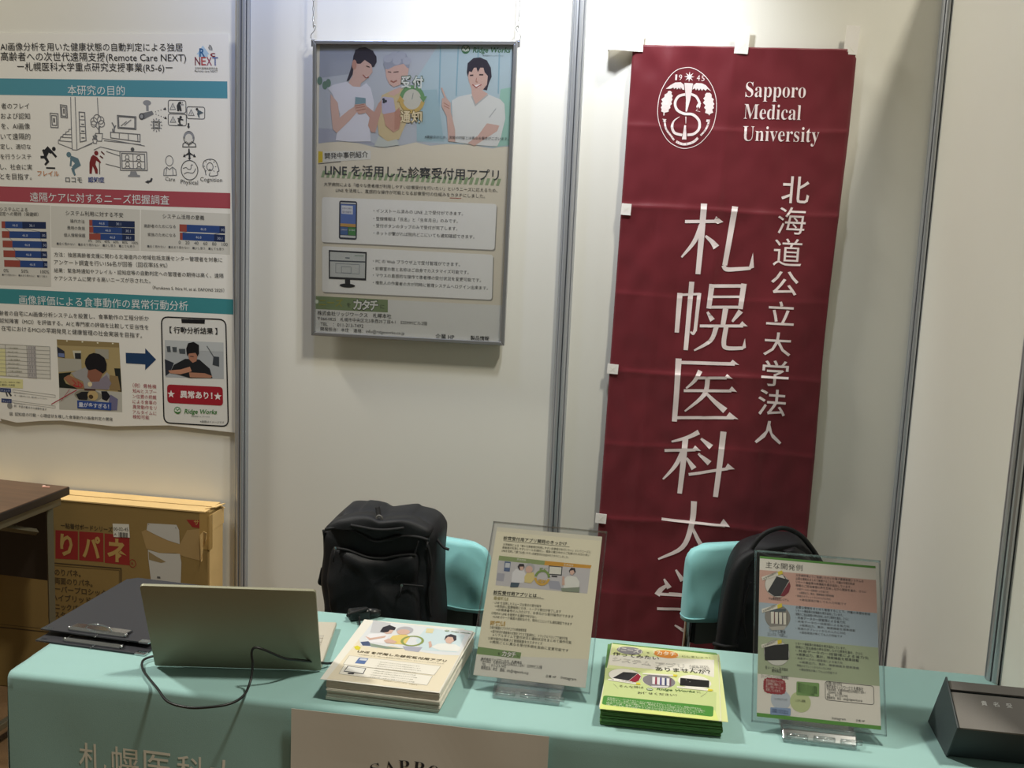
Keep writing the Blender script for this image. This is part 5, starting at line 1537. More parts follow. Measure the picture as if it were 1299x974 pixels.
def art_app(f):
    a = Art()
    a.rect((-0.103, 0.004), (0.103, 0.293), '#e2d9c3', 1)
    a.poly([(-0.103, 0.194)] + [(-0.0912,0.1658),(-0.0584,0.1609),(-0.0328,0.1797),(-0.0039,0.1712),(0.0322,0.1651),(0.0675,0.1622),(0.0934,0.1666)] + [(0.103, (0.1010,0.1689)[1]), (0.103, 0.293), (-0.103, 0.293)], '#d9dde2', 2)
    a.poly([(-0.1055,0.2964),(-0.0658,0.2895),(-0.0603,0.2341),(-0.0922,0.2309)], '#c2c4ca', 3)
    a.poly([(0.0093,0.2912),(0.0929,0.2706),(0.0959,0.1812),(0.0273,0.1740),(0.0052,0.2178)], '#c8dae2', 3)
    a.poly([(-0.0964,0.1805),(-0.0809,0.1893),(-0.0710,0.1674),(-0.0868,0.1644)], '#4a587a', 3)
    a.poly([(-0.0776,0.1795),(-0.0415,0.1733),(-0.0039,0.1712),(-0.0379,0.1619),(-0.0699,0.1642)], '#8a9a8c', 3)
    a.poly([(-0.0124,0.1826),(0.0265,0.1879),(0.0249,0.1628),(-0.0021,0.1648)], '#a8aabc', 3)
    a.poly([(-0.0748,0.2409),(-0.0755,0.2650),(-0.0657,0.2794),(-0.0498,0.2701),(-0.0487,0.2557),(-0.0582,0.2548),(-0.0587,0.2426),(-0.0670,0.2381)], '#2e2c36', 6)
    a.poly([(-0.0675,0.2395),(-0.0623,0.2590),(-0.0506,0.2575),(-0.0502,0.2376),(-0.0598,0.2327)], SK, 5)
    a.poly([(-0.0938,0.2035),(-0.0923,0.2231),(-0.0664,0.2359),(-0.0531,0.2288),(-0.0496,0.1996),(-0.0503,0.1848),(-0.0787,0.1827)], '#e4e4ea', 4)
    a.poly([(-0.0961,0.2103),(-0.0830,0.2034),(-0.0570,0.2236),(-0.0567,0.2138),(-0.0820,0.1926)], SK, 7)
    a.ell((-0.0290,0.2610), 0.017, 0.020, '#b0b0b8', 6)
    a.ell((-0.0291,0.2513), 0.013, 0.014, SK, 7)
    a.poly([(-0.0472,0.2004),(-0.0446,0.2278),(-0.0239,0.2427),(-0.0097,0.2319),(-0.0094,0.1908),(-0.0378,0.1874)], '#dcc678', 4)
    a.poly([(-0.0545,0.1980),(-0.0478,0.2114),(-0.0280,0.1994),(-0.0305,0.1898),(-0.0459,0.1877)], SK, 8)
    a.ring((-0.0003,0.2122), 0.020, 0.024, 0.005, '#8a9a58', 6)
    a.poly([(0.0107,0.2832),(0.0261,0.2845),(0.0283,0.2607),(0.0141,0.2598)], '#d8cfa8', 5)
    a.poly([(0.0590,0.2318),(0.0570,0.2544),(0.0645,0.2666),(0.0772,0.2613),(0.0821,0.2394),(0.0777,0.2303),(0.0706,0.2511),(0.0607,0.2439)], '#37323c', 6)
    a.poly([(0.0601,0.2360),(0.0621,0.2506),(0.0719,0.2516),(0.0783,0.2343),(0.0746,0.2179),(0.0656,0.2210)], SK, 7)
    a.poly([(0.0416,0.1927),(0.0509,0.2118),(0.0660,0.2189),(0.0859,0.2178),(0.0998,0.2038),(0.0978,0.1853),(0.0632,0.1816)], '#e2e4e2', 4)
    a.poly([(0.0313,0.2151),(0.0351,0.2201),(0.0433,0.1969),(0.0407,0.1852)], SK, 8)
    ridge_logo(a, (0.0534,0.2816), 0.0048, (0.0621,0.2780), (0.1017,0.2785), None, None, '#5a7a5a', 5)
    a.build('photo_print', f)
    a = Art()
    a.poly([(-0.1012,0.1542),(-0.0965,0.1627),(-0.0874,0.1552),(-0.0865,0.1418),(-0.0938,0.1429)], '#d8cc3c', 3)
    a.text('LINE を活用した診察受付用アプリ', (-0.0872,0.1315), (0.0859,0.1311), '#4c4430', None, 5, 0.025)
    a.text('大学病院による「様々な患者様が利用しやすい」というニーズに応えるため', (-0.0825,0.1198), (0.0846,0.1205), '#8a8474')
    for q in ([(-0.0966,0.1123),(0.0811,0.1107),(0.0785,0.0690),(-0.0949,0.0714)], [(-0.0921,0.0704),(0.0766,0.0645),(0.0766,0.0241),(-0.0891,0.0294)]):
        a.poly(q, '#e6e3da', 3)
        a.line(q, 0.0008, '#a8a498', 4, True)
    a.poly([(-0.0757,0.1078),(-0.0576,0.1081),(-0.0574,0.0821),(-0.0758,0.0811)], '#5a74a8', 5)
    a.poly([(-0.0723,0.1050),(-0.0590,0.1051),(-0.0585,0.0965),(-0.0721,0.0963)], '#c8d0dc', 6)
    a.poly([(-0.0848,0.0665),(-0.0486,0.0650),(-0.0461,0.0388),(-0.0843,0.0407)], '#4a4c50', 5)
    a.poly([(-0.0825,0.0642),(-0.0498,0.0629),(-0.0480,0.0417),(-0.0830,0.0434)], '#dcdcd8', 6)
    a.poly([(-0.0740,0.0380),(-0.0628,0.0388),(-0.0630,0.0332),(-0.0738,0.0325)], '#33353a', 7)
    for k in range(4):
        a.text('・受付ボタンのタップのみで受付が完了します', ((-0.0352,0.0971)[0], (-0.0352,0.0971)[1] - 0.0095 * k), ((0.0436,0.1000)[0] + 0.004 * (k % 3), (-0.0352,0.0971)[1] - 0.0095 * k), '#77746a', None, 6)
        a.text('・診察室の数と名称はご自身でカスタマイズ可能', ((-0.0342,0.0574)[0], (-0.0342,0.0574)[1] - 0.0095 * k), ((0.0467,0.0593)[0] + 0.005 * (k % 2), (-0.0342,0.0574)[1] - 0.0095 * k), '#77746a', None, 6)
    a.text('株式会社リッジワークス　札幌本社', (-0.0036,0.0211), (0.0597,0.0187), '#8a7a5a')
    a.build('printed_text', f)


SX, SY = -0.4575, -1.397
gL = 'flyer stack with the pale cream cover'
stack('flyer_stack', SX, SY + 0.004, -0.03, 0.208, 0.294, 0.0375, 46, M['edge'], 'thick stack of white paper flyers below the printed top sheets, beside the laptop', gL, 3)
flyer(SX - 0.010, SY + 0.006, TZ + 0.0390, 0.012, 'cream printed flyer lying second from the top, its far left corner showing', gL, M['paper'])
flyer(SX, SY, TZ + 0.0400, -0.022, 'topmost cream flyer with three people, on the stack beside the laptop', gL, M['paper'], art_app)


def art_goods(f):
    a = Art()
    a.rect((-0.104, 0.002), (0.104, 0.296), '#d6dfa4', 1)
    a.poly([(-0.104, 0.296), (0.104, 0.296), (0.104, 0.291), (-0.104, 0.291)], '#4f8a3c', 2)
    a.poly([(-0.1050,0.2335),(0.0968,0.2637),(0.0953,0.1798),(0.0809,0.1866),(0.0558,0.1959),(-0.0038,0.1877),(-0.0658,0.1847),(-0.1023,0.1844)], '#e2e0d8', 2)
    a.poly([(-0.1080,0.1703),(-0.0462,0.1733),(0.0985,0.1135),(0.0960,0.0199),(-0.1017,0.0270)], '#c2d194', 2)
    a.poly([(-0.1027,0.0112),(-0.0933,0.0193),(0.0950,0.0394),(0.1008,-0.0004),(-0.1036,-0.0068)], '#d8e48c', 2)
    a.build('background_print', f)
    a = Art()
    a.ell((-0.0676,0.2647), 0.0255, 0.0195, '#8e8c94', 4)
    a.text('「ニーズ」', (-0.0904,0.2594), (-0.0440,0.2573), '#e4e2dc', 0.018, 6, 0.02)
    a.text('を', (-0.0339,0.2608), (-0.0282,0.2615), '#3f4a34', None, 5)
    a.ell((0.0039,0.2661), 0.0245, 0.0190, '#d98c3c', 4)
    a.text('「カタチ」', (-0.0202,0.2591), (0.0284,0.2617), '#f0e4d0', 0.018, 6, 0.02)
    a.text('にしましょう！', (0.0350,0.2615), (0.0893,0.2674), '#4a5a30', None, 5)
    a.text('作ってみたい', (-0.0993,0.2330), (-0.0093,0.2336), '#33382c', 0.0155, 5, 0.015)
    for body, p0, p1 in (('システム', (-0.0988,0.2066), (-0.0233,0.2016)), ('アプリ', (-0.0142,0.2035), (0.0407,0.2076)), ('機器', (0.0501,0.2059), (0.0895,0.2120))):
        a.text(body, p0, p1, '#77787a', 0.0170, 5, 0.03)
        a.text(body, (p0[0] + 0.0003, p0[1] + 0.0006), (p1[0] - 0.0003, p1[1] + 0.0006), '#dcdad2', 0.0155, 6, 0.012)
    a.text('ありませんか？', (-0.0136,0.1820), (0.0896,0.1942), '#3a3f34', 0.0160, 5, 0.015)
    a.build('title_lettering', f)
    a = Art()
    for c in ((-0.0693,0.1432), (-0.0060,0.1356), (0.0592,0.1494)):
        a.ell(c, 0.0305, 0.0305, '#e8e6e0', 4, 36)
    c = (-0.0693,0.1432)
    a.poly([(-0.0908,0.1261),(-0.0733,0.1582),(-0.0606,0.1596),(-0.0458,0.1604),(-0.0614,0.1217)], '#26282c', 6)
    a.poly([(-0.0604,0.1220),(-0.0458,0.1587),(-0.0396,0.1473),(-0.0429,0.1267),(-0.0488,0.1179)], '#8c2438', 6)
    a.ring(c, 0.0305, 0.0305, 0.0006, '#8a8a84', 5)
    a.ell((-0.0060,0.1356), 0.0300, 0.0300, '#7d7a80', 5, 36)
    for k in range(4):
        x = 548 + 42 * k
        q = [(-0.0187,0.1509), (-0.0131,0.1516), (-0.0127,0.1187), (-0.0175,0.1194)]
        dx = ((-0.0099,0.1515)[0] - (-0.0187,0.1509)[0]) * k
        a.poly([(p[0] + dx, p[1]) for p in q], '#dad8dc', 6)
        a.poly([(p[0] + dx * 1.0 + 0.0054, p[1]) for p in q[:1]] + [(q[1][0] + dx + 0.003, q[1][1]), (q[2][0] + dx + 0.003, q[2][1]), (q[2][0] + dx, q[2][1])], ('#8a3048', '#55508a', '#33406a', '#6a4a5a')[k], 7)
    a.poly([(-0.0198,0.1102),(0.0130,0.1172),(0.0109,0.1099),(-0.0156,0.1033)], '#cfcdd0', 7)
    a.poly([(0.0330,0.1601),(0.0862,0.1618),(0.0854,0.1311),(0.0326,0.1259)], '#1c1e20', 6)
    for p in ((0.0440,0.1546), (0.0505,0.1465)):
        a.ell(p, 0.0012, 0.0018, '#8a8c8a', 7, 8)
    for q in ([(-0.0988,0.1194),(-0.0446,0.1160),(-0.0374,0.1172),(-0.0393,0.1088),(-0.0985,0.1138)], [(-0.0375,0.1632),(0.0268,0.1708),(0.0268,0.1638),(-0.0373,0.1574)], [(0.0274,0.1209),(0.0918,0.1233),(0.0915,0.1156),(0.0273,0.1142)]):
        a.poly(q, '#e4e2da', 8)
    for q in ([(-0.0467,0.1164),(-0.0385,0.1169),(-0.0391,0.1088),(-0.0469,0.1085)], [(0.0195,0.1718),(0.0275,0.1710),(0.0261,0.1624),(0.0190,0.1623)], [(0.0839,0.1240),(0.0924,0.1235),(0.0909,0.1154),(0.0823,0.1148)]):
        a.poly(q, '#d8c83c', 9)
    a.text('カード決済端末', (-0.0923,0.1159), (-0.0508,0.1139), '#77766e', None, 9)
    a.build('photo_print', f)
    a = Art()
    a.text('そんな時は', (-0.0762,0.0899), (-0.0318,0.0947), '#4a4f3c', 0.009, 5)
    ridge_logo(a, (-0.0212,0.0949), 0.0060, (-0.0090,0.0956), (0.0596,0.1019), None, None, '#4a6a3c', 5)
    a.text('に', (0.0637,0.1021), (0.0706,0.1028), '#4a4f3c', 0.010, 5)
    a.text('お任せください！', (-0.0414,0.0709), (0.0280,0.0787), '#3a3f34', 0.0085, 5, 0.01)
    a.poly(roundq([(-0.1009,0.0482),(0.0926,0.0538),(0.0911,0.0125),(-0.1011,0.0107)], 0.006), '#4a8a3a', 4)
    for k, n in enumerate((11, 13, 13, 12, 11)):
        body = ('お客様のニーズに合わせたシステム開発をお手伝いします。アプリ・機器の試作から', '製品化まで、企画・設計・開発・運用をまとめてご相談いただけます。お気軽に', '「こんなものがあったら便利」というアイデアをカタチにするお手伝いをいたします。', '医療・介護・農業・教育など様々な分野の開発実績があります。', 'まずはお問い合わせください。')[k]
        p0, p1 = (-0.0933,0.0370), (0.0812,0.0350)
        dz = 0.0068 * k
        a.text(body, (p0[0], p0[1] - dz), (p0[0] + (p1[0] - p0[0]) * (0.94, 0.98, 0.97, 0.9, 0.86)[k], p0[1] - dz - 0.0015), '#d8e4c8', 0.0048, 6)
    a.line([(-0.0875,0.1017),(-0.0774,0.0829)], 0.0006, '#77766e', 5)
    a.line([(0.0703,0.0871),(0.0821,0.1093)], 0.0006, '#77766e', 5)
    a.build('printed_text', f)


GX, GY = 0.0317, -1.380
gG = 'flyer stack with the yellow-green cover'
stack('flyer_stack', GX + 0.004, GY + 0.008, 0.02, 0.209, 0.294, 0.0325, 38, M['green_edge'], 'thick stack of green-edged flyers below the yellow-green top sheets', gG, 9)
flyer(GX + 0.012, GY - 0.002, TZ + 0.0340, 0.01, 'yellow-green flyer lying second from the top, its right edge showing', gG, mat('lime_paper', '#d6dea0', 0.6), None, 0.209, 0.296)
flyer(GX, GY, TZ + 0.0350, -0.022, 'topmost yellow-green flyer with three oval pictures', gG, M['paper'], art_goods)


# ------------------------------------------------------------------ two clear sign holders with printed sheets
def holder(x, y, z0, yaw, lean, label, sheetlabel, art, paper, wd=0.228, ht=0.318):
    h = thing('sign_holder', (x, y, z0), label, 'sign holder', (-lean, 0, yaw), 'clear tilted sign holders on the table')
    m0 = 0.010
    bm = new()
    bx(bm, -wd / 2, wd / 2, 0.0014, 0.0034, -m0, ht - m0)
    obj('back_panel', bm, M['acrylic'], h, bev=0.0006)
    bm = new()
    bx(bm, -wd / 2, wd / 2, -0.0032, -0.0016, -m0, ht - m0)
    obj('front_panel', bm, M['acrylic'], h, bev=0.0006)
    bm = new()
    e = 0.0022
    for a0, a1, c0_, c1_ in ((-wd / 2, -wd / 2 + e, -m0, ht - m0), (wd / 2 - e, wd / 2, -m0, ht - m0), (-wd / 2, wd / 2, ht - m0 - e, ht - m0), (-wd / 2, wd / 2, -m0, -m0 + e)):
        bx(bm, a0, a1, -0.0034, 0.0036, c0_, c1_)
    obj('edge_rim', bm, M['acrylic_edge'], h)
    # foot: a ribbed clear block the panel is slotted into (kept level with the table)
    U = Matrix.Rotation(lean, 4, 'X')                      # undo the tilt
    drop = z0 - TZ - 0.0006
    bm = new()
    prism(bm, [(-0.034, -drop), (-0.034, -drop + 0.007), (-0.020, -drop + 0.017), (-0.006, -drop + 0.021), (-0.006, -drop + 0.012), (0.006, -drop + 0.012), (0.010, -drop + 0.024), (0.030, -drop + 0.024), (0.060, -drop + 0.006), (0.060, -drop)], 'x', -0.062, 0.062)
    for v in bm.verts:
        v.co = U @ v.co
    foot = obj('foot', bm, M['acrylic_edge'], h, bev=0.002)
    for k in range(3):
        bm = new()
        tube(bm, [U @ Vector((-0.055 + 0.045 * k, -0.031, -drop + 0.012)), U @ Vector((-0.020 + 0.045 * k, -0.031, -drop + 0.012))], 0.0042, 10)
        obj('foot_rib', bm, M['acrylic_edge'], foot, smooth=True)
    s = thing('printed_sheet', (x, y, z0), sheetlabel, 'sheet', (-lean, 0, yaw))
    obj('sheet', box(-0.105, 0.105, -0.0008, 0.0008, 0.0, 0.297), paper, s)
    art(s)
    return h


class ArtS(Art):
    """artwork on a sheet held inside a clear pocket"""

    def build(s, name, parent, warp=None, cuts=None):
        o = Art.build(s, name, parent, lambda u, v: 0.00085 if warp is None else warp(u, v), cuts)
        return o


def art_story(f):
    U_ = 0.00004
    a = ArtS()
    a.rect((-0.105, 0.0), (0.105, 0.297), '#e6e1cb', 0.3)
    a.poly([(-0.105, 0), (0.105, 0), (0.105, (0.0993,0.0530)[1]), (-0.105, (-0.1018,0.0382)[1])], '#dfddd5', 0.6)
    a.rect((-0.105, 0.288), (0.105, 0.297), '#dcd8c8', 0.5)
    a.text('診察受付用アプリ開発のきっかけ', (-0.0887,0.2720), (0.0379,0.2721), '#4a4c44', None, 3, 0.015)
    a.line([(-0.0883,0.2695),(0.0438,0.2695)], 0.0007, '#5a5c54', 3)
    for k, (p0, p1) in enumerate((((-0.0875,0.2596), (0.0867,0.2608)), ((-0.0880,0.2530), (0.0852,0.2541)), ((-0.0885,0.2463), (0.0447,0.2457)))):
        a.text(('大学病院による「様々な患者様が利用しやすい診察受付を行いたい」というニーズに', '患者様の利用しやすいツールを検討し、複数の案の中からご利用される方の多い', 'LINEを活用して誰でも使いやすい診察受付の仕組みをカタチにしました。')[k], p0, p1, '#5a5a50', 0.0044, 3)
    a.text('診察受付用アプリとは…', (-0.0913,0.1590), (0.0010,0.1611), '#3a3c38', None, 3, 0.02)
    a.line([(-0.0909,0.1567),(0.0070,0.1594)], 0.0007, '#5a5c54', 3)
    a.text('患者様側', (-0.0896,0.1482), (-0.0613,0.1489), '#b4ac84', None, 3, 0.03)
    a.text('医療側', (-0.0881,0.0974), (-0.0596,0.0990), '#c8a86a', None, 3, 0.03)
    for p0, p1, body in (((-0.0890,0.1396), (0.0042,0.1420), '・LINE を活用したスムーズな受付の受付操作'), ((-0.0851,0.1331), (0.0432,0.1354), '→来院前に医療機関に行き、トークで受付が完了します'), ((-0.0819,0.1264), (0.0677,0.1281), '→診察券番号の入力だけで、お手元から受付操作ができます'), ((-0.0893,0.1187), (-0.0015,0.1198), '②院内の LINE を使用する通知で呼び出し'), ((-0.0861,0.1121), (0.0665,0.1135), '→LINE のトーク画面の通知なので、院内どこにいても通知確認できます'),
                         ((-0.0878,0.0906), (-0.0178,0.0922), '①受付画面のブラウザ上での患者様管理'), ((-0.0852,0.0833), (0.0620,0.0851), '→受付状況や患者様の状態をマウスで直感的に、ドラッグ＆ドロップで操作可能'), ((-0.0813,0.0769), (0.0698,0.0785), '→リアルタイムで受付状況と通知状況をまとめて操作可能'), ((-0.0880,0.0695), (0.0157,0.0704), '②受付操作の簡単さと管理画面をカスタマイズ'), ((-0.0848,0.0631), (0.0660,0.0625), '→病院ごとに異なる受付手順を自由に変更可能です')):
        a.text(body, p0, p1, '#5a5b52', 0.0048, 3)
    a.build('printed_text', f)
    a = ArtS()
    a.poly([(-0.0917,0.2377),(0.0000,0.2361),(-0.0010,0.2270),(-0.0917,0.2279)], '#8fa070', 1)
    a.poly([(0.0000,0.2361),(0.0908,0.2360),(0.0893,0.2294),(-0.0010,0.2270)], '#cf9a3c', 1)
    a.text('患者様側', (-0.0558,0.2317), (-0.0379,0.2312), '#dde2d0', None, 3)
    a.text('医療機関', (0.0370,0.2303), (0.0554,0.2298), '#f0e4c8', None, 3)
    a.poly([(-0.0924,0.2278),(-0.0010,0.2270),(0.0893,0.2294),(0.0888,0.1784),(-0.0897,0.1766)], '#c4c2c6', 1)
    a.poly([(-0.0899,0.2021),(-0.0751,0.2017),(-0.0756,0.1856),(-0.0897,0.1861)], '#a8a8b4', 2)
    a.poly([(0.0102,0.1968),(0.0321,0.1972),(0.0396,0.1802),(0.0159,0.1808)], '#a4a6b4', 2)
    a.poly([(-0.0789,0.2268),(-0.0670,0.2269),(-0.0662,0.2067),(-0.0780,0.2066)], '#5a6c90', 2)
    a.poly([(-0.0769,0.2238),(-0.0680,0.2239),(-0.0674,0.2146),(-0.0770,0.2144)], '#c8ccd4', 3)
    a.poly([(0.0082,0.2272),(0.0351,0.2276),(0.0358,0.2092),(0.0094,0.2088)], '#3a3c40', 2)
    a.poly([(0.0099,0.2253),(0.0334,0.2258),(0.0341,0.2114),(0.0107,0.2105)], '#dcdcd4', 3)
    a.line([(0.0163,0.2063),(0.0274,0.2063)], 0.003, '#3a3c40', 3)
    a.poly([(-0.0608,0.2052),(-0.0547,0.2140),(-0.0398,0.2135),(-0.0327,0.2022),(-0.0360,0.1859),(-0.0599,0.1861)], '#dcdce0', 3)
    a.poly([(-0.0524,0.2183),(-0.0496,0.2247),(-0.0407,0.2252),(-0.0384,0.2190),(-0.0417,0.2133),(-0.0477,0.2115)], '#3a343a', 5)
    a.poly([(-0.0480,0.2187),(-0.0400,0.2196),(-0.0411,0.2122),(-0.0462,0.2116)], SK, 6)
    a.poly([(-0.0608,0.1852),(-0.0434,0.1863),(-0.0457,0.1769),(-0.0608,0.1753)], '#4a5c6a', 4)
    a.ell((-0.0280,0.2185), 0.0090, 0.0095, '#aeaeb2', 5)
    a.ell((-0.0290,0.2151), 0.0070, 0.0072, SK, 6)
    a.poly([(-0.0361,0.1999),(-0.0312,0.2100),(-0.0190,0.2097),(-0.0149,0.1981),(-0.0215,0.1875),(-0.0344,0.1881)], '#d8c88c', 4)
    a.ring((-0.0013,0.2012), 0.0130, 0.0140, 0.0045, '#7f9a58', 4, 0.1, PI - 0.1, 14)
    a.ring((-0.0013,0.2012), 0.0130, 0.0140, 0.0045, '#cfa850', 4, PI + 0.1, 2 * PI - 0.1, 14)
    a.text('受付', (-0.0089,0.2140), (0.0073,0.2142), '#7f9a58', None, 5, 0.03)
    a.text('通知', (-0.0094,0.1900), (0.0074,0.1902), '#cfa850', None, 5, 0.03)
    a.poly([(0.0484,0.2202),(0.0521,0.2270),(0.0594,0.2270),(0.0618,0.2192),(0.0576,0.2139),(0.0521,0.2141)], '#37323a', 5)
    a.poly([(0.0506,0.2204),(0.0570,0.2227),(0.0598,0.2174),(0.0560,0.2121),(0.0513,0.2141)], SK, 6)
    a.poly([(0.0391,0.1999),(0.0471,0.2096),(0.0636,0.2098),(0.0720,0.1995),(0.0709,0.1835),(0.0430,0.1825)], '#dfe0dc', 4)
    a.poly([(0.0374,0.2078),(0.0411,0.2074),(0.0439,0.1905),(0.0385,0.1899)], SK, 5)
    a.poly([(0.0374,0.1839),(0.0731,0.1897),(0.0728,0.1790),(0.0399,0.1778)], '#8a9484', 5)
    a.build('photo_print', f)
    a = ArtS()
    a.poly([(-0.105, (-0.1043,0.0535)[1]), (-0.0213,0.0515), (-0.0218,0.0397), (-0.105, (-0.1038,0.0395)[1])], '#7f9a68', 1)
    for ch, c in (('カ', (-0.0530,0.0458)), ('タ', (-0.0438,0.0453)), ('チ', (-0.0353,0.0455))):
        haloed(a, ch, c, 0.0088, 0.0105, '#e2e2da', '#3a4034', 3)
    a.text('を', (-0.0652,0.0422), (-0.0603,0.0424), '#3f4438', None, 3)
    a.text('に', (-0.0278,0.0427), (-0.0236,0.0428), '#3f4438', None, 3)
    a.text('株式会社リッジワークス　札幌本社', (-0.0951,0.0301), (-0.0178,0.0313), '#3a3c40', None, 3, 0.01)
    a.text('〒064-0825　札幌市中央区北5条西25丁目4-1　525MMビル2階', (-0.0957,0.0249), (0.0209,0.0254), '#4a4c50', 0.0058, 3)
    a.text('TEL　：011-213-7492', (-0.0919,0.0188), (-0.0462,0.0194), '#4a4c50', 0.0056, 3)
    a.text('開発担当：本庄　連絡：info@ridgeworks.co.jp', (-0.0922,0.0122), (-0.0026,0.0127), '#4a4c50', 0.0060, 3)
    a.text('企業 HP', (0.0297,0.0112), (0.0491,0.0112), '#3a3c40', None, 3)
    a.text('Instagram', (0.0581,0.0115), (0.0866,0.0110), '#3a3c40', None, 3)
    a.build('contact_text', f)


def art_examples(f):
    a = ArtS()
    a.rect((-0.105, 0.0), (0.105, 0.297), '#e6e3db', 0.3)
    a.rect((-0.105, 0.2925), (0.105, 0.297), '#5f9a48', 0.8)
    a.rect((-0.105, 0.0), (0.105, 0.0065), '#5f9a48', 0.8)
    zr = [(-0.1048,0.2698)[1], (-0.1063,0.2070)[1], (-0.1056,0.1435)[1], (-0.1050,0.0750)[1]]
    for k, col in enumerate(('#cfa99d', '#a8b9c6', '#a9b69a')):
        a.rect((-0.105, zr[k + 1]), (0.105, zr[k]), col, 0.8)
    a.build('background_print', f)
    a = ArtS()
    for ch, c in (('主', (-0.0882,0.2813)), ('な', (-0.0740,0.2809)), ('開', (-0.0603,0.2805)), ('発', (-0.0466,0.2801)), ('例', (-0.0329,0.2806))):
        a.char(ch, c, 0.0118, 0.0120, '#3a3c38', 2, 0.0)
    lines = ('大学病院様よりご依頼いただいた電子書類管理システムの', '必要な情報をまとめて管理することで、作業の手間を削減', 'リモート機能等の新機能を順次追加しています。', '現場のご担当者様の声を反映しながら開発を進め、さらに', '・共有データの一括管理による省力化', '→帳票出力、集計、検索機能を標準搭載', '・現場のタブレットからの入力に対応', '→通信環境が無くても入力可能です')
    for s_, (y0, n) in enumerate(((258, 8), (388, 8), (536, 8))):
        for k in range(n):
            p0 = (-0.0392,0.2665)
            dy = ((-0.0396,0.2052)[1] - p0[1]) * s_ if s_ < 2 else ((-0.0392,0.1377)[1] - p0[1])
            dz = k * 0.0066
            ln = (0.105, 0.088, 0.082, 0.110, 0.062, 0.072, 0.066, 0.095)[(k + 3 * s_) % 8] * (1.0 if s_ else 0.95)
            off = 0.006 if k in (5, 7) else 0.0
            a.text(lines[(k + s_) % 8] if k < 4 else lines[k], (p0[0] + off, p0[1] + dy - dz - 0.003), (p0[0] + ln + (0.022 if k < 4 else 0.0), p0[1] + dy - dz - 0.0035), '#4a4d52' if k < 4 else '#66696c', 0.0044 if k < 4 else 0.0038, 3, 0.0)
    a.text('Web書類管理システム', (-0.0878,0.2137), (-0.0518,0.2140), '#3a3c40', 0.0052, 3)
    a.text('システム開発', (-0.0859,0.1531), (-0.0568,0.1528), '#3a3c40', 0.0052, 3)
    a.text('コンパス「大試し」', (-0.0891,0.1463), (-0.0544,0.1467), '#3a3c40', 0.0052, 3)
    a.text('各メーカー・決済端末', (-0.0919,0.0853), (-0.0522,0.0848), '#3a3c40', 0.0052, 3)
    a.text('開発製品', (-0.0800,0.0806), (-0.0641,0.0807), '#3a3c40', 0.0052, 3)
    a.text('【リッジワークスの企業戦略】', (-0.0982,0.0688), (-0.0515,0.0709), '#3a3c40', 0.0052, 3)
    a.build('printed_text', f)
    a = ArtS()
    for c, col in (((-0.0723,0.2428), '#dcdad4'), ((-0.0714,0.1822), '#8c8a86'), ((-0.0721,0.1160), '#d0d2cc')):
        a.ell(c, 0.0225, 0.0230, col, 2, 36)
        a.ring(c, 0.0225, 0.0230, 0.0006, '#8a8a84', 3)
    a.poly([(-0.0896,0.2290),(-0.0740,0.2598),(-0.0508,0.2547),(-0.0673,0.2221),(-0.0776,0.2210)], '#33353a', 4)
    a.line([(-0.0611,0.2621),(-0.0549,0.2533)], 0.0014, '#2a2c30', 5)
    a.poly([(-0.0673,0.2221),(-0.0508,0.2523),(-0.0484,0.2431),(-0.0517,0.2309),(-0.0591,0.2230)], '#7c2838', 4)
    a.poly([(-0.0853,0.1954),(-0.0567,0.1995),(-0.0567,0.1940),(-0.0852,0.1898)], '#55626a', 4)
    for k in range(4):
        a.poly([(p[0] + k * ((-0.0763,0.1908)[0] - (-0.0836,0.1900)[0]), p[1]) for p in [(-0.0836,0.1909),(-0.0779,0.1916),(-0.0778,0.1695),(-0.0827,0.1689)]], '#dcdad0', 4)
        a.poly([(p[0] + k * ((-0.0763,0.1908)[0] - (-0.0836,0.1900)[0]), p[1]) for p in [(-0.0779,0.1916),(-0.0763,0.1918),(-0.0762,0.1697),(-0.0778,0.1695)]], ('#6a4048', '#4a4048', '#55505a', '#6a6a60')[k], 5)
    a.poly([(-0.0875,0.1620),(-0.0552,0.1675),(-0.0592,0.1598),(-0.0814,0.1563)], '#b4b2ac', 4)
    a.poly(roundq([(-0.0938,0.1260),(-0.0513,0.1345),(-0.0514,0.1051),(-0.0928,0.1002)], 0.002), '#222426', 4)
    for q in ([(-0.1013,0.2558),(-0.0640,0.2724),(-0.0624,0.2658),(-0.0996,0.2493)], [(-0.1000,0.1946),(-0.0640,0.2089),(-0.0632,0.2016),(-0.0991,0.1873)], [(-0.0994,0.1280),(-0.0641,0.1411),(-0.0633,0.1349),(-0.0986,0.1218)]):
        a.poly(q, '#e4e2d8', 5)
        a.text('大学病院様向け', (q[3][0] + 0.002, q[3][1] + 0.0012), (q[2][0] - 0.009, q[2][1] + 0.0012), '#6a6a64', 0.0036, 7)
    for q in ([(-0.0723,0.2686),(-0.0640,0.2724),(-0.0624,0.2658),(-0.0707,0.2620)], [(-0.0722,0.2052),(-0.0640,0.2089),(-0.0632,0.2016),(-0.0714,0.1979)], [(-0.0713,0.1385),(-0.0641,0.1411),(-0.0633,0.1349),(-0.0705,0.1314)]):
        a.poly(q, '#d4c440', 6)
    a.build('photo_print', f)
    a = ArtS()
    c = (-0.0752,0.0560)
    pts = []
    for k in range(44):
        an = 2 * PI * k / 44
        r = 1.0 if k % 2 else 0.93
        x, y = math.cos(an), math.sin(an)
        sq = (abs(x) ** 4 + abs(y) ** 4) ** -0.25
        pts.append((c[0] + x * sq * 0.0205 * r * 0.98, c[1] + y * sq * 0.0145 * r))
    a.poly(pts, '#9c3c44', 3)
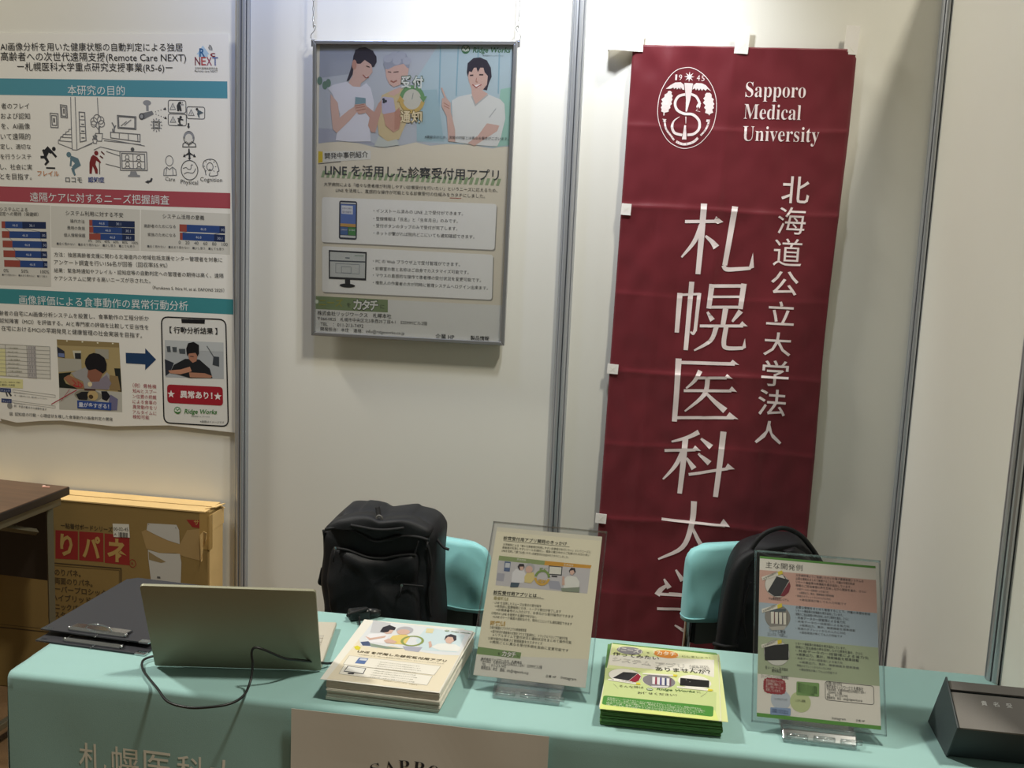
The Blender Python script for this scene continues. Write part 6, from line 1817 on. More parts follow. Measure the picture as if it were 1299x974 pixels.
    for k in range(4):
        a.text(('御社の製品をサービスの', '企画開発に関連した', '新しい製品・サービスを', '実現していきます。')[k], (c[0] - 0.015, c[1] + 0.0066 - 0.0054 * k), (c[0] + 0.015 - 0.004 * (k % 2), c[1] + 0.0060 - 0.0054 * k), '#e0d0cc', 0.0042, 5)
    a.ell((-0.0641,0.0332), 0.0172, 0.0178, '#bcc6d2', 1.5)
    a.ell((-0.0306,0.0330), 0.0178, 0.0180, '#c0cc9c', 2)
    a.text('ニーズのヒアリング', (-0.0751,0.0319), (-0.0532,0.0320), '#4a5056', 0.0040, 4)
    a.text('システム開発', (-0.0392,0.0328), (-0.0220,0.0332), '#4a5046', 0.0040, 4)
    a.poly(roundq([(-0.0373,0.0683),(0.0019,0.0695),(0.0015,0.0454),(-0.0375,0.0441)], 0.0025), '#7fa468', 3)
    for k in range(5):
        a.text('専門スタッフによる開発', ((-0.0350,0.0633)[0], (-0.0350,0.0633)[1] - 0.0034 * k), ((-0.0021,0.0647)[0] - 0.005 * (k == 4), (-0.0350,0.0633)[1] - 0.0036 - 0.0034 * k), '#44603a', 0.0030, 5)
    a.poly(roundq([(-0.0821,0.0183),(-0.0470,0.0200),(-0.0471,0.0074),(-0.0820,0.0056)], 0.002), '#8ca4c8', 3)
    for k in range(2):
        a.text('お客様との打ち合わせ', ((-0.0797,0.0135)[0], (-0.0797,0.0135)[1] - 0.0036 * k), ((-0.0509,0.0145)[0], (-0.0797,0.0135)[1] - 0.0010 - 0.0036 * k), '#3a4f78', 0.0030, 5)
    a.rframe((0.0121,0.0741), (0.0946,0.0414), 0.0045, 0.0008, '#3a3c40', 2)
    for p0, p1, body, h_ in (((0.0143,0.0684), (0.0401,0.0693), '【お問い合わせ先】', 0.0050), ((0.0142,0.0623), (0.0771,0.0639), '株式会社リッジワークス 札幌本社', 0.0058), ((0.0149,0.0581), (0.0800,0.0591), '〒064-0825　札幌市中央区北5条西25丁目4-1', 0.0042), ((0.0171,0.0533), (0.0404,0.0535), '525MMビル2階', 0.0042), ((0.0147,0.0487), (0.0503,0.0496), 'TEL　：011-213-7492', 0.0042), ((0.0146,0.0436), (0.0748,0.0449), '開発担当：本庄　info@ridgeworks.co.jp', 0.0042)):
        a.text(body, p0, p1, '#3a3c40', h_, 3)
    a.text('Instagram', (0.0231,0.0092), (0.0461,0.0095), '#6a6c70', None, 3)
    a.text('企業 HP', (0.0629,0.0099), (0.0781,0.0101), '#3a3c40', None, 3)
    a.build('diagram_print', f)


holder(-0.2085, -1.283, 0.726, -0.030, 0.672, 'clear sign holder in the middle of the table, holding the cream sheet', 'cream printed sheet with a photo strip, in the clear holder mid-table', art_story, M['paper2'])
holder(0.3055, -1.331, 0.726, -0.008, 0.660, 'clear sign holder between the yellow-green flyers and the dark card box', 'printed sheet banded pink, blue and green, inside the right clear holder', art_examples, M['paper'])

# ------------------------------------------------------------------ dark card box with a sloping lid
cbx = thing('card_box', (0.586, -1.29, TZ + 0.001), 'dark grey prism-shaped card box with a slot, at the right end of the table', 'box')
prof_ = [(0.068, 0.0), (-0.062, 0.0), (-0.104, 0.072), (-0.010, 0.114)]
L0, L1 = -0.068, 0.066


def lerp(p, q, t):
    return (p[0] + (q[0] - p[0]) * t, p[1] + (q[1] - p[1]) * t)


bm = new()
p_a, p_b = prof_[2], prof_[3]
s0, s1 = lerp(p_a, p_b, 0.74), lerp(p_a, p_b, 0.80)
prism(bm, [(prof_[0][0] - 0.002, 0.0), (prof_[1][0] + 0.002, 0.0), (p_a[0] + 0.003, p_a[1]), (s0[0] + 0.001, s0[1] - 0.003), (s0[0] + 0.008, s0[1] - 0.012), (s1[0] + 0.004, s1[1] - 0.012), (s1[0] + 0.001, s1[1] - 0.003), (p_b[0], p_b[1] - 0.006)], 'x', L0, L1)
obj('body', bm, M['boxside'], cbx)
bm = new()
nrm = Vector((-(p_b[1] - p_a[1]), (p_b[0] - p_a[0]))).normalized() * 0.0015


def slab(t0, t1, o0, o1):
    A_, B_ = lerp(p_a, p_b, t0), lerp(p_a, p_b, t1)
    return [(A_[0] + nrm.x * o0, A_[1] + nrm.y * o0), (B_[0] + nrm.x * o0, B_[1] + nrm.y * o0), (B_[0] + nrm.x * o1, B_[1] + nrm.y * o1), (A_[0] + nrm.x * o1, A_[1] + nrm.y * o1)]


prism(bm, slab(0.0, 0.74, -2.0, 0.2), 'x', L0 + 0.002, L1 - 0.002)
front = obj('sloping_front', bm, M['boxgrey'], cbx)
bm = new()
prism(bm, slab(0.80, 0.985, -2.0, 0.2), 'x', L0 + 0.002, L1 - 0.002)
obj('top_strip', bm, M['boxgrey'], cbx)
for x0, x1 in ((L0 - 0.003, L0), (L1, L1 + 0.003)):
    bm = new()
    prism(bm, [(prof_[0][0] + 0.002, -0.0008), (prof_[1][0] - 0.002, -0.0008), (p_a[0] - 0.004, p_a[1] + 0.001), (p_b[0], p_b[1] + 0.006)], 'x', x0, x1)
    tag(obj('end_plate', bm, M['boxside'], cbx, bev=0.0008), 'end plate in shaded grey', None)
a = Art()
for ch, u in (('貴', -0.016), ('名', 0.003), ('受', 0.024)):
    a.char(ch, (u, 0.058), 0.0095, 0.0100, '#c9cbca', 2, 0.008)
o = a.build('lettering', front)
an = math.atan2(p_b[0] - p_a[0], p_b[1] - p_a[1])
o.rotation_euler = (-an, 0, 0)
o.location = (0, p_a[0] + nrm.x * 0.25, p_a[1] + nrm.y * 0.25)

# ------------------------------------------------------------------ two chairs with aqua back covers
def chair(x, y, yaw, label, coverlabel, top, cut, hw=0.205):
    kx = hw / 0.205
    c = thing('stacking_chair', (x, y, 0), label, 'chair', (0, 0, yaw), 'chairs behind the table')
    for sx in (-1, 1):
        bm = new()
        tube(bm, spline([(kx * sx * 0.186, 0.06, 0.0), (kx * sx * 0.186, 0.01, 0.40), (kx * sx * 0.184, 0.0, 0.55), (kx * sx * 0.182, 0.012, top - 0.03), (kx * sx * 0.168, 0.016, top - 0.008)], 5), 0.011, 10)
        obj('rear_leg', bm, M['chrome'], c, smooth=True)
        bm = new()
        tube(bm, spline([(kx * sx * 0.186, -0.44, 0.0), (kx * sx * 0.186, -0.42, 0.36), (kx * sx * 0.182, -0.40, 0.405), (kx * sx * 0.180, -0.34, 0.415), (kx * sx * 0.180, 0.0, 0.415)], 5), 0.011, 10)
        obj('front_leg', bm, M['chrome'], c, smooth=True)
    bm = new()
    bx(bm, -0.178 * kx, 0.178 * kx, -0.43, -0.03, 0.415, 0.455)
    obj('seat', bm, M['mesh'], c, bev=0.015, seg=3)
    bm = new()
    pr = []
    for cx, cz, t0 in ((0.140 * kx, top - 0.045, 0), (-0.140 * kx, top - 0.045, 1), (-0.158 * kx, 0.49, 2), (0.158 * kx, 0.49, 3)):
        r = 0.035 if t0 < 2 else 0.015
        for k in range(6):
            q = PI / 2 * (t0 + k / 5)
            pr.append((cx + r * math.cos(q), cz + r * math.sin(q)))
    prism(bm, pr, 'y', -0.008, 0.006)
    obj('backrest', bm, M['mesh'], c, bev=0.003)
    for sx in (-1, 1):
        bm = new()
        bx(bm, kx * sx * 0.170 - 0.005, kx * sx * 0.170 + 0.005, -0.010, 0.008, 0.48, top - 0.05)
        tag(obj('backrest_edge', bm, M['blackp'], c, bev=0.002), 'black backrest edge', None)
    # cover: a bag of cloth pulled over the backrest
    cv = thing('chair_cover', (x, y, cut), coverlabel, 'chair cover', (0, 0, yaw), 'cloth covers on the chairs behind the table')
    bm = new()
    H_ = top + 0.012 - cut
    half = hw
    rc = 0.045
    n = 40
    rings = []
    for k in range(17):
        f_ = k / 16
        z = H_ * (1 - (1 - f_) ** 1.0)
        # outline width narrows round the upper corners
        dz = max(0.0, z - (H_ - rc))
        w = half - rc + math.sqrt(max(0.0, rc * rc - dz * dz)) if dz > 0 else half
        ring = []
        for i in range(n):
            an = 2 * PI * i / n
            cx, sy = math.cos(an), math.sin(an)
            e = 0.25
            px = w * math.copysign(abs(cx) ** e, cx)
            th = 0.030 * (1 - 0.75 * f_ ** 3) + 0.004
            py = th * math.copysign(abs(sy) ** 0.6, sy)
            wr_ = 0.016 * noise.noise(Vector((px * 7 + x * 5, z * 9, 3.3 + x))) + 0.009 * noise.noise(Vector((px * 16, z * 14, 7.1 + x)))
            # drag folds from the upper corner to the middle of the hem
            wr_ += 0.009 * math.sin((px * 1.0 + z * 1.3) * 34 + x * 9) * (1 - f_) * (0.3 + f_)
            py += (wr_ - 0.004) * (1 if sy < 0 else -0.3) * (1 if abs(cx) < 0.97 else 0.3)
            ring.append(bm.verts.new((px, py - 0.002, z + 0.006 * math.sin(px * 9 + x * 4) * (1 - f_))))
        rings.append(ring)
    for k in range(16):
        for i in range(n):
            bm.faces.new((rings[k][i], rings[k][(i + 1) % n], rings[k + 1][(i + 1) % n], rings[k + 1][i]))
    bm.faces.new(rings[-1])
    obj('cloth', bm, M['chaircloth'], cv, smooth=True, solid=0.001)
    bm = new()
    hem = [(v[0], v[1], v[2]) for v in [(half * math.copysign(abs(math.cos(2 * PI * i / n)) ** 0.25, math.cos(2 * PI * i / n)), 0.036 * math.copysign(abs(math.sin(2 * PI * i / n)) ** 0.6, math.sin(2 * PI * i / n)) - 0.002, 0.010 + 0.006 * math.sin(9 * half * math.copysign(abs(math.cos(2 * PI * i / n)) ** 0.25, math.cos(2 * PI * i / n)) + x * 4)) for i in range(n)]]
    tube(bm, hem, 0.0022, 6, closed=True)
    obj('hem', bm, M['chaircloth'], cv, smooth=True)


chair(-0.607, -0.455, -0.26, 'grey-backed chair behind the table carrying the full black backpack with front pockets', 'aqua cloth cover on the chair back, right of the upright black backpack', 0.722, 0.560)
chair(0.262, -0.325, 0.42, 'grey-backed chair in front of the crimson banner, behind the right sign holder', 'aqua cloth cover on the chair back in front of the crimson banner', 0.735, 0.548, 0.188)


# ------------------------------------------------------------------ black backpacks
def inflate(bm, outline, depths, m=0, seedv=0.0, wr_=0.006, cx=None, base=None):
    """stack of rings from the back of the bag (first) to its front: (y, scale) pairs"""
    n = len(outline)
    c = Vector((sum(p[0] for p in outline) / n, sum(p[1] for p in outline) / n))
    rings = []
    for y, s in depths:
        ring = []
        for p in outline:
            q = c + (Vector(p) - c) * s
            d = wr_ * noise.noise(Vector((q.x * 11 + seedv, q.y * 11, y * 9))) + 0.5 * wr_ * noise.noise(Vector((q.x * 26 + seedv, q.y * 26, y * 20 + 5)))
            ring.append(bm.verts.new((q.x, y - d, q.y)))
        rings.append(ring)
    for a_, b_ in zip(rings, rings[1:]):
        for i in range(n):
            bm.faces.new((a_[i], a_[(i + 1) % n], b_[(i + 1) % n], b_[i])).material_index = m
    for ring, rev in ((rings[0], True), (rings[-1], False)):
        y = depths[0][0] if rev else depths[-1][0]
        cv = bm.verts.new((c.x, y, c.y))
        for i in range(n):
            bm.faces.new((ring[i], ring[(i + 1) % n], cv)).material_index = m
    return c


def dense(pts, step=0.012):
    out = []
    P = spline([Vector((p[0], p[1], 0)) for p in pts], 6, True)
    for i, p in enumerate(P):
        q = P[(i + 1) % len(P)]
        k = max(1, int((q - p).length / step))
        for j in range(k):
            r = p.lerp(q, j / k)
            out.append((r.x, r.y))
    return out


bp = thing('backpack', (-0.70, -0.68, 0.455), 'full black backpack with front zippers, on the chair behind the laptop', 'backpack')
_z0 = 0.43 - 0.455


def kz(p):
    return (p[0], p[1] + _z0)


sil = [kz(p) for p in [(-0.1055,0.1584),(-0.1180,0.2119),(-0.1153,0.2539),(-0.1118,0.2917),(-0.1147,0.3412),(-0.1038,0.3607),(-0.0735,0.3940),(-0.0574,0.4056),(-0.0267,0.4086),(-0.0146,0.4121),(0.0139,0.4112),(0.0385,0.4035),(0.0668,0.4071),(0.1049,0.4123),(0.1192,0.4070),(0.1474,0.4025),(0.1678,0.3933),(0.1794,0.3789),(0.1840,0.3631),(0.1828,0.3264),(0.1825,0.2854),(0.1824,0.2402),(0.1888,0.1913),(0.1928,0.1460),(0.1919,0.0999)]] + [kz((0.1865,0.0637)), kz((0.0517,0.0390)), kz((-0.0984,0.0339)), kz((-0.1077,0.0905))]
zmin = min(p[1] for p in sil)
sil = [(p[0], p[1] if p[1] > 0.10 else 0.002 + (p[1] - zmin) / (0.10 - zmin) * 0.098) for p in sil]
bm = new()
out_ = dense(sil)
inflate(bm, out_, [(0.155, 0.80), (0.150, 0.93), (0.12, 1.0), (0.06, 1.0), (0.025, 0.97), (0.008, 0.90), (0.0, 0.78), (-0.004, 0.6), (-0.006, 0.4), (-0.006, 0.2)], 0, 1.0, 0.012)
body = obj('body', bm, M['black'], bp, smooth=True)
# bulging front pocket below the curved zipper
pk = [kz(p) for p in [(-0.0782,0.3113),(-0.0640,0.3225),(-0.0372,0.3215),(-0.0166,0.3168),(0.0123,0.3086),(0.0368,0.3067),(0.0612,0.3089),(0.0854,0.3160),(0.1176,0.3230),(0.1370,0.3231),(0.1427,0.2941),(0.1420,0.2529),(0.1475,0.2038),(0.1511,0.1543)]] + [(kz((0.1512,0.0832))[0], 0.03), (kz((0.0426,0.0720))[0], 0.02), (kz((-0.0674,0.0606))[0], 0.03)] + [kz(p) for p in [(-0.0729,0.1321),(-0.0803,0.1987),(-0.0863,0.2566)]]
bm = new()
inflate(bm, dense(pk), [(0.004, 1.0), (-0.012, 0.995), (-0.022, 0.93), (-0.028, 0.78), (-0.031, 0.6), (-0.032, 0.4), (-0.031, 0.2)], 0, 7.0, 0.020)
pocket = obj('front_pocket', bm, M['black'], bp, smooth=True)
# lid bulge above the main zipper
lidp = [kz(p) for p in [(-0.0937,0.3698),(-0.0694,0.3903),(-0.0267,0.4053),(0.0140,0.4087),(0.0426,0.4006),(0.0709,0.4046),(0.1071,0.4084),(0.1476,0.3973),(0.1689,0.3841),(0.1646,0.3671),(0.1404,0.3691),(0.1001,0.3696),(0.0680,0.3587),(0.0439,0.3509),(0.0235,0.3532),(0.0028,0.3637),(-0.0260,0.3751),(-0.0589,0.3772)]]
bm = new()
inflate(bm, dense(lidp), [(0.03, 1.0), (-0.008, 0.99), (-0.016, 0.9), (-0.020, 0.7), (-0.020, 0.4)], 0, 3.0, 0.010)
obj('top_flap', bm, M['black'], bp, smooth=True)


def zipper(pts, y, r, parent, name='zipper', m='black2'):
    bm = new()
    tube(bm, [Vector((p[0], y(p) if callable(y) else y, p[1])) for p in [(v.x, v.y) for v in spline([Vector((q[0], q[1], 0)) for q in pts], 5)]], r, 8)
    return obj(name, bm, M[m], parent, smooth=True)


def pull(p, y, parent, m='chrome', drop=0.022):
    bm = new()
    bx(bm, p[0] - 0.003, p[0] + 0.003, y - 0.004, y, p[1] - 0.004, p[1] + 0.004)
    o = obj('slider', bm, M[m], parent, bev=0.001)
    bm = new()
    tube(bm, [(p[0], y - 0.004, p[1] - 0.002), (p[0] - 0.004, y - 0.007, p[1] - drop)], 0.0017, 6)
    obj('pull_tab', bm, M['black2'], o if False else parent, smooth=True)


zz = zipper([kz(p) for p in [(-0.0908,0.3679),(-0.0588,0.3748),(-0.0260,0.3727),(0.0029,0.3612),(0.0235,0.3507),(0.0439,0.3484),(0.0681,0.3563),(0.1002,0.3668),(0.1243,0.3689),(0.1485,0.3673),(0.1671,0.3624)]], -0.016, 0.0042, bp)
pull(kz((0.1671,0.3624)), -0.016, zz, 'blackp')
z2 = zipper([kz(p) for p in [(-0.0636,0.3233),(-0.0372,0.3224),(-0.0166,0.3172),(0.0123,0.3091),(0.0368,0.3071),(0.0612,0.3093),(0.0854,0.3164),(0.1176,0.3234),(0.1378,0.3240)]], -0.020, 0.0034, pocket)
pull(kz((-0.0620,0.3251)), -0.021, z2, 'chrome', 0.034)
z3 = zipper([kz(p) for p in [(0.1068,0.2496),(0.1279,0.2499),(0.1603,0.2497)]], -0.026, 0.0026, pocket)
pull(kz((0.1084,0.2498)), -0.030, z3, 'chrome', 0.030)
# seam piping and folds down the left side, loop handle, side cord
zipper([kz(p) for p in [(-0.1058,0.3564),(-0.0991,0.3219),(-0.0839,0.2818),(-0.0750,0.2493),(-0.0891,0.2230),(-0.0906,0.1893),(-0.0714,0.1660)]], 0.016, 0.0036, bp, 'seam_piping')
zipper([kz(p) for p in [(0.1427,0.3595),(0.1337,0.3261),(0.1226,0.2923),(0.0869,0.2602)]], -0.017, 0.0024, bp, 'seam_piping')
zipper([kz(p) for p in [(0.1528,0.3604),(0.1657,0.3330),(0.1721,0.2845),(0.1692,0.2225),(0.1751,0.1650)]], 0.000, 0.0034, bp, 'seam_piping')
hp = [kz(p) for p in [(-0.0242,0.3859),(0.0024,0.3833),(0.0350,0.3804),(0.0674,0.3823),(0.1076,0.3906)]]
zipper(hp, -0.024, 0.0040, bp, 'grab_handle')
bm = new()
h0 = kz((0.0340,0.4194))
tube(bm, spline([(h0[0] - 0.005, 0.02, h0[1] + 0.006), (h0[0] + 0.001, 0.012, h0[1] - 0.012), (h0[0] + 0.006, 0.004, h0[1] - 0.022)], 5), 0.0065, 8, flat=0.4)
obj('hanging_loop', bm, M['black2'], bp, smooth=True)
bm = new()
h1 = kz((0.0405,0.4036))
tube(bm, [(h1[0] + 0.007 * math.cos(k * PI / 6), -0.004, h1[1] + 0.007 * math.sin(k * PI / 6)) for k in range(12)], 0.0022, 6, closed=True)
obj('ring', bm, M['boxgrey'], bp, smooth=True)
bm = new()
s0_, s1_ = kz((0.1819,0.3515)), kz((0.2129,0.3356))
tube(bm, spline([(s0_[0] - 0.006, 0.03, s0_[1] + 0.004), ((s0_[0] + s1_[0]) / 2, 0.012, (s0_[1] + s1_[1]) / 2 - 0.003), (s1_[0], 0.01, s1_[1])], 5), 0.0034, 6)
obj('side_cord', bm, M['black2'], bp, smooth=True)
for pts in ([(-0.1165,0.2455),(-0.1215,0.2199),(-0.1238,0.2063),(-0.1137,0.2039)], ):
    zipper([kz(p) for p in pts], 0.05, 0.0055, bp, 'side_strap')

bq = thing('backpack', (0.30, -0.53, 0.455), 'black backpack with shoulder straps forward, on the chair before the crimson banner', 'backpack')


def jz(p):
    return (p[0], p[1] + _z0)


sil2 = [jz(p) for p in [(-0.1195,0.0911),(-0.1201,0.1548),(-0.1157,0.2311),(-0.1060,0.2989),(-0.0899,0.3377),(-0.0680,0.3595),(-0.0378,0.3729),(0.0004,0.3811),(0.0388,0.3853),(0.0660,0.3819),(0.0908,0.3620),(0.1123,0.3352),(0.1291,0.2956),(0.1412,0.2223),(0.1501,0.1187)]] + [(jz((0.1535,0.0558))[0], 0.003), (jz((0.0193,0.0416))[0], 0.002), (jz((-0.1130,0.0276))[0], 0.003)]
bm = new()
inflate(bm, dense(sil2), [(0.118, 0.72), (0.112, 0.90), (0.09, 1.0), (0.05, 1.0), (0.02, 0.96), (0.004, 0.88), (-0.002, 0.72), (-0.006, 0.5), (-0.006, 0.25)], 0, 11.0, 0.010)
obj('body', bm, M['black'], bq, smooth=True)
bm = new()
arch = [jz(p) for p in [(-0.0599,0.3549),(-0.0462,0.3808),(-0.0283,0.4008),(-0.0060,0.4125),(0.0150,0.4167),(0.0366,0.4120),(0.0588,0.4001),(0.0776,0.3813),(0.0969,0.3576),(0.1166,0.3294)]]
tube(bm, [Vector((p.x, -0.004 + 0.02 * abs(math.sin(i / 40.0)), p.y)) for i, p in enumerate(spline([Vector((q[0], q[1], 0)) for q in arch], 5))], 0.0062, 8)
obj('carry_handle', bm, M['black2'], bq, smooth=True)


def strap(name, left, right, y0, parent):
    """padded shoulder strap between a left and a right outline"""
    bm = new()
    L_ = spline([Vector((p[0], p[1], 0)) for p in left], 6)
    R2 = spline([Vector((p[0], p[1], 0)) for p in right], 6)
    n = min(len(L_), len(R2))
    rows_ = []
    for i in range(n):
        row = []
        for k in range(9):
            t = k / 8
            p = L_[i].lerp(R2[i], t)
            bul = 0.016 * (1 - (2 * t - 1) ** 4)
            row.append(bm.verts.new((p.x, y0 - bul - 0.010 * math.sin(PI * i / (n - 1)), p.y)))
        for k in range(9):
            t = 1 - k / 8
            p = L_[i].lerp(R2[i], t)
            row.append(bm.verts.new((p.x, y0 + 0.004 - 0.010 * math.sin(PI * i / (n - 1)), p.y)))
        rows_.append(row)
    for a_, b_ in zip(rows_, rows_[1:]):
        for k in range(18):
            bm.faces.new((a_[k], a_[(k + 1) % 18], b_[(k + 1) % 18], b_[k]))
    bm.faces.new(rows_[0])
    bm.faces.new(rows_[-1])
    return obj(name, bm, M['black'], parent, smooth=True)


st = strap('shoulder_strap', [jz(p) for p in [(-0.0605,0.3631),(-0.0865,0.3442),(-0.1045,0.3115),(-0.1141,0.2648),(-0.1205,0.2054),(-0.1266,0.1457),(-0.1305,0.0985)]], [jz(p) for p in [(-0.0364,0.3549),(-0.0507,0.3371),(-0.0633,0.3069),(-0.0677,0.2607),(-0.0699,0.2061),(-0.0733,0.1552),(-0.0773,0.1018)]], -0.012, bq)
bm = new()
e0, e1 = jz((-0.1324,0.1145)), jz((-0.0766,0.1142))
tube(bm, [(e0[0] - 0.002, -0.020, e0[1]), ((e0[0] + e1[0]) / 2, -0.033, (e0[1] + e1[1]) / 2), (e1[0] + 0.002, -0.020, e1[1])], 0.005, 8)
obj('webbing_band', bm, M['black2'], st, smooth=True)
st2 = strap('shoulder_strap', [jz(p) for p in [(0.0171,0.3657),(0.0340,0.3487),(0.0501,0.3172),(0.0634,0.2730),(0.0755,0.2201),(0.0854,0.1709),(0.0955,0.1194)]], [jz(p) for p in [(0.0434,0.3762),(0.0736,0.3604),(0.0954,0.3295),(0.1107,0.2856),(0.1251,0.2290),(0.1358,0.1717),(0.1474,0.1268)]], -0.012, bq)
zipper([jz(p) for p in [(-0.0444,0.3575),(-0.0165,0.3492),(0.0145,0.3503),(0.0407,0.3616)]], -0.018, 0.0040, bq, 'seam_piping')
zipper([jz(p) for p in [(-0.0541,0.2787),(-0.0627,0.2361),(-0.0648,0.1856),(-0.0552,0.1359)]], -0.014, 0.0030, bq, 'seam_piping')

# ------------------------------------------------------------------ flat cardboard box against the wall
kb = thing('cardboard_box', (-1.345, -0.12, 0), 'flat brown cardboard box with red print, standing against the left wall panel', 'box')
BL, BH, BD = -0.86, 0.640, 0.108
bm = new()
bx(bm, BL, -0.002, 0.0, BD, 0.0, BH - 0.004)
obj('carton', bm, M['kraft'], kb, bev=0.003)
bm = new()
bx(bm, BL - 0.001, -0.010, -0.001, BD * 0.5 - 0.001, BH - 0.004, BH)
bx(bm, BL - 0.001, -0.010, BD * 0.5 + 0.001, BD + 0.001, BH - 0.004, BH + 0.0015)
tag(obj('top_flap', bm, M['kraft_lit'], kb), 'top flaps painted paler as lit', None)
bm = new()
bx(bm, -0.003, 0.0005, 0.006, BD - 0.004, 0.02, BH - 0.055)
bx(bm, -0.002, 0.0016, 0.010, BD + 0.002, BH - 0.065, BH - 0.014)
tag(obj('end_flap', bm, M['kraft_lit'], kb), 'paler end flaps', None)
bm = new()
prism(bm, [(-0.030, BH + 0.0005), (-0.004, BH - 0.004), (0.010, BH - 0.012), (-0.004, BH - 0.020)], 'y', BD - 0.012, BD - 0.009)
prism(bm, [(-0.022, 0.02), (0.004, 0.05), (0.012, BD - 0.01), (-0.004, BD - 0.03), (-0.012, 0.03)], 'z', BH + 0.001, BH + 0.0035)
tag(obj('torn_corner', bm, M['kraft_lit'], kb), 'torn loose corner of the top flap', None)
bm = new()
bx(bm, BL + 0.20, BL + 0.26, -0.0010, BD + 0.0012, BH + 0.0016, BH + 0.0022)
tag(obj('packing_tape', bm, M['tape'], kb), 'clear brown packing tape', None)
bm = new()
bx(bm, -0.030, 0.0022, -0.0004, 0.0002, BH - 0.12, BH - 0.0)
bx(bm, -0.002, 0.0024, -0.0016, 0.022, BH - 0.12, BH - 0.012)
tag(obj('packing_tape', bm, M['tape'], kb), 'clear brown packing tape', None)
a = Art()
RD, TN, BKP = '#8e2c28', '#b09055', '#4a3c28'
p_ = (-0.4866,0.5409)
for q in ([(-0.5059,0.5392),(-0.4305,0.5414),(-0.4324,0.4487),(-0.5081,0.4462)], [(-0.4261,0.5418),(-0.3458,0.5435),(-0.3467,0.4490),(-0.4280,0.4481)], [(-0.3414,0.5428),(-0.2595,0.5425),(-0.2596,0.4463),(-0.3424,0.4473)]):
    a.poly(q, RD, 1)
a.poly([(-0.5930,0.5338),(-0.5115,0.5387),(-0.5136,0.4468),(-0.5956,0.4415)], RD, 1)
for ch, c, w, h in (('の', (-0.5531,0.4903), 0.058, 0.064), ('り', (-0.4700,0.4934), 0.042, 0.072), ('パ', (-0.3865,0.4944), 0.060, 0.072), ('ネ', (-0.3014,0.4913), 0.064, 0.076)):
    a.char(ch, c, w, h, TN, 3, 0.035)
a.text('ー粘着付ボードシリーズ', (-0.4875,0.5493), (-0.3142,0.5494), BKP, 0.0145, 3, 0.02)
a.ring((-0.2497,0.4541), 0.0105, 0.0125, 0.002, RD, 3, n=24)
a.text('R', (-0.2536,0.4495), (-0.2460,0.4497), RD, 0.009, 3)
a.line([(BL + 0.05, (-0.4835,0.4313)[1])] + [(-0.4835,0.4313),(-0.2886,0.4336),(-0.2896,0.3561)] + [((-0.2896,0.3561)[0], 0.20), (BL + 0.05, 0.20)], 0.004, BKP, 2, True)
a.line([(BL + 0.06, (-0.4837,0.4237)[1])] + [(-0.4837,0.4237),(-0.2941,0.4272),(-0.2951,0.3555)] + [((-0.2951,0.3555)[0], 0.21), (BL + 0.06, 0.21)], 0.0015, BKP, 2, True)
for body, p0, p1 in (('のりパネ。', (-0.5121,0.3932), (-0.4235,0.3949)), ('両面のりパネ。', (-0.5128,0.3651), (-0.3844,0.3664)), ('スーパープロシックS', (-0.5357,0.3381), (-0.3243,0.3388)), ('ハイブリッドS', (-0.5253,0.3087), (-0.3787,0.3109)), ('ソニックパネル', (-0.5316,0.2798), (-0.3969,0.2800)), ('ポスターパネル', (-0.5378,0.2520), (-0.3930,0.2543))):
    a.text(body, p0, p1, BKP, 0.0185, 3, 0.02)
a.poly([(-0.0726,0.6098),(-0.0016,0.6126),(-0.0016,0.5805),(-0.0217,0.5850),(-0.0535,0.5875)], RD, 1)
a.text('サー', (-0.0482,0.5962), (-0.0133,0.5971), TN, None, 2, 0.02)
a.poly([(-0.2194,0.5586),(-0.2032,0.5673),(-0.1710,0.5575),(-0.0936,0.5303),(-0.0695,0.5767),(-0.0217,0.5850),(-0.0016,0.5722),(-0.0165,0.5292),(-0.0218,0.4816),(-0.0804,0.4910),(-0.1071,0.5002),(-0.1608,0.4954),(-0.2038,0.5063)], '#a2875a', 1.5)
a.build('printed_panel', kb)
a = Art()
a.poly([(-0.3143,0.5767),(-0.2602,0.5792),(-0.2574,0.5364),(-0.3117,0.5338)], '#d0cdc2', 4)
a.text('00-02-45', (-0.3114,0.5549), (-0.2626,0.5570), '#4a4a48', 0.012, 6)
a.text('A', (-0.3094,0.5392), (-0.3018,0.5394), '#4a4a48', None, 6)
for k in range(9):
    q = (-0.2941,0.5511)
    a.rect((q[0] + 0.0033 * k, q[1] - 0.016), (q[0] + 0.0033 * k + (0.0022 if k % 3 else 0.0012), q[1]), '#3a3a38', 6)
tag(a.build('shipping_label', kb), 'small white label with a barcode', None)
a = Art()
a.poly([(-0.1987,0.5876),(-0.1045,0.5904),(-0.0961,0.5744),(-0.0942,0.5297),(-0.1337,0.5388),(-0.1711,0.5523),(-0.2021,0.5653)], '#bdbab2', 4)
a.poly([(-0.1984,0.5026),(-0.1608,0.4954),(-0.0938,0.4988),(-0.0891,0.4703),(-0.0915,0.4057),(-0.1895,0.4050),(-0.1946,0.4501),(-0.1976,0.4763)], '#bdbab2', 4)
a.poly([(-0.1963,0.4975),(-0.1716,0.4839),(-0.1395,0.4689),(-0.1556,0.4642),(-0.1954,0.4712)], '#8f7c58', 5)
a.rect((-0.1689,0.4196), (-0.1582,0.4132), '#5a5a58', 6)
for q in ((-0.1955,0.5847), (-0.1067,0.5808)):
    a.ell(q, 0.002, 0.002, '#8a8a86', 6, 8)
tag(a.build('torn_label', kb), 'torn remains of a white sheet', None)
bm = new()
pts = [(-0.0270,0.5648),(-0.0112,0.5818),(0.0005,0.5776),(-0.0016,0.5566),(-0.0165,0.5292),(-0.0186,0.5081),(-0.0155,0.4875),(-0.0240,0.4793),(-0.0250,0.5128)]
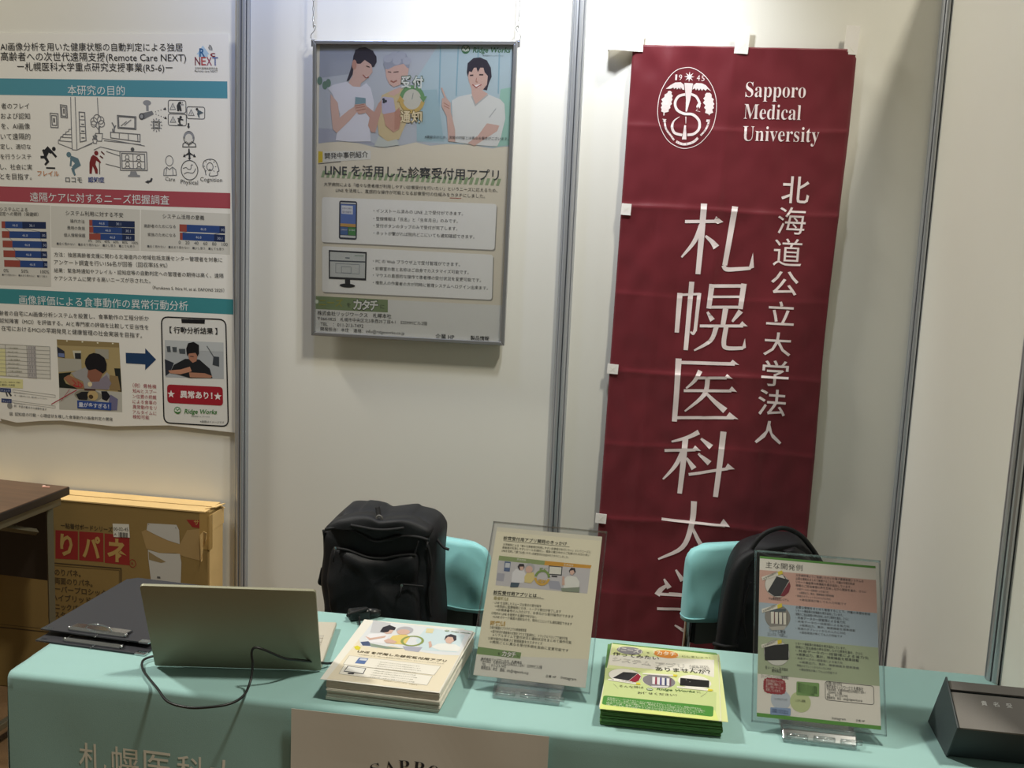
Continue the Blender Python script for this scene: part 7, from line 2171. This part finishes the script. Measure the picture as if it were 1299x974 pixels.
vs = [bm.verts.new((p[0], -0.003 - 0.012 * (i in (1, 2, 3, 6)), p[1])) for i, p in enumerate(pts)]
bm.faces.new(vs)
bmesh.ops.triangulate(bm, faces=bm.faces[:])
tag(obj('paper_tear', bm, M['kraft_lit'], kb, solid=0.0008), 'curled torn paper edge', None)

# ------------------------------------------------------------------ dark wooden folding desk at the left edge
dk = thing('folding_desk', (-1.768, -0.176, 0), 'dark brown folding desk with steel legs, in front of the brown carton', 'desk', (0, 0, math.radians(-4)))
bm = new()
bx(bm, -1.20, -0.001, -0.449, -0.001, 0.674, 0.700)
obj('tabletop', bm, M['desk'], dk, bev=0.001)
bm = new()
bx(bm, -1.2015, 0.0012, -0.4515, 0.0012, 0.6735, 0.6985)
obj('edge_band', bm, M['deskedge'], dk, bev=0.003)
for y in (-0.07, -0.39):
    for x in (-0.020, -1.17):
        bm = new()
        tube(bm, [(x, y, 0.002), (x, y, 0.655)], 0.0125, 4)
        obj('leg', bm, M['steel'], dk)
for x in (-0.020, -1.17):
    bm = new()
    bx(bm, x - 0.012, x + 0.012, -0.43, -0.03, 0.648, 0.672)
    obj('cross_bar', bm, M['steel'], dk, bev=0.002)
    bm = new()
    bx(bm, x - 0.010, x + 0.010, -0.39, -0.07, 0.060, 0.078)
    obj('cross_bar', bm, M['steel'], dk, bev=0.002)
    bm = new()
    sg = -1
    tube(bm, [(x - 0.01, -0.30, 0.655), (x - 0.015, -0.115, 0.585)], 0.010, 4)
    obj('folding_brace', bm, M['steel'], dk)
    bm = new()
    tube(bm, [(x - 0.01, -0.36, 0.560), (x - 0.20, -0.36, 0.655)], 0.009, 4)
    obj('folding_brace', bm, M['steel'], dk)
bm = new()
bx(bm, -1.16, -0.035, -0.045, -0.035, 0.41, 0.672)
obj('rear_panel', bm, M['deskedge'], dk)
sc = thing('paper_scrap', (-1.826, -0.205, 0.7005), 'tiny pink paper scrap lying on the dark desk near its corner', 'scrap', (0, 0, 0.2))
bm = new()
prism(bm, [(-0.012, -0.004), (-0.002, -0.003), (0.012, -0.006), (0.010, 0.003), (-0.004, 0.004), (-0.013, 0.006)], 'z', 0.0, 0.0012)
o = obj('paper', bm, mat('pink_paper', '#d8a08c', 0.7), sc)
bm = new()
prism(bm, [(-0.012, 0.002), (-0.004, 0.003), (-0.006, 0.009), (-0.014, 0.008)], 'z', 0.001, 0.0035)
obj('curled_edge', bm, mat('pale_paper', '#e0c0b0', 0.7), sc)
